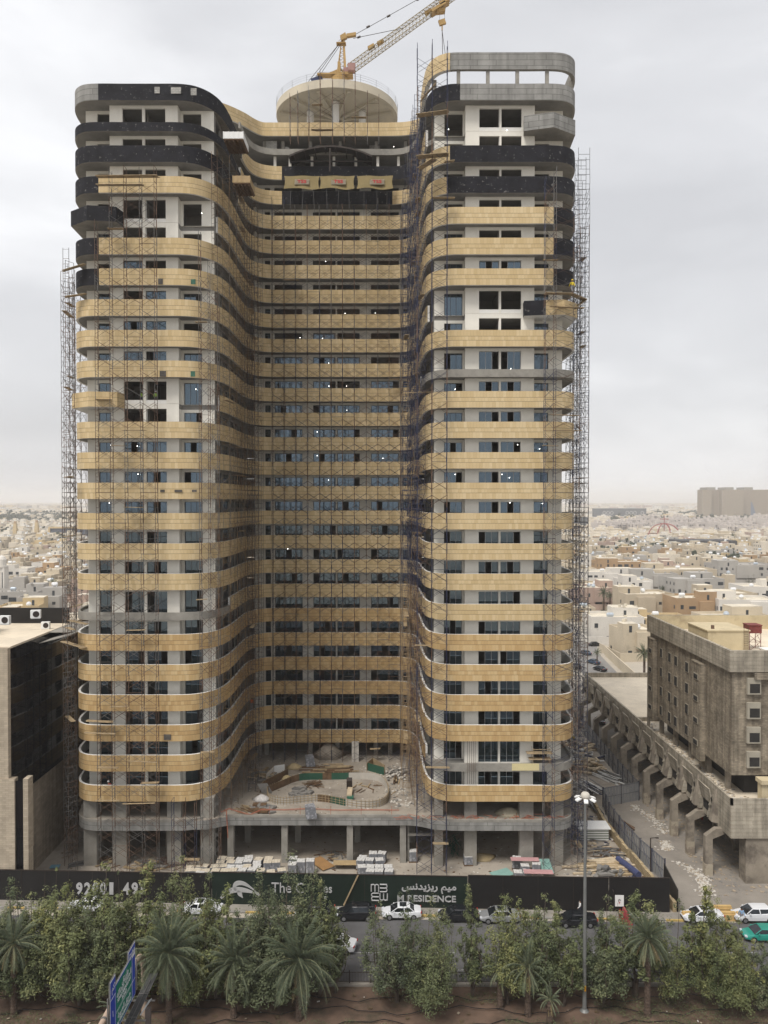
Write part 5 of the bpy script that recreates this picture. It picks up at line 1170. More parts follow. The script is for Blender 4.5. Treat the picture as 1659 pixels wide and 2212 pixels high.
o=b.build('pipe_roll',mat('navy_pipe',(.05,.06,.13),.6,.5,4,stretch=(1,6,1))); o.location=p; tag(o,'thick dark blue roll lying against the low sand wall','pipe roll')
# heaps
def heap(label,c,r_,h,m,n=14,cat='heap',name='sand_heap'):
    b=MB(); rs=[]
    for j in range(5):
        t=j/4; rs.append([(r_*(1-t)*(1+.18*math.sin(3*a_+j)+RND.uniform(-.06,.06))*math.cos(a_)+.001,r_*(1-t)*(1+.15*math.cos(2*a_)+RND.uniform(-.06,.06))*math.sin(a_)*.8,h*(1-(1-t)**1.6)*1.0) for a_ in [2*math.pi*k_/n for k_ in range(n)]])
    b.rings(rs); o=b.build(name,m,smooth=True); o.location=c; return tag(o,label,cat)
yl=mat('yellow_sand',(.42,.33,.19),.95,.15,2,bump=.4)
def t6(x_,y_): return g2(x_,y_,PODZ1)
heap('heap of light sand near the single grey pallet in the yard',g2(1880,3350),1.9,.5,yl); heap('small yellow sand heap on the terrace',t6(1148,3000),1.3,.8,yl)
heap('round plastic covered mound under the recess',t6(1282,2955),2.6,2.3,mat('plastic_cover',(.30,.26,.21),.6,.25,1.5,bump=.8),18)
heap('white crumpled plastic on the left of the terrace',t6(1022,3125),1.3,.8,mat('crumpled_plastic',(.52,.50,.48),.6,.25,3,bump=.8),name='plastic_heap')
heap('tan crumpled sheet on the upper floor of the right wing base',t6(1990,3180),1.9,.9,mat('tan_sheet',(.42,.37,.27),.7,.2,2,bump=.8),name='sheet_heap')
heap('yellow stone bags beside the curved formwork',t6(1120,3045),1.0,.7,mat('bag_cream',(.46,.36,.20),.8,.25,4,bump=.8),name='bag_heap')
rubble('block_rubble','grey concrete blocks tumbled at the right rear of the terrace',110,lambda:(lambda p:(p[0]+RND.gauss(0,.9),p[1]+RND.gauss(0,1.1),PODZ1+max(0,RND.gauss(.2,.2))))(t6(1545,3025)),[pl3,pl1],(.12,.26),kind=None,flat=.8,cat='block pile')
rubble('block_rubble','scattered pale blocks at the right front of the terrace',40,lambda:(lambda p:(p[0]+RND.gauss(0,1.0),p[1]+RND.gauss(0,1.3),PODZ1))(t6(1575,3140)),[pl1,pl3],(.12,.24),kind=None,flat=.8,cat='block pile')
rubble('block_rubble','few pale blocks between the rubble heaps of the terrace',24,lambda:(lambda p:(p[0]+RND.gauss(0,.8),p[1]+RND.gauss(0,1.0),PODZ1))(t6(1558,3092)),[pl1,pl3],(.12,.22),kind=None,flat=.8,cat='block pile')
pile('slate_pile','dark slabs heaped on the left of the terrace',t6(1018,3165),28,1.2,[pl3,WD],1.4,.3,.9,(.2,.4),'slab pile',h=.7)
pile('timber_pile','thin sticks heaped left of the dark slabs',t6(955,3165),24,2.4,[WD,PLK],.9,2.6,.15,(.03,.06))
pile('slate_pile','grey sheets heaped inside the curved formwork',t6(1172,3100),22,1.5,[pl3,GR],1.5,.2,.7,(.2,.4),'sheet pile',h=.6)
pile('timber_pile','dark brush heap inside the curved formwork',t6(1228,3068),50,1.5,[WD],1.2,.2,.8,(.03,.06),h=.5)
pile('timber_pile','scattered short timbers inside the curved formwork',t6(1425,3085),12,1.6,[WD,PLK],2.6,1.2,1.0,(.05,.09),h=.15)
pile('timber_pile','long dark boards stacked behind the curved formwork',t6(1290,3010),22,4.5,[WD,PLK,WD],3.2,0,.08,(.1,.2),h=.5)
pile('timber_pile','bundle of logs standing at the right of the formwork',t6(1545,3055),14,1.9,[PLK,WD],.5,1.5,.06,(.07,.1),h=.9)
pile('timber_pile','timber and sacks at the left rear of the terrace',t6(1030,3035),50,2.0,[LT,pl3,PLK],2.2,.4,.9,(.08,.2),h=.8)
b=MB(); p=t6(1367,3125); b.rings([[(-.45,-.4,0),(.45,-.4,0),(.45,.4,0),(-.45,.4,0)],[(-.4,-.4,.5),(.5,-.4,.5),(.5,.5,.5),(-.4,.5,.5)]],0); b.obox((-.1,1.6,.55),(.35,0,0),(0,1.5,0),(0,0,.12),1); b.obox((-.2,3,1.2),(.4,0,0),(0,.1,.2),(0,-.25,.7),2); o=b.build('site_dumper',[mat('green_machine',(.03,.12,.08),.6,.1,1),LT,M_['steel']]); o.location=p; tag(o,'small green and timber site cart inside the curved formwork','cart')
b=MB(); p=t6(1388,2975); b.box(-.55,-.15,0,.55,.15,3.2); o=b.build('wall_panel',pl1); o.location=p; tag(o,'upright pale panel standing under the recess','panel')
# curved pond formwork on the terrace
kid=[t6(*q) for q in((1045,3100),(1052,3128),(1080,3140),(1125,3142),(1180,3136),(1240,3131),(1290,3136),(1350,3148),(1420,3157),(1475,3153),(1508,3136),(1516,3110),(1505,3075),(1485,3056),(1450,3046),(1395,3044),(1330,3045),(1260,3046),(1190,3047),(1150,3055),(1110,3072))]
kc=catmull(kid+[kid[0]],4)
GF=mat('green_formwork_sheet',(.025,.085,.055),.6,.1,1); froot=empty('curved_formwork',(kid[0][0],kid[0][1],PODZ1),'kidney shaped pond formwork of timber slats on the terrace','formwork'); finv=Matrix.Translation((-kid[0][0],-kid[0][1],-PODZ1))
b=MB(); q=MB(); L_=len(kc)
for i in range(L_-1):
    p0,p1=kc[i],kc[i+1]; mi=0 if i<20 else (1 if i<24 else 2 if i<28 else 0 if i<58 else 0 if i<62 else 2 if i<66 else 1 if i<68 else 2 if i<74 else 1 if i<84 else 1)
    b.face([(p0.x,p0.y,PODZ1),(p1.x,p1.y,PODZ1),(p1.x,p1.y,PODZ1+1.0),(p0.x,p0.y,PODZ1+1.0)],mi)
    d=(p1-p0); n=max(1,int(d.length/.35)); dn=d.normalized(); nn=Vector((dn.y,-dn.x,0))
    for j in range(n):
        p=p0.lerp(p1,(j+.5)/n)+nn*.08; q.tube((p.x,p.y,PODZ1),(p.x,p.y,PODZ1+RND.uniform(1.0,1.25)),.04,4)
    for z in(.3,.6,.95): q.tube(p0+nn*.05+Vector((0,0,z)),p1+nn*.05+Vector((0,0,z)),.03,3)
for B,n_,m in((b,'sheet_lining',[mat('pale_form_face',(.46,.43,.38),.8,.1,1),WD,GF]),(q,'timber_slat',[PLK])):
    o=B.build(n_,m); o.parent=froot; o.matrix_parent_inverse=finv
def form(label,P,face):
    r_=empty('straight_formwork',(P[0][0],P[0][1],PODZ1),label,'formwork'); iv=Matrix.Translation((-P[0][0],-P[0][1],-PODZ1)); b=MB(); q=MB()
    for a,c_ in zip(P,P[1:]):
        a=Vector(a);c_=Vector(c_); b.face([a,c_,c_+Vector((0,0,1.2)),a+Vector((0,0,1.2))]); n=max(1,int((c_-a).length/.4)); 
        for j in range(n+1): p=a.lerp(c_,j/n)+Vector((0,.1,0)); q.tube(p,p+Vector((0,0,1.3)),.05,4)
    for B,n_,m in((b,'form_panel',face),(q,'timber_slat',PLK)): o=B.build(n_,m); o.parent=r_; o.matrix_parent_inverse=iv
form('diagonal dark formwork wall on the left of the terrace',[t6(1015,3098),t6(1040,3078),t6(1125,3034)],WD); form('pale formwork wall behind the diagonal dark one',[t6(1040,3055),t6(1072,3022),t6(1112,3016)],M_['white'])
form('small green faced formwork at the right rear of the terrace',[t6(1436,3010),t6(1500,3028)],GF); form('brown slatted formwork meeting the green one',[t6(1433,3012),t6(1456,2990),t6(1503,3020)],PLK)
b=MB(); p=t6(1034,3098); b.obox((0,0,.7),(.7,.1,0),(0,.1,0),(-.35,0,.65)); o=b.build('leaning_panel',pl3); o.location=p; tag(o,'square grey panel leaning on the dark formwork','panel')
# orange netting along the podium edge
ON=mat('orange_netting',(.36,.13,.08),.8,.3,3); b=MB(); yy_=100.3; pts=[(-21.5,.5),(-20.3,1.0),(-19,.6),(-17.6,.2),(-16,.9),(-13,.85),(-10,1.0),(-6,.8),(-2,.85),(2,.8)]
for (x0,z0_),(x1,z1_) in zip(pts,pts[1:]):
    n=6
    for i in range(n):
        ta,tb_=i/n,(i+1)/n; b.tube((x0+(x1-x0)*ta,yy_,PODZ1+z0_+(z1_-z0_)*ta),(x0+(x1-x0)*tb_,yy_,PODZ1+z0_+(z1_-z0_)*tb_),.05,3); b.tube((x0+(x1-x0)*ta,yy_,PODZ1+z0_+(z1_-z0_)*ta-.12),(x0+(x1-x0)*tb_,yy_,PODZ1+z0_+(z1_-z0_)*tb_-.12),.03,3)
for x_ in(-15,-11,-7,-3,1): b.tube((x_,yy_,PODZ1),(x_,yy_,PODZ1+1.3),.03,4)
b.tube((-20.6,99.9,PODZ1+.9),(-20.4,99.9,3.6),.07,4); tag(b.build('orange_netting',ON),'orange safety netting strung along the terrace edge','netting')
b=MB()
for _ in range(70):
    x_=RND.uniform(1.5,23); b.tube((x_,98.9+RND.uniform(0,1.4),PODZ1+RND.uniform(.02,.5)),(x_+RND.uniform(-1.6,1.6),98.9+RND.uniform(0,1.4),PODZ1+RND.uniform(.02,.3)),.035,3)
tag(b.build('orange_netting',ON),'slack orange netting lying along the right wing terrace edge','netting')
# loose debris specks on site and terrace
rubble('site_debris','small scattered debris over the dusty site ground',1300,lambda:(RND.uniform(-44,33),RND.uniform(91.5,112) if RND.random()<.8 else RND.uniform(91,99),.01),[pl1,pl2,pl3,WD],(.04,.16))
rubble('terrace_debris','small scattered debris over the terrace',500,lambda:(RND.uniform(-20.5,5),RND.uniform(100.8,124),PODZ1),[pl1,pl2,pl3,WD],(.04,.14))
rubble('yard_debris','scattered wood and stone debris in the right yard',900,lambda:(RND.uniform(26.5,33),RND.uniform(89.5,150),.01),[LT,pl1,pl3,WD,M_['bluet']],(.06,.3))
# ================================================================ CARS
def paint(name,c,rough=.25,metal=.2):
    m=mat(name,c,rough,0,1,spec=.6,metal=metal); m.node_tree.nodes['Principled BSDF'].inputs['Coat Weight'].default_value=.6; return m
CG=glass_mat('car_glass',(.012,.014,.016),(.8,.9,1),1.6,.05); TY=mat('tyre_rubber',(.015,.015,.015),.85,0); RM=mat('alloy_rim',(.35,.35,.36),.35,0,metal=.7); HL=mat('headlight_glass',(.55,.57,.6),.15,0,spec=.6); TL=mat('tail_light_red',(.35,.01,.01),.25,0,spec=.6); BKT=mat('black_trim',(.015,.015,.016),.6,0)
def car(label,pos,rz,color,suv=False,group='cars on the service road',taxi=False,L_=4.55):
    r_=empty('parked_car',(pos[0],pos[1],.005),label,'car',group,rz); W=.9; hs=.12 if suv else 0; hh=1.62 if suv else 1.43
    # stations: x, half width, z bottom, z belt(top of lower body)
    st=[(-L_/2,.62,.42,.78),(-L_/2+.06,.80,.30,.93+hs),(-L_/2+.45,.88,.24,1.0+hs),(-1.35,.90,.22,.98+hs),(-.4,.90,.22,.94+hs),(.7,.90,.22,.93+hs),(1.15,.885,.24,.90+hs*.8),(1.75,.85,.26,.80+hs*.6),(L_/2-.1,.76,.32,.66+hs*.4),(L_/2,.60,.40,.58+hs*.3)]
    def ring(x,w_,z0,z1): return [(x,-w_*.86,z0),(x,-w_,z0+.12),(x,-w_*1.0,(z0+z1)/2+.05),(x,-w_*.95,z1-.06),(x,-w_*.80,z1),(x,0,z1+.03),(x,w_*.80,z1),(x,w_*.95,z1-.06),(x,w_,(z0+z1)/2+.05),(x,w_,z0+.12),(x,w_*.86,z0)]
    b=MB(); b.rings([ring(*s_) for s_ in st]); 
    # roof shell and pillars
    rb=(-L_/2+.75 if not suv else -L_/2+.35); roof=[(rb+.55,.60),(rb+.75,.66),(-.1,.68),(.45,.64)]
    b.rings([[(x,-w_,hh-.10),(x,-w_*.9,hh-.02),(x,0,hh+.01),(x,w_*.9,hh-.02),(x,w_,hh-.10)] for x,w_ in roof])
    for sy in(-1,1):
        for (xa,wa,xb_,wb) in ((rb+.05,.80,rb+.60,.62),(-.35,.84,-.28,.67),(1.15,.80,.46,.63)): b.obox(((xa+xb_)/2,sy*(wa+wb)/2,(.95+hs+hh-.08)/2),(.05,0,0),(0,.03,0),((xb_-xa)/2,sy*(wb-wa)/2,(hh-.08-.95-hs)/2))
    b.build('body',color,r_,smooth=False)
    g_=MB(); zb_=.92+hs; zt=hh-.07
    low=[(rb-.05,-.76),(1.25,-.78),(1.25,.78),(rb-.05,.76)]; up=[(rb+.62,-.60),(.43,-.62),(.43,.62),(rb+.62,.60)]
    g_.rings([[(x,y,zb_) for x,y in low],[(x,y,zt) for x,y in up]]); g_.build('window_glass',CG,r_)
    for sx in(-1.38,1.36):
        for sy in(-1,1):
            w_=MB(); w_.lathe((sx,sy*.80,.335),[(.335,-.11),(.335,.11)],18,axis='y'); wo=w_.build('wheel',TY,r_); w_=MB(); w_.lathe((sx,sy*.87,.335),[(.21,-.03),(.21,.045),(.06,.06)],10,axis='y'); w_.build('rim',RM,wo)
    for sy in(-1,1):
        w_=MB(); w_.obox((L_/2-.14,sy*.62,.66+hs*.4),(.13,-sy*.05,0),(.03,.14,0),(0,0,.07)); w_.build('headlight',HL,r_)
        w_=MB(); w_.obox((-L_/2+.05,sy*.64,.84+hs),(.06,0,0),(0,.17,0),(0,0,.07)); w_.build('tail_light',TL,r_)
        w_=MB(); w_.obox((.85,sy*.98,1.0+hs),(.07,0,0),(0,.09,0),(0,0,.06)); w_.build('side_mirror',color,r_)
    w_=MB(); w_.box(L_/2-.03,-.5,.34,L_/2+.015,.5,.52); w_.box(-L_/2-.015,-.3,.5,-L_/2+.02,.3,.62); w_.box(-1.0,-.905,.22,1.0,.905,.27); w_.build('lower_trim',BKT,r_)
    if suv is False and not taxi: w_=MB(); w_.box(-.55,-.45,hh-.005,.2,.45,hh+.02); w_.build('sunroof',CG,r_)
    return r_
WH,BKp,SIp,GNp,DBp=paint('white_car_paint',(.66,.67,.69),.3,0),paint('black_car_paint',(.012,.013,.016)),paint('silver_car_paint',(.40,.41,.42),.3,.5),paint('turquoise_taxi_paint',(.01,.24,.185),.3,0),paint('dark_blue_car_paint',(.02,.05,.10))
PI=math.pi
def cpos(fx_,fy_,z=.6): return onZ(fx_,fy_,z)
car('black hatchback with sunroof parked under the leaning batten of the green hoarding',cpos(1391,3565),PI,BKp,suv=True)
car('white sedan parked right of the black hatchback, under the four-part logo',cpos(1568,3560),PI,WH)
car('black sedan parked behind the trees under the M RESIDENCE lettering',cpos(1790,3570),PI,BKp)
car('silver car parked behind trees, between the black sedan and the walking man',cpos(1950,3575),PI,SIp)
car('black car with its front lights near the man in white',cpos(2250,3590),PI,BKp)
car('black car mostly hidden by the big leafy tree, red tail light showing',cpos(1230,3558),PI,BKp)
car('white sedan driving in the lane, partly behind the palm crown',cpos(1310,3680,.7),PI*.93+0,WH)
car('white car parked below the phone number digits',cpos(345,3535),PI,WH)
car('white car half hidden by trees left of the swoosh logo',cpos(790,3545),0,WH)
car('white car parked beside the yellow barriers, right of the black hoarding',cpos(2742,3575),PI,WH)
car('white off-road car at the right edge of the photo, beside the barriers',cpos(2945,3572),PI,WH,suv=True,taxi=True,L_=4.8)
car('turquoise green taxi at the right edge of the photo',cpos(2980,3646),PI,GNp,taxi=True)
GD='cars in the side street behind the tower'
for l_,fx_,fy_,m_,a in(('dark car parked across the end of the side street',2325,2515,BKp,0),('blue car driving down the side street',2287,2548,DBp,1.9),('blue car parked along the side street wall',2318,2583,DBp,2.0),('dark car with pale windscreen parked nearest along the side street wall',2343,2610,BKp,2.0),('dark car standing behind the right scaffold tower in the side street',2252,2600,BKp,1.6)):
    car(l_,onZ(fx_,fy_,.7),a,m_,group=GD)
car('dark car parked beyond the concrete stilts',onZ(2345,2812,.7),1.4,BKp,group=GD)
car('dark car parked in front of the colonnaded villa at the far left',onZ(98,2386,.7),.3,SIp,group='cars by the left villas')
# traffic barrier and cones
def cone(l_,fx_,fy_,h=.9):
    p=onZ(fx_,fy_); r_=empty('traffic_cone',(p.x,p.y,0),l_,'traffic cone','red cones at the hoarding'); b=MB(); b.box(-.22,-.22,0,.22,.22,.06); b.tube((0,0,.06),(0,0,h),.17,10,r2=.04,cap=True); b.build('cone_body',mat('cone_red',(.50,.03,.02),.6,0),r_); b=MB(); b.tube((0,0,h*.5),(0,0,h*.65),.112,10,r2=.09); b.build('reflective_band',M_['white'],r_)
cone('larger red cone in front of the red plastic barrier',2431,3604,1.3); cone('smaller red and white cone left of the red barrier',2422,3588,1.1)
p=onZ(2447,3598); b=MB(); b.prism([(-.25,-1.6),(.25,-1.6),(.25,1.2),(-.25,1.2)],0,.3); b.rings([[(-.25,-1.6,.3),(.25,-1.6,.3),(.25,1.2,.3),(-.25,1.2,.3)],[(-.1,-1.4,1.1),(.1,-1.4,1.1),(.1,1.0,1.1),(-.1,1.0,1.1)]]); o=b.build('plastic_barrier',mat('dull_red_plastic',(.30,.05,.06),.6,.1,1)); o.location=p; tag(o,'dull red plastic road barrier by the last black hoarding','barrier')
# ================================================================ PEOPLE
SK=mat('brown_skin',(.22,.12,.075),.6,0); HRm=mat('black_hair',(.01,.009,.008),.6,0)
def skin(name,verts,edges,rad,m,parent,sub=2):
    me=bpy.data.meshes.new(name); me.from_pydata(verts,edges,[]); o=bpy.data.objects.new(name,me); COL.objects.link(o); o.parent=parent
    md=o.modifiers.new('skin','SKIN'); o.modifiers.new('sub','SUBSURF').levels=sub; o.modifiers['sub'].render_levels=sub
    if not me.skin_vertices: me.skin_vertices.new()
    for i,r_ in enumerate(rad):
        sv=me.skin_vertices[0].data[i]; sv.radius=(r_,r_) if not isinstance(r_,tuple) else r_
    me.skin_vertices[0].data[0].use_root=True
    me.materials.append(m)
    dg=bpy.context.evaluated_depsgraph_get(); dg.update(); m2=bpy.data.meshes.new_from_object(o.evaluated_get(dg)); o.modifiers.clear(); o.data=m2; m2.name=name
    if len(m2.materials)==0: m2.materials.append(m)
    return o
def person(label,pos,rz,shirt,trouser,thobe=False,helmet=None,step=.22,arm=.25,hat=None,bend=0):
    r_=empty('person',pos,label,'person',None,rz)
    V=[(0,0,.95),(0,0,1.15),(0,bend*.3,1.38),(0,bend*.5,1.50),(0,bend*.5,1.60),(0,bend*.5+.01,1.69)]
    E=[(0,1),(1,2),(2,3),(3,4),(4,5)]; Rr=[.13,.12,.15,.055,.085,.075]
    def add(v,r,p): V.append(v); Rr.append(r); E.append((p,len(V)-1)); return len(V)-1
    for s_ in(-1,1):
        k=add((s_*.11,0,.88),.095,0); k=add((s_*.12,s_*step*.5,.50),.065,k); k=add((s_*.12,s_*step-.03,.09),.042,k); add((s_*.12,s_*step+.13,.05),.04,k)
        k=add((s_*.19,bend*.3,1.41),.06,2); k=add((s_*.27,-s_*arm*.3,1.14),.042,k); k=add((s_*.27,-s_*arm+.1,.90),.032,k)
        h=add((s_*.27,-s_*arm+.14,.82),.035,k)
    skin('body',V,E,Rr,SK,r_,2)
    # clothes, a slightly larger skin over the same joints
    V2=[(0,0,.95),(0,0,1.15),(0,bend*.3,1.38)]; E=[(0,1),(1,2)]; R2=[.155,.145,.175]
    def add2(v,r,p): V2.append(v); R2.append(r); E.append((p,len(V2)-1)); return len(V2)-1
    for s_ in(-1,1): k=add2((s_*.19,bend*.3,1.41),.078,2); k=add2((s_*.27,-s_*arm*.3,1.14),.06,k); add2((s_*.27,-s_*arm+.09,.93),.045,k)
    skin('shirt',V2,E,R2,shirt,r_,2)
    if thobe:
        b=MB(); b.rings([[((.20+.10*t)*math.cos(a)*1.0,(.15+.13*t)*math.sin(a),1.05-t*.95) for a in [2*math.pi*k_/14 for k_ in range(14)]] for t in(0,.25,.5,.75,1)]); b.build('robe_skirt',trouser,r_,smooth=True)
    else:
        V3=[(0,0,.97)];E3=[];R3=[.15]
        for s_ in(-1,1):
            V3+=[(s_*.11,0,.88),(s_*.12,s_*step*.5,.50),(s_*.12,s_*step-.03,.14)]; n=len(V3); E3+=[(0,n-3),(n-3,n-2),(n-2,n-1)]; R3+=[.115,.085,.065]
        skin('trousers',V3,E3,R3,trouser,r_,2)
    b=MB(); hy_=bend*.5
    if helmet: b.lathe((0,hy_,1.68),[(.15,0),(.13,.03),(.115,.09),(.06,.14),(.005,.155)],12); b.build('helmet',helmet,r_,smooth=True)
    else: b.lathe((0,hy_-.015,1.66),[(.093,-.03),(.1,.03),(.08,.09),(.01,.12)],12); b.build('hair',HRm,r_,smooth=True)
    b=MB(); b.obox((0,hy_+.10,1.63),(.012,0,0),(0,.02,0),(0,0,.02)); b.obox((0,hy_+.088,1.585),(.025,0,0),(0,.006,0),(0,0,.006))
    for s_ in(-1,1): b.obox((s_*.03,hy_+.088,1.655),(.01,0,0),(0,.006,0),(0,0,.006)); b.obox((s_*.092,hy_,1.635),(.01,0,0),(0,.02,0),(0,0,.03))
    b.build('face_features',SK,r_)
    for s_ in(-1,1):
        b=MB(); hx_,hy2=s_*.27,-s_*arm+.14
        for q in range(4): b.tube((hx_-.03+.02*q,hy2,.80),(hx_-.028+.019*q,hy2+.025,.735-.012*(q in(1,2))),.009,4,cap=True)
        b.tube((hx_-s_*.03,hy2+.01,.84),(hx_-s_*.055,hy2+.04,.79),.010,4,cap=True); b.build('fingers',SK,r_)
    return r_
wc=mat('white_cloth',(.68,.68,.66),.9,0); nv=mat('navy_cloth',(.03,.035,.06),.9,0); bl=mat('light_blue_cloth',(.22,.34,.50),.9,0); yv=mat('yellow_vest',(.62,.48,.03),.8,0); gv=mat('lime_vest',(.35,.60,.08),.8,0); ov=mat('orange_vest',(.65,.14,.02),.8,0); rv=mat('red_vest',(.42,.05,.03),.8,0); gc=mat('grey_cloth',(.22,.22,.23),.9,0); yh=mat('yellow_helmet',(.70,.50,.03),.4,0); wh_=mat('white_helmet',(.7,.7,.7),.4,0)
p=onZ(2260,3567); person('man in a white shirt walking on the pavement along the black hoarding',(p.x,hoard_y(p.x)-1.0,.14),PI/2,wc,nv,step=.3)
p=onZ(2896,3605); person('man in a light blue shirt walking between the white car and the taxi',(p.x,p.y,0),PI,bl,gc)
p=onY(2236,1147,98.0); person('worker in a yellow vest and helmet standing on the angled platform at the right corner',(p.x,98.1,p.z+.04),.3,yv,gc,helmet=yh)
p=onY(427,3060,98.9); person('worker in a red vest on the lowest left balcony behind the scaffold',(p.x,99.25,zb(0)+.66),PI/2,rv,gc,helmet=wh_,bend=.5)
p=onY(972,2770,117); pz,nz_=cpt(S_SL(116.5)); person('worker in an orange vest on the scaffold in the left bend of the recess',(pz.x+nz_.x*.9,pz.y,p.z),0,ov,gc,step=.1)
p=onY(547,1530,100); person('worker in a lime vest in the tall opening of the left wing, left one',(p.x,100.9,zb(13)+.66-.0),PI,gv,nv,helmet=wh_)
p=onY(600,1530,100); person('worker in a lime vest in the tall opening of the left wing, right one',(p.x,100.9,zb(13)+.66),PI,gv,nv,helmet=wh_)
p=onZ(2232,2870); person('worker with a yellow helmet among the materials behind the right corner',(p.x,p.y,0),0,ov,gc,helmet=yh); p=onZ(2240,2905,0); person('worker with a yellow vest bending over the right yard materials',(p.x,p.y,0),1,yv,gc,helmet=yh,bend=.6)
# lit bulbs in the rooms
BLB=bpy.data.materials.new('lit_bulb'); BLB.use_nodes=True; bs=BLB.node_tree.nodes['Principled BSDF']; bs.inputs['Emission Color'].default_value=(1,.97,.9,1); bs.inputs['Emission Strength'].default_value=6; bs.inputs['Base Color'].default_value=(.8,.8,.8,1)
bulb=None
for fx_,fy_,y in((788,833,99.8),(1752,505,99.8),(1980,509,99.6),(1538,573,122),(1152,1050,124.8),(1272,1021,124.8),(1172,1319,124.8),(1260,1322,124.8),(1348,1224,124.8),(1466,1222,124.8),(1284,1418,124.8),(1285,1508,124.8),(1354,1508,124.8),(1155,1521,124.8),(1461,1523,124.8),(1355,1602,124.8),(1239,1687,124.8),(1496,1790,124.8),(1283,1875,124.8),(1239,1780,124.8),(424,1409,101.1),(431,1739,101.1),(536,1742,99.7),(539,1852,99.7),(765,1520,101.1),(427,1965,101.1),(1778,1520,101.1),(1995,1440,99.7),(2022,1737,99.7),(2108,1753,101.1),(1778,1853,101.1),(1961,1853,99.7),(1990,1866,99.7),(1992,1964,99.7),(2119,1967,101.1),(1124,2144,124.8)):
    if bulb is None:
        b=MB(); b.lathe((0,0,0),[(.01,-.05),(.045,-.025),(.045,.025),(.01,.05)],8); bulb=b.build('lit_bulb',BLB); o=bulb
    else: o=bulb.copy(); COL.objects.link(o)
    o.location=onY(fx_,fy_,y); tag(o,'small lit work bulb hanging in a window opening of the tower','light bulb','lit work bulbs in the window openings')
# ================================================================ TREES
def leafmat(name,c,v=.35):
    m=mat(name,c,.7,v,2.2,spec=.25); t=m.node_tree; b=t.nodes['Principled BSDF']; src=b.inputs['Base Color'].links[0].from_socket
    oi=t.nodes.new('ShaderNodeObjectInfo'); h=t.nodes.new('ShaderNodeHueSaturation'); mr=t.nodes.new('ShaderNodeMapRange'); mr.inputs[3].default_value=.478; mr.inputs[4].default_value=.512; mr2=t.nodes.new('ShaderNodeMapRange'); mr2.inputs[3].default_value=1.22; mr2.inputs[4].default_value=.82; mr3=t.nodes.new('ShaderNodeMapRange'); mr3.inputs[3].default_value=1.0; mr3.inputs[4].default_value=.72
    for q in(mr,mr2,mr3): t.links.new(oi.outputs['Random'],q.inputs[0])
    t.links.new(mr.outputs[0],h.inputs['Hue']); t.links.new(mr2.outputs[0],h.inputs['Value']); t.links.new(mr3.outputs[0],h.inputs['Saturation']); t.links.new(src,h.inputs['Color']); t.links.new(h.outputs[0],b.inputs['Base Color']); return m
LFD,LFM,LFY=leafmat('dark_green_leaves',(.053,.072,.029)),leafmat('green_leaves',(.10,.122,.046)),leafmat('yellow_green_leaves',(.165,.178,.063))
BARK=mat('grey_brown_bark',(.09,.07,.055),.95,.3,3); BARKP=mat('palm_bark',(.085,.06,.045),.95,.5,5,bump=.8)
def leafy_mesh(seed,h,w_,n,lean=0,sparse=1.0,lobes=7):
    """crown builder and trunk builder: forked stems ending in upright feathery plumes of unequal height"""
    r=random.Random(seed); T_=MB(); Cr=MB(); clumps=[]
    fork=[Vector((r.uniform(-.25,.25),r.uniform(-.25,.25),h*r.uniform(.07,.16))) for _ in range(r.choice([2,3]))]
    for f in fork: T_.tube((f.x*.3,f.y*.3,0),f,.13,6,r2=.09)
    for s_ in range(lobes):
        a=2*math.pi*s_/lobes+r.uniform(-.5,.5); rad=w_*.5*r.uniform(.1,.95); th=h*r.uniform(.55,1.0)*(1-.22*rad/(w_*.5)); th=h if s_==0 else th
        if s_==0: rad*=.3
        k1=r.choice(fork); k2=Vector((rad*.85*math.cos(a),rad*.85*math.sin(a),th*r.uniform(.38,.5))); top=Vector((rad*math.cos(a)*1.05+r.uniform(-.3,.3),rad*math.sin(a)*1.05+r.uniform(-.3,.3),th))
        m_=k1.lerp(k2,.5)+Vector((r.uniform(-.2,.2),r.uniform(-.2,.2),.1)); T_.tube(k1,m_,.075,5,r2=.055); T_.tube(m_,k2,.055,5,r2=.04); T_.tube(k2,top,.04,4,r2=.008)
        pw=w_*r.uniform(.10,.19); tone0=r.random(); dens=r.uniform(.6,1.2)
        for j in range(int(26*sparse*dens)):
            t=r.random()**.9; t=.22+.78*t; base=m_.lerp(k2,t*2) if t<.5 else k2.lerp(top,(t-.5)*2); prof=(math.sin(math.pi*min(1,.16+.80*t)))**.8; aa=r.uniform(0,6.283); rr=pw*1.5*prof*math.sqrt(r.random())
            tip=base+Vector((math.cos(aa)*rr,math.sin(aa)*rr,r.uniform(-.1,.4)))
            if r.random()<.5: T_.tube(base,tip,.016,3,r2=.006)
            clumps.append((tip,pw*r.uniform(.25,.62)*(1.1-.5*t),tone0*.55+.45*r.random()))
    tot=sum(c[1]**1.6 for c in clumps)
    for (p,rc_,tone) in clumps:
        for _ in range(max(4,int(n*rc_**1.6/tot))):
            d=Vector((r.gauss(0,1),r.gauss(0,1),r.gauss(0,1.35)))*rc_*.62; c=p+d
            nrm=Vector((d.x+r.uniform(-.6,.6)*rc_,d.y+r.uniform(-.6,.6)*rc_,d.z+r.uniform(.1,1.3)*rc_)).normalized(); u=nrm.orthogonal().normalized(); v=nrm.cross(u); a=r.uniform(0,6.28); uu=u*math.cos(a)+v*math.sin(a); vv=nrm.cross(uu); l=r.uniform(.06,.115); wl=l*.42
            m_=2 if tone>.66 and r.random()<.75 else (0 if tone<.3 and r.random()<.7 else 1)
            Cr.face([c-uu*l,c-vv*wl,c+uu*l,c+vv*wl],m_)
    return T_,Cr
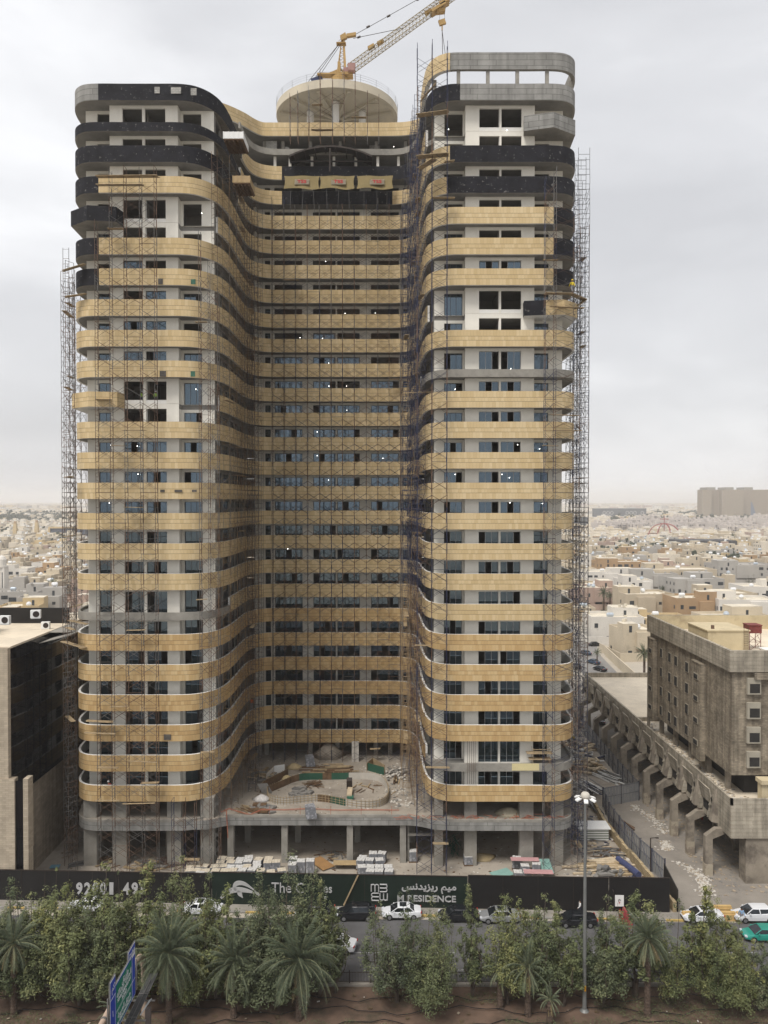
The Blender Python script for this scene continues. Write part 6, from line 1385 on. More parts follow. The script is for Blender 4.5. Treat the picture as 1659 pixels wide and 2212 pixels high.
def palm_mesh(seed,h,L_,nf=46,dead=9,tr=.27):
    r=random.Random(seed); T_=MB(); F_=MB(); D_=MB(); rs=[]
    nz=int(h/.16)
    for j in range(nz+1):
        z=h*j/nz; rr=tr*(1.25-.25*min(1,z/1.0))*(1+.10*(j%2))*(1 if z<h-.8 else 1.3)
        rs.append([(rr*math.cos(2*math.pi*k_/10+j*.3),rr*math.sin(2*math.pi*k_/10+j*.3),z) for k_ in range(10)])
    T_.rings(rs)
    def frond(B,a,el,L1,droop,wl):
        tw=r.uniform(-.05,.05); br=r.random(); p=Vector((0,0,h+.1)); d=Vector((math.cos(a)*math.cos(el),math.sin(a)*math.cos(el),math.sin(el))); n=20; s_=L1/n; a+=0; side=Vector((-math.sin(a),math.cos(a),0)); pts=[p]
        for i in range(n):
            d=(d+Vector((0,0,-droop*(.3+i/n)))+side*tw*(i/n)).normalized(); p=p+d*s_; pts.append(p)
        for i in range(n):
            B.tube(pts[i],pts[i+1],.028*(1-i/n)+.008,3,1)
            t=i/n
            if t<.1: continue
            ll=wl*math.sin(math.pi*(.12+.86*t))**.7; dd=(pts[i+1]-pts[i]).normalized(); up=side.cross(dd).normalized()
            for k_ in range(4):
                q=pts[i].lerp(pts[i+1],k_/4)
                for sg in(-1,1):
                    o=(side*sg*.78+dd*.62+up*r.uniform(.0,.6)+Vector((0,0,-.18))+dd*r.uniform(-.2,.3)).normalized()*ll*r.uniform(.55,1.15)
                    if r.random()<.07+.1*(br<.2): continue
                    B.face([q-dd*.015,q+dd*.015,q+o*.55+Vector((0,0,-.01)),q+o+Vector((0,0,-.12*ll))],0)
    for i in range(nf):
        t=i/nf; el=R(84-108*t**.9+r.uniform(-9,9)); frond(F_,i*2.39996+r.uniform(-.3,.3),el,L_*r.uniform(.7,1.1),.04+.075*t+r.uniform(0,.03),L_*r.uniform(.14,.19))
    for i in range(dead): frond(D_,i*2.4+r.random(),R(-25-r.uniform(0,40)),L_*r.uniform(.6,.85),.12,L_*.12)
    return T_,F_,D_
PF=[mat('grey_green_palm_leaflets',(.10,.125,.078),.6,.25,1.2,spec=.3),mat('palm_midrib',(.16,.16,.085),.7,.1,1)]
PD_=[mat('dry_palm_leaflets',(.22,.18,.09),.8,.3,1.2),mat('dry_midrib',(.20,.15,.09),.8,.1,1)]
lib=[]
for i,(sd_,h,w_,n,sp,lo) in enumerate(((11,8.6,5.4,17000,1,12),(23,7.6,4.4,12000,1,9),(35,9.4,6.0,21000,1.1,14),(47,6.4,3.6,7500,.9,7),(59,8.2,3.0,8000,1,6),(67,5.2,2.6,2000,.5,5),(71,8.8,5.2,10500,.8,10),(83,8.0,4.4,15000,1.1,9),(97,9.0,4.4,9000,.9,7))):
    T_,C2=leafy_mesh(sd_,h,w_,n,0,sp,lo); lib.append((h,w_,T_,C2,[None]))
def tree(i,x,y,h,label,sx=1.0,rz=None,thin=False):
    alt={0:(0,6),1:(1,7),2:(2,2,8),4:(4,8)}.get(i,(i,)); i=alt[RND.randrange(len(alt))]
    H_,W_,T_,C2,cache=lib[i]; r_=empty('leafy_tree',(x,y,.05),label,'tree','leafy trees on the planted verge',RND.uniform(0,6.28) if rz is None else rz)
    if cache[0] is None:
        t=T_.build('trunk',BARK,r_); c=C2.build('crown',[LFD,LFM,LFY],r_); cache[0]=(t.data,c.data)
    else:
        t=bpy.data.objects.new('trunk',cache[0][0]); COL.objects.link(t); t.parent=r_; c=bpy.data.objects.new('crown',cache[0][1]); COL.objects.link(c); c.parent=r_
    s=h/H_; r_.scale=(s*sx,s*sx,s)
def tp(Dx,Y): return (Dx-829.5)/FPX*(Y*CP+CAM_H*SP)   # x of a ground point seen at column Dx (1659 wide)
# (kind, column, distance, height, width factor, label)
for (i,dx,Y,h,sx,lb) in (
 (0,20,73.2,10.6,1.15,'leafy tree at the far left edge of the verge'),
 (2,118,73.5,11.0,1.0,'bushy leafy tree left of the 9 of the phone number'),
 (1,62,72.8,9.4,1.1,'green leafy tree between the far left tree and the bushy one'),
 (1,215,73.3,12.0,1.05,'tall narrow leafy tree in front of the phone number digit 2'),
 (2,262,72.6,11.2,.9,'bushy leafy tree in front of the phone number digits 1 and 4'),
 (4,300,73.6,11.6,1.1,'narrow plume-like leafy tree right of the phone number digit 4'),
 (0,172,71.8,8.4,.95,'low leafy tree left of the road sign'),
 (3,238,71.0,6.8,1.2,'small leafy tree right behind the road sign top'),
 (2,402,73.6,11.6,.95,'big leafy tree between the phone number and the swoosh logo'),
 (3,470,73.0,9.0,1.1,'leafy tree just left of the swoosh logo'),
 (1,345,72.2,9.6,1.0,'leafy tree behind the crown of the largest left palm'),
 (1,520,72.8,8.0,1.25,'leafy tree behind the second palm from the sign'),
 (2,622,73.6,11.8,1.0,'tall bushy leafy tree hiding the middle of the green hoarding lettering'),
 (0,575,72.3,10.6,.85,'leafy tree right of the swoosh logo'),
 (1,690,73.4,10.6,.8,'slimmer leafy tree at the right side of the bushy one'),
 (0,860,72.4,10.4,1.15,'broad leafy tree hiding the white sedan'),
 (2,930,71.4,9.8,1.05,'broad leafy tree whose crown reaches nearly to the ground'),
 (4,1020,73.2,10.3,.9,'slender leafy tree in front of the lettering end'),
 (0,1098,72.0,10.2,.95,'leafy tree with forked bare stem left of the lamp mast'),
 (1,1165,72.6,10.4,1.15,'leafy tree with dense crown, second left of the lamp mast'),
 (4,1215,71.8,9.8,1.1,'narrow leafy tree just left of the lamp mast'),
 (1,1303,72.4,10.2,1.05,'leafy tree just right of the lamp mast'),
 (3,1372,73.2,10.2,1.2,'leafy tree behind the right palm'),
 (0,1455,72.2,9.4,1.05,'leafy tree right of the right palm, with dark forked trunk'),
 (4,1520,72.0,11.6,1.15,'tall thin leafy tree in front of the yellow barriers'),
 (2,1555,71.2,9.8,.95,'bushy leafy tree below the white off-road car'),
 (3,1645,71.2,6.6,1.2,'leafy tree at the right edge of the verge'),
 (2,30,71.8,9.4,1.0,'big leafy tree in the lower left corner, behind the slim palm'),
 (0,140,72.4,10.2,1.0,'bushy leafy tree filling the gap left of the road sign'),
 (0,430,71.6,9.4,1.0,'leafy tree between the two palms right of the road sign'),
 (1,560,71.4,8.6,1.1,'lower leafy tree left of the big middle palm'),
 (3,655,72.0,8.4,1.2,'leafy tree right behind the crown of the big middle palm'),
 (3,1597,71.8,6.6,1.0,'leafy tree between the last two bushy ones'),
 (5,725,73.8,7.0,.8,'sparse nearly bare tree behind the white sedan in the lane'),
 (5,1600,73.0,6.6,1.0,'sparse young tree between the two last bushy ones')):
    tree(i,tp(dx,Y),Y,h*(1.10 if dx<720 else 1.02),lb,sx*(1.08 if dx<720 else .98))
plib={}
def palm(dx,Y,h,L_,label,seed,group='date palms on the planted verge',nf=46,dead=9):
    T_,F_,D_=palm_mesh(seed,h,L_,nf,dead); r_=empty('date_palm',(tp(dx,Y),Y,.05),label,'palm tree',group,seed*.7)
    T_.build('trunk',BARKP,r_); F_.build('crown',PF,r_); D_.build('dry_fronds',PD_,r_)
palm(365,69.3,6.3,4.2,'largest date palm, right behind the road sign',1,nf=74,dead=8)
palm(505,70.2,5.0,3.7,'date palm between the largest palm and the middle palm',2,nf=58)
palm(645,69.8,5.4,4.5,'big date palm in the middle, in front of the white sedan',3,nf=78,dead=12)
palm(30,70.4,6.6,3.6,'slim date palm at the left edge',4,nf=34,dead=10)
palm(1398,70.2,7.2,3.1,'date palm right of the lamp mast with hanging dry fronds',5,nf=44,dead=14)
palm(1140,70.4,4.4,2.7,'low date palm left of the lamp mast',6,nf=26)
palm(1188,69.2,2.2,1.7,'very small palm at the foot of the lamp mast trees',7,nf=18,dead=6)
palm(1080,71.4,3.6,2.2,'small palm below the broad leafy tree',8,nf=20)
palm(255,68.6,1.6,2.3,'low stemless palm left of the sign foot',9,nf=22,dead=4)
# low ground cover and dry tufts
b=MB(); r=random.Random(5)
def bedtest(x,y):
    for (cx_,cy_,rx,ry) in ((-24,67.5,9,2.2),(-6.5,67.6,8.5,1.6),(13,67.9,3.2,1.6),(20.5,67.8,5,1.9),(31,68.2,8,2.2),(-33,68,7,2.4),(9.5,72.5,2.6,.9),(26,71,6,1.8)):
        if ((x-cx_)/rx)**2+((y-cy_)/ry)**2<1+.35*math.sin(x*2.1+y*3.3): return True
    return False
for _ in range(60000):
    x=r.uniform(-42,42); y=r.uniform(63.5,74.2)
    if not bedtest(x,y): continue
    z=.25+.12*math.sin(x*1.7)*math.cos(y*2.1); l=r.uniform(.05,.11); a=r.uniform(0,6.28); zz=z+r.uniform(0,.28); b.face([(x-l*math.cos(a),y-l*math.sin(a),zz),(x+.5*l*math.sin(a),y-.5*l*math.cos(a),zz+r.uniform(-.03,.05)),(x+l*math.cos(a),y+l*math.sin(a),zz+r.uniform(-.04,.06))],r.randrange(2))
tag(b.build('ground_cover',[LFM,LFD]),'low green ground cover on the verge','ground cover',kind='stuff')
b=MB()
for _ in range(130):
    x=r.uniform(-40,40); y=r.uniform(66.5,73.8)
    for _k in range(40):
        a=r.uniform(0,6.28); l=r.uniform(.1,.32); q=.2*r.random(); b.face([(x+q*math.cos(a),y+q*math.sin(a),.12),(x+q*math.cos(a)+.02,y+q*math.sin(a),.12),(x+(q+l*.8)*math.cos(a),y+(q+l*.8)*math.sin(a),.12+l)],0)
tag(b.build('dry_tufts',leafmat('dry_grass',(.10,.08,.035))),'dry tufts on the brown verge soil','dry grass',kind='stuff')
b=MB(); 
for row in range(4):
    pts=[Vector((x_,67+row*1.9+.5*math.sin(x_*.5+row*2)+.25*math.sin(x_*1.7+row),.30)) for x_ in [i*1.2-42 for i in range(72)]]
    b.path(pts,.035,4)
tag(b.build('irrigation_hose',BKT),'thin black irrigation hoses winding over the soil','hose',kind='stuff')
rubble('litter','pale litter and stones on the verge soil',45,lambda:(r.uniform(-38,38),r.uniform(66,74),.22),[pl1,pl2],(.05,.14),cat='litter')
# ================================================================ CITY
cc=[('cream',(.53,.46,.35)),('beige',(.45,.385,.29)),('white',(.62,.59,.54)),('pale grey',(.38,.36,.33)),('sand yellow',(.50,.39,.23)),('orange ochre',(.37,.25,.145)),('pinkish',(.39,.29,.24)),('pale sand',(.58,.52,.43)),('light cream',(.63,.57,.47))]
CM=[mat('villa_'+n.replace(' ','_'),c,.92,.1,.15,spots=(tuple(x*.72 for x in c),.3,.58,.15)) for n,c in cc]
RFm=mat('villa_roof_screed',(.63,.57,.46),.95,.14,.12,spots=((.38,.35,.30),.2,.5,.15)); DW=mat('villa_dark_window',(.04,.045,.05),.4,.3,.3); WT=mat('white_water_tank',(.68,.69,.70),.5,.05,1); DM=mat('silver_dome_tank',(.45,.50,.55),.35,.1,1,metal=.3)
FEAT=['']
def villa_parts(r,w_,d,h,ci,detail):
    W=MB();Rf=MB();Wn=[];Tk=[]; hw,hd=w_/2,d/2
    W.box(-hw,-hd,0,hw,hd,h); t=.25; ph=.9
    W.box(-hw,-hd,h,hw,-hd+t,h+ph);W.box(-hw,hd-t,h,hw,hd,h+ph);W.box(-hw,-hd+t,h,-hw+t,hd-t,h+ph);W.box(hw-t,-hd+t,h,hw,hd-t,h+ph)
    Rf.box(-hw+t,-hd+t,h,hw-t,hd-t,h+.06)
    rw,rd_=w_*r.uniform(.3,.55),d*r.uniform(.3,.5); rx=r.choice([-1,1])*(hw-rw/2-.01); ry=r.choice([-1,1])*(hd-rd_/2-.01); rh=h+r.uniform(2.6,3.3)
    W.box(rx-rw/2,ry-rd_/2,h+.06,rx+rw/2,ry+rd_/2,rh); Rf.box(rx-rw/2+.1,ry-rd_/2+.1,rh,rx+rw/2-.1,ry+rd_/2-.1,rh+.08)
    if r.random()<.6: # projecting bay
        bw=w_*r.uniform(.25,.4); bx_=r.uniform(-hw+bw/2,hw-bw/2); W.box(bx_-bw/2,-hd-r.uniform(.6,1.4),0 if r.random()<.5 else 3.2,bx_+bw/2,-hd,h+r.uniform(-.6,.5))
    # courtyard wall
    cw=r.uniform(2.2,3.5); W.box(-hw-cw,-hd-cw-1,0,hw+cw,-hd-cw-.8,2.6); W.box(-hw-cw,-hd-cw-.8,0,-hw-cw+.2,hd+2,2.6); W.box(hw+cw-.2,-hd-cw-.8,0,hw+cw,hd+2,2.6)
    fl=max(2,round(h/3.6)); n=max(2,int(w_/3.4)); full=w_>16
    for f in range(fl):
        z=h/fl*f+1.1
        for i in range(n):
            if r.random()<.28: continue
            x=-hw+w_*(i+.5)/n+r.uniform(-.4,.4); ww=r.choice([.35,.6,.6,.9,1.3]); hh_=r.choice([1.1,1.5,1.6]); b=MB(); b.box(x-ww,-hd-.05,z,x+ww,-hd-.0,z+hh_); Wn.append(b)
        for i in range(max(2,int(d/3.6))):
            y=-hd+d*(i+.5)/max(2,int(d/3.6)); 
            for sg in(-1,1):
                if r.random()<.5: continue
                b=MB(); b.box(sg*hw-(.0 if sg>0 else .05),y-.5,z,sg*hw+(.05 if sg>0 else 0),y+.5,z+1.4); Wn.append(b)
    b=MB(); b.box(rx-.5,ry-rd_/2-.04,h+.1,rx+.4,ry-rd_/2,h+2.1); Wn.append(b)
    if r.random()<.35: b=MB(); q=r.uniform(-hw+2,hw-4); b.box(q,-hd-.06,r.choice([.3,3.4]),q+r.uniform(1.6,3.4),-hd-.0,h-r.uniform(.2,1.5)); Wn.append(b)
    for _ in range(r.randrange(2,6)): tx,ty=r.uniform(-hw+.8,hw-.8),r.uniform(-hd+.8,hd-.8); zt=h+.06 if abs(tx-rx)>rw/2+.5 or abs(ty-ry)>rd_/2+.5 else rh+.08; Rf.box(tx-.45,ty-.3,zt,tx+.45,ty+.3,zt+.85)
    k_=r.random()
    for j in range(r.choice([1,1,2])):
        b=MB(); tx,ty=r.uniform(-hw*.7,hw*.7),r.uniform(-hd*.6,hd*.6); zt=(rh+.08 if abs(tx-rx)<rw/2-.9 and abs(ty-ry)<rd_/2-.9 else h+.06)
        if abs(tx-rx)<rw/2+.9 and abs(ty-ry)<rd_/2+.9 and zt<rh: tx,ty,zt=rx,ry,rh+.08
        if r.random()<.55: b.lathe((tx,ty,zt+.2),[(.05,0),(.7,.1),(1.0,.7),(.75,1.35),(.25,1.6),(.05,1.65)],12)
        else:
            b.lathe((tx,ty,zt+1.1),[(.05,-1.2),(.6,-1.1),(.75,-.8),(.75,.8),(.6,1.1),(.05,1.2)],12,axis='x'); b.box(tx-.8,ty-.4,zt,tx-.6,ty+.4,zt+.5); b.box(tx+.6,ty-.4,zt,tx+.8,ty+.4,zt+.5)
        Tk.append((b,r.random()<.7))
    FEAT[0]=('with a round roof tank','with a cylindrical roof tank')[0 if len(Tk[0][0].v)%12==0 and len(Tk[0][0].v)<80 else 1] if len(Tk)==1 else 'with two roof tanks'
    return W,Rf,Wn,Tk
def villa(label,x,y,rz,w_,d,h,ci,seed,detail=2,group=None):
    r=random.Random(seed); W,Rf,Wn,Tk=villa_parts(r,w_,d,h,ci,detail)
    if detail>=1:
        root=empty('villa',(x,y,0),label.replace('@',FEAT[0]),'house',group,rz); W.build('wall',CM[ci],root); Rf.build('roof',RFm if ci not in(3,) else CM[3],root)
        if detail>=2:
            for b in Wn: b.build('window',DW,root)
        else:
            a=MB()
            for b in Wn:
                i=len(a.v); a.v+=b.v; a.f+=[tuple(q+i for q in f) for f in b.f]; a.m+=b.m
            a.build('window',DW,root)
        for b,wt in Tk: b.build('rooftop_tank',WT if wt else DM,root)
        return root
    return None
rc_=random.Random(99)
occupied=[]
def free(x,y,rad):
    return all((x-a)**2+(y-b_)**2>(rad+c)**2 for a,b_,c in occupied)
def blocked(x,y,m=0):
    if -52-m<x<32+m and y<165+m: return True      # tower and site
    if x>38-m and y<172+m and x<95: return True   # concrete building
    if x<-40+m and y<130: return True
    if y<140: return True
    # side street
    sx=54+(y-205)*.22
    if 165<y<226 and 36<x<100: return True
    if 165<y<285 and abs(x-(59+(y-215)*.28))<10: return True
    return False
hand=[ # photo column, row of the roof edge, height, width, depth, colour, distance, turn, label
 (2394,2400,7.8,17.5,14,2,264,-.04,'big white villa with rows of tiny windows beyond the side street'),
 (2513,2330,9.0,20,16,1,318,.05,'pale grey villa with dark upright windows behind the white one'),
 (2690,2350,9.0,16,15,5,305,.05,'brown timber coloured villa above the concrete building roof'),
 (2570,2400,4.6,20,14,4,282,.0,'low ochre yellow house with an open roof terrace'),
 (2476,2480,8.0,11,11,0,236,.1,'rounded cream villa with arched windows beside the street'),
 (2318,2320,8.5,18,16,6,345,.0,'pinkish brown villa just right of the scaffold tower'),
 (2870,2370,8.5,22,16,0,258,.08,'cream villa with a red dome, right of the brown one'),
 (2900,2310,9.0,22,15,2,300,-.1,'long white villa with a roof room at the right'),
 (2350,2255,9.5,28,16,2,410,.04,'white palace-like villa with arched ground windows'),
 (2540,2260,9.0,24,16,3,405,-.05,'modern grey and white villa with framed openings'),
 (2700,2235,10.0,24,18,3,370,.1,'grey two-storey villa with stepped terrace'),
 (2830,2290,9.0,20,16,1,320,.1,'beige villa with pitched terrace roofs'),
 (2955,2260,9.0,18,15,2,345,.0,'white modern villa with dark glazing at the right edge'),
 (2650,2200,10.0,34,20,1,420,.0,'long beige building with a white dome on its roof'),
 (2420,2190,10.0,30,16,5,470,.0,'orange brown building among pale houses, right of the scaffold'),
 (2890,2190,10.0,34,18,3,450,.05,'grey box building with a big brown panel'),
 (60,2310,9.0,20,14,0,185,.35,'cream villa with tall round columns at the far left'),
 (225,2350,5.2,13,12,5,205,.3,'low terracotta house with white tank on the left'),
 (90,2215,8.5,14,12,4,285,.15,'orange yellow house behind the left palms'),
 (20,2220,7.5,12,12,5,275,.1,'dark orange house at the very left edge'),
 (165,2170,10.0,15,14,3,300,.2,'grey concrete house shell with open top floor'),
 (60,2170,9.5,22,14,3,320,.1,'long grey house with many white roof tanks'),
 (190,2270,7.0,17,14,0,240,.2,'cream house with yellow round tanks right of the street lamp'),
]
vi=0
for (f,fy_,h,w_,d,ci,Y,rz,lb) in hand:
    x=(f*S-829.5)/FPX*Y; villa(lb,x,Y,rz,w_,d,h,ci,500+vi,2); occupied.append((x,Y,max(w_,d)*.62)); vi+=1
feat=['with a round white tank on its roof','with a roof room at one corner','with a silver tank','with plain parapet walls','with small square windows']
near=[]
for yi in range(0,70):
    Y=150+yi*20
    for xi in range(-60,75):
        x=xi*18.5+((yi%2)*6)+rc_.uniform(-2.5,2.5); y=Y+rc_.uniform(-2,2)
        u=x/y; 
        if not(-.68<u<.68): continue
        vis=(.225<u<.56) or (-.56<u<-.375)
        if xi%7==3 or yi%6==4: continue           # streets
        if blocked(x,y,6) or not free(x,y,9): continue
        near.append((y,x,vis))
near.sort(); made=0; seen={}
LIM=262
for (y,x,vis) in near:
    if not vis: continue
    w_=rc_.uniform(11,16); d=rc_.uniform(10.5,15.5); h=rc_.choice([7.2,7.6,8.2,8.6,9.4,4.2]); ci=rc_.choice([0,0,0,1,1,1,7,7,8,8,2,4,0,3,6,5,7])
    last_y=y
    if made<LIM:
        s_='left' if x<0 else 'right'; dist='nearer' if y<330 else 'middle distance' if y<620 else 'distant'
        lb='%s %s house @, %s, %s of the tower'%(cc[ci][0],'low' if h<5 else 'two-storey',dist,s_)
        villa(lb,x,y,rc_.choice([0,0,.03,-.04,1.57,3.14]),w_,d,h,ci,1000+made,2 if y<330 else 1,group='flat roofed houses %s of the tower, %s'%(s_,dist)); occupied.append((x,y,9)); made+=1
    else: break
far_start=last_y
FB=MB()
def far_box(x,y,w_,d,h,ci,det=True):
    FB.box(x-w_/2,y-d/2,0,x+w_/2,y+d/2,h,ci); FB.box(x-w_/2+.3,y-d/2+.3,h,x+w_/2-.3,y+d/2-.3,h+.05,len(cc))
    if det:
        rw=w_*rc_.uniform(.25,.5); FB.box(x-w_*.3,y-d*.2,h+.05,x-w_*.3+rw,y+d*.3,h+2.8,rc_.choice([ci,7,8,2]))
        if rc_.random()<.6: q=rc_.uniform(-w_*.35,w_*.3); FB.box(x+q,y-1,h+.05,x+q+1.8,y+1,h+1.9,len(cc)+2)
        FB.box(x-w_/2-2,y-d/2-3,0,x+w_/2+2,y-d/2-2.8,2.6,rc_.choice([0,1,7]))
        for i in range(int(w_/4)):
            if rc_.random()<.6: xx=x-w_/2+2+i*4; z=rc_.choice([1.2,4.6]); FB.box(xx,y-d/2-.06,z,xx+1.3,y-d/2,z+1.5,len(cc)+1)
for (y,x,vis) in near:
    if vis and y<far_start: continue
    if not vis and any((x-a)**2+(y-b_)**2<150 for a,b_,c in occupied[:40]): continue
    far_box(x,y,rc_.uniform(12,18),rc_.uniform(12,17),rc_.choice([4.4,7.4,8,8.6,9.6,11]),rc_.choice([0,0,1,1,7,7,8,8,2,4,0,3,6]))
y=1600.0
while y<9000:
    st=24+y*.008; 
    for sgn,(u0,u1) in((1,(.0,.66)),(-1,(.0,.66))):
        n=int((u1-u0)*y/(st*1.05))
        for i in range(n):
            if rc_.random()<.12: continue
            x=sgn*(u0*y+(u1-u0)*y*(i+rc_.random()*.7)/n); yy2=y+rc_.uniform(-st*.4,st*.4)
            if sgn>0 and 930<yy2<1500: continue
            far_box(x,yy2,rc_.uniform(.5,.85)*st,rc_.uniform(.5,.8)*st,rc_.choice([5,8,9,10,12,14]) if y<3500 else rc_.choice([8,10,12,16,24]),rc_.choice([0,1,1,7,7,8,2,3,3,4,6]),det=y<3200)
    y+=st*1.15
tag(FB.build('distant_houses',CM+[RFm,DW,WT]),'thousands of pale distant houses fading to the horizon','distant houses',kind='stuff')
# white apartment rows
apw=mat('pale_apartment_wall',(.50,.455,.42),.9,.06,.05); apd=mat('apartment_dark_recess',(.15,.14,.14),.8,.1,.1)
def apt(label,x,y,w_,d,h,rz,seed):
    r=random.Random(seed); root=empty('apartment_block',(x,y,0),label,'building','pale apartment blocks in long rows far behind',rz)
    W=MB(); n=max(2,int(w_/9)); 
    for i in range(n):
        hh_=h+r.uniform(-1.5,1.5); x0=-w_/2+w_*i/n; W.box(x0,-d/2-r.uniform(0,3),0,x0+w_/n-1.2,d/2,hh_); W.box(x0+1,-2,hh_,x0+w_/n*.5,3,hh_+3.2)
    W.build('wall',apw,root); 
    a=MB()
    for i in range(n):
        x0=-w_/2+w_*i/n
        for f in range(int(h/3.6)):
            for q in(.15,.55):
                if r.random()<.8: a.box(x0+w_/n*q,-d/2-3.1,f*3.6+1.2,x0+w_/n*(q+.18),-d/2-.0,f*3.6+2.9)
    a.build('window',apd,root)
for row,(Y,h,f0,f1,step) in enumerate(((1010,13,2640,3010,46),(1090,15,2330,3020,44),(1190,18,2390,3020,42),(1300,20,2520,3030,40))):
    f=f0; q=0
    while f<f1:
        x=(f*S-829.5)/FPX*Y; apt('pale apartment block in the %s row, %s'%(['nearest','second','third','farthest'][row],'left part' if f<2560 else 'middle part' if f<2800 else 'right part'),x,Y+rc_.uniform(-15,15),step*S/FPX*Y*.86,22,h+rc_.uniform(-3,3),rc_.uniform(-.1,.25),900+row*40+q); f+=step; q+=1
# named far buildings
def block(name,label,f0,f1,fyt,Y,d,m,base=0,cat='building'):
    a=onY(f0,fyt,Y);c=onY(f1,fyt,Y); root=empty(name,((a.x+c.x)/2,Y,0),label,cat); w_=c.x-a.x; W=MB(); W.box(-w_/2,0,0,w_/2,d,a.z); W.build('wall',m,root); return root,w_,a.z
r0,w0,h0=block('fortress_like_building','huge plain brownish building block on the right horizon',2738,3160,1913,1750,20,mat('brownish_cladding',(.26,.215,.165),.9,.04,.01))
b=MB(); b.box(-w0/2+w0*.17,-14,0,-w0/2+w0*.37,0,h0-.5); b.box(-w0/2,-9,0,-w0/2+w0*.085,0,h0-1); b.build('wall_fold',mat('brownish_fold_lit',(.28,.235,.18),.9,.04,.01),r0)  # fold shading put into a slightly paler copy of the cladding colour
b=MB()
for q in(.09,.26,.44): b.box(-w0/2+w0*q,20,h0,-w0/2+w0*(q+.08),60,h0+6)
b.build('roof_block',M_['conc'],r0)
b=MB(); b.face([(-w0/2+w0*.462,-.6,0),(-w0/2+w0*.53,-.6,0),(-w0/2+w0*.475,-.6,h0*.6),(-w0/2+w0*.462,-.6,h0*.62)]); b.build('blue_glass_wedge',mat('dull_blue_glass',(.12,.15,.22),.4,.05,.1),r0)
r0,w0,h0=block('patterned_building','long dark grey building with a pale circle pattern on the horizon',2320,2525,1986,1850,15,mat('slate_facade',(.10,.11,.125),.8,.05,.05))
b=MB()
for (q0,q1) in((.13,.40),(.57,.98)):
    n=int((q1-q0)*w0/9)
    for i in range(n):
        for j in range(2):
            if j==1 and i%4==3: continue
            cx_=-w0/2+w0*q0+i*9+4.5*(j%2)+4; cz_=h0*.30+j*h0*.33; rr=4.6
            for k_ in range(10):
                a0=k_*.628;a1=a0+.628; b.face([(cx_+rr*math.cos(a0),-.4,cz_+rr*math.sin(a0)),(cx_+rr*math.cos(a1),-.4,cz_+rr*math.sin(a1)),(cx_+.6*rr*math.cos(a1),-.4,cz_+.6*rr*math.sin(a1)),(cx_+.6*rr*math.cos(a0),-.4,cz_+.6*rr*math.sin(a0))])
b.build('circle_pattern',mat('pale_pattern',(.38,.38,.38),.8,0),r0)
r0,w0,h0=block('dark_office','low dark grey office behind the right scaffold tower',2240,2298,2020,1150,30,mat('dark_grey_facade',(.10,.11,.12),.7,.05,.1))
r0,w0,h0=block('dark_flat_hall','low dark hall roof among the houses on the right',2660,2880,2112,700,30,mat('dark_hall',(.055,.055,.06),.8,.1,.1))
r0,w0,h0=block('dark_slate_office','wide slate office with tan frame behind the left scaffold',196,330,2064,900,20,mat('slate_panel',(.07,.085,.12),.5,.05,.1)); b=MB(); b.box(-w0/2-2,-1,0,-w0/2,0,h0+2); b.box(-w0/2,-1,h0,w0/2,0,h0+2); b.build('tan_frame',CM[4],r0)
# mosque with two minarets
mq=empty('mosque',((190*S-829.5)/FPX*900,900,0),'sand coloured mosque with a dome at the left','mosque'); b=MB(); b.box(-12,-6,0,9,10,9.5); b.box(-18,-2,0,-12,8,6); b.build('wall',CM[4],mq)
b=MB(); b.lathe((-8,2,9),[(4.6,0),(4.6,.8),(4.1,2.2),(2.8,3.6),(1.2,4.4),(.1,4.6)],24); b.build('dome',CM[8],mq,smooth=True); b=MB(); b.box(2,-6.2,1.5,6,-6.0,6); b.build('window',DW,mq)
for f,Y,lb in((143,897,'square sand coloured minaret beside the dome'),(59,860,'square sand coloured minaret left of the mosque')):
    r_=empty('minaret',((f*S-829.5)/FPX*Y,Y,0),lb,'minaret','two square minarets'); b=MB(); b.box(-2.0,-2.0,0,2.0,2.0,15); b.rings([[(-2,-2,15),(2,-2,15),(2,2,15),(-2,2,15)],[(-1.4,-1.4,22),(1.4,-1.4,22),(1.4,1.4,22),(-1.4,1.4,22)]]); b.build('shaft',CM[4],r_); b=MB(); b.box(-1.1,-1.1,22,1.1,1.1,24.5); b.box(-.5,-2.05,8,.5,-2,11); b.build('cap',CM[5],r_)
r_=empty('minaret',((5*S-829.5)/FPX*330,330,0),'white minaret with dark slots cut by the left edge of the photo','minaret'); b=MB(); b.box(-2,-2,0,2,2,19); b.lathe((0,0,19),[(2.6,0),(2.6,.6),(1.9,.6),(1.9,3.4),(1.3,4.6),(.1,5.2)],14); b.build('shaft',CM[2],r_); b=MB(); b.box(1.0,-2.05,3,1.35,-2,17); b.box(-.2,-2.05,3,.15,-2,17); b.build('slot',DW,r_)
# red arch sculpture over the crossing
ar=empty('arch_sculpture',((2595*S-829.5)/FPX*960,960,0),'reddish arches standing over the distant road crossing','sculpture'); b=MB(); rr_=mat('faded_red_arch',(.30,.10,.09),.7,.05,.1)
for i,a in enumerate((0,.8,1.6,2.4)):
    pts=[Vector((math.cos(a)*20*math.cos(t)*1.0,math.sin(a)*20*math.cos(t),19*math.sin(t)**.8)) for t in [math.pi*k_/14 for k_ in range(15)]]; b.path(pts,.6,6)
b.tube((0,0,0),(0,0,28),.5,6); b.box(-5,-1,24,5,1,25); b.build('arch',rr_,ar)
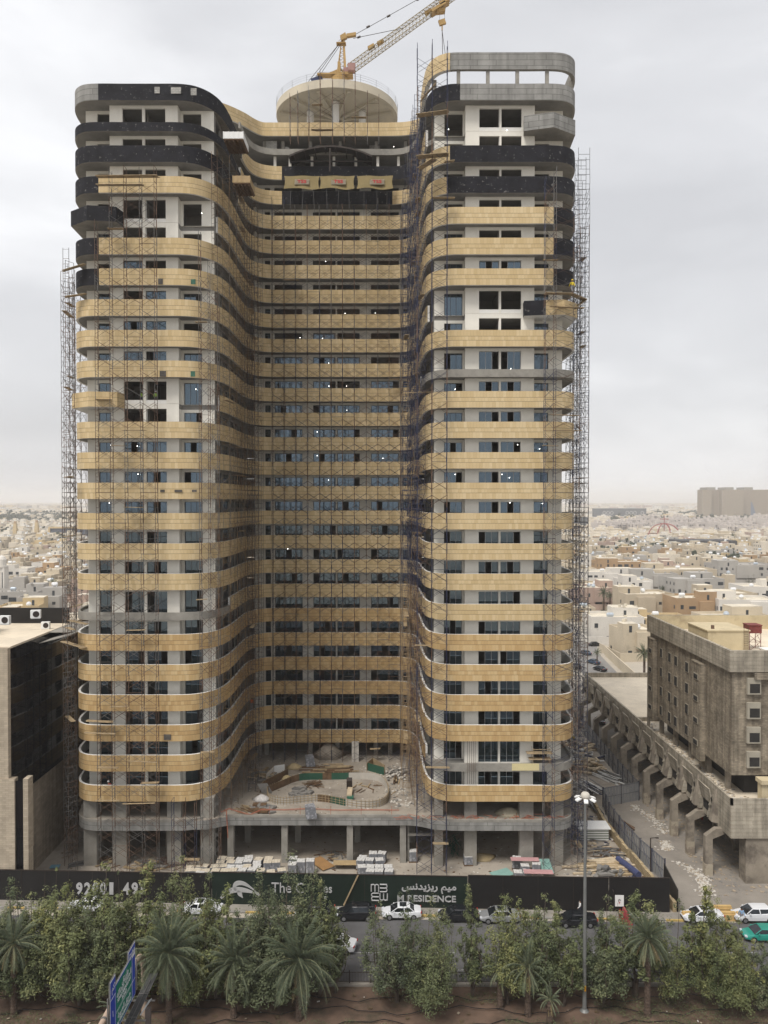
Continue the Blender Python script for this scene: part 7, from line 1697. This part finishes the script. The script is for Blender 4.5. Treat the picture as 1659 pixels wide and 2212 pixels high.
# palms and dark trees among the houses
CLD=leafmat('far_tree_leaves',(.045,.06,.028))
cT,cC=leafy_mesh(301,7,6,1800,0,.7,7); cT2,cF2,cD2=palm_mesh(302,6,3.0,26,5)
ct=[cT.build('trunk',BARK).data,cC.build('crown',[CLD,CLD,LFM]).data,cT2.build('trunk',BARKP).data,cF2.build('crown',PF).data]
for o in [o for o in bpy.data.objects if o.users and o.type=='MESH' and o.data in ct]: bpy.data.objects.remove(o)
def far_tree(label,x,y,s,palm_,group):
    r_=empty('palm_tree' if palm_ else 'street_tree',(x,y,0),label,'palm tree' if palm_ else 'tree',group,rc_.uniform(0,6)); 
    for n_,m in(('trunk',ct[2 if palm_ else 0]),('crown',ct[3 if palm_ else 1])): o=bpy.data.objects.new(n_,m); COL.objects.link(o); o.parent=r_
    r_.scale=(s,s,s)
spec=[(2360,2236,1,1.3,330,'tall palm in front of the white arched villa'),(2385,2240,1,1.0,334,'smaller palm beside the tall one'),(2470,2235,1,.9,350,'palm left of the domed building'),(2520,2455,1,1.1,205,'palm right beside the white villa'),(2590,2245,1,.8,372,'palm between the grey villas'),(100,2280,1,1.25,215,'left of two palms behind the colonnaded villa'),(75,2285,1,1.1,212,'second palm behind the colonnaded villa'),(222,2285,1,1.1,225,'palm right of the street lamp at left'),(240,2375,1,1.2,175,'palm beside the terracotta house'),(150,2320,1,1.0,196,'low palm behind the colonnaded villa corner'),(162,2345,0,1.0,186,'green bushy tree between the villa and the terracotta house'),(185,2340,0,.9,188,'second green bushy tree beside the first'),(262,2310,0,1.3,205,'dark tree behind the left scaffold tower'),(285,2300,0,1.4,210,'dark bushy tree right behind the left scaffold'),(2262,2240,0,1.5,330,'dark tree behind the right scaffold tower'),(2275,2215,0,1.4,380,'dark tree farther behind the right scaffold tower'),(2335,2455,1,.6,222,'small palm in front of the white villa')]
for f,fy_,pm,s_,Y,lb in spec: far_tree(lb,(f*S-829.5)/FPX*Y,Y,s_,bool(pm),None)
for i in range(70):
    Y=rc_.uniform(300,1300); u=rc_.choice([rc_.uniform(.25,.52),rc_.uniform(.25,.52),rc_.uniform(-.52,-.4)]); x=u*Y
    if blocked(x,Y): continue
    far_tree('dark green tree between the flat roofed houses','' or x,Y,rc_.uniform(.8,1.6),rc_.random()<.3,'dark trees between the houses') if False else far_tree(('palm' if i%3==0 else 'dark green tree')+' between the flat roofed houses %s of the tower'%('left' if x<0 else 'right'),x,Y,rc_.uniform(.8,1.6),i%3==0,('palms' if i%3==0 else 'dark trees')+' between the houses %s of the tower'%('left' if x<0 else 'right'))
b=MB()
for (u0,u1,Y0,Y1,n) in((-.52,-.40,760,1100,120),(-.52,-.40,1500,2200,150),(.28,.36,640,760,50),(.41,.46,520,580,30),(.3,.5,1500,2600,100)):
    for _ in range(n):
        Y=rc_.uniform(Y0,Y1); x=rc_.uniform(u0,u1)*Y; s_=rc_.uniform(3,6)*(1 if Y<1200 else 1.8)
        for _k in range(26): 
            d=Vector((rc_.gauss(0,1),rc_.gauss(0,1),abs(rc_.gauss(0,.8))))*s_*.6; e=s_*.22; c=Vector((x,Y,s_*.5))+d; b.obox(c,(e,0,e*.4),(0,e,0),(-e*.3,0,e))
tag(b.build('distant_tree_mass',CLD),'dark distant tree masses among the far houses','distant trees',kind='stuff')
# street and boundary walls behind
sheet('side_street',[(50,166),(62,166),(64,205),(67,240),(74,268),(62,268),(55,215)],.006,mat('side_street_asphalt',(.22,.21,.20),.9,.1,.3))
b=MB(); b.prism([(64.6,190),(64.9,190),(68.3,236),(68.0,236)],0,2.8); b.prism([(65,190),(90,186),(90,186.3),(65,190.3)],0,2.8); tag(b.build('street_wall',CM[0]),'cream boundary wall along the parked cars of the side street','wall')
sl=empty('street_lamp',((133*S-829.5)/FPX*180,180,0),'tall slim grey street lamp between the left villas','street lamp'); b=MB(); b.tube((0,0,0),(0,0,17.5),.16,6,r2=.1); b.tube((0,0,17.5),(1.4,0,17.8),.08,5); b.build('pole',M_['greyt'],sl); b=MB(); b.box(1.2,-.15,17.7,1.9,.15,17.85); b.build('lamp_head',M_['white'],sl)
# far hill line
b=MB(); n=120
for i in range(n+1):
    x=-8000+16000*i/n; h=40+25*math.sin(i*.21)+14*math.sin(i*.57+1); b.v+= [(x,11500,-1),(x,12200,h*.9),(x,13500,h)]
for i in range(n):
    for j in range(2): q=i*3+j; b.f.append((q,q+3,q+4,q+1)); b.m.append(0)
tag(b.build('hills',M_['sand'],smooth=True),kind='structure')
# ================================================================ HAZE
hz=MB(); hz.box(-8800,-400,-1.2,8800,13800,150); ho=hz.build('haze',bpy.data.materials.new('haze')); tag(ho,'pale dusty haze over the city','haze',kind='stuff')
hm=ho.data.materials[0]; hm.use_nodes=True; hn=hm.node_tree; hn.nodes.clear(); o_=hn.nodes.new('ShaderNodeOutputMaterial'); v_=hn.nodes.new('ShaderNodeVolumePrincipled'); v_.inputs['Color'].default_value=(.95,.945,.945,1); v_.inputs['Density'].default_value=.0002; v_.inputs['Anisotropy'].default_value=.2; hn.links.new(v_.outputs[0],o_.inputs['Volume'])
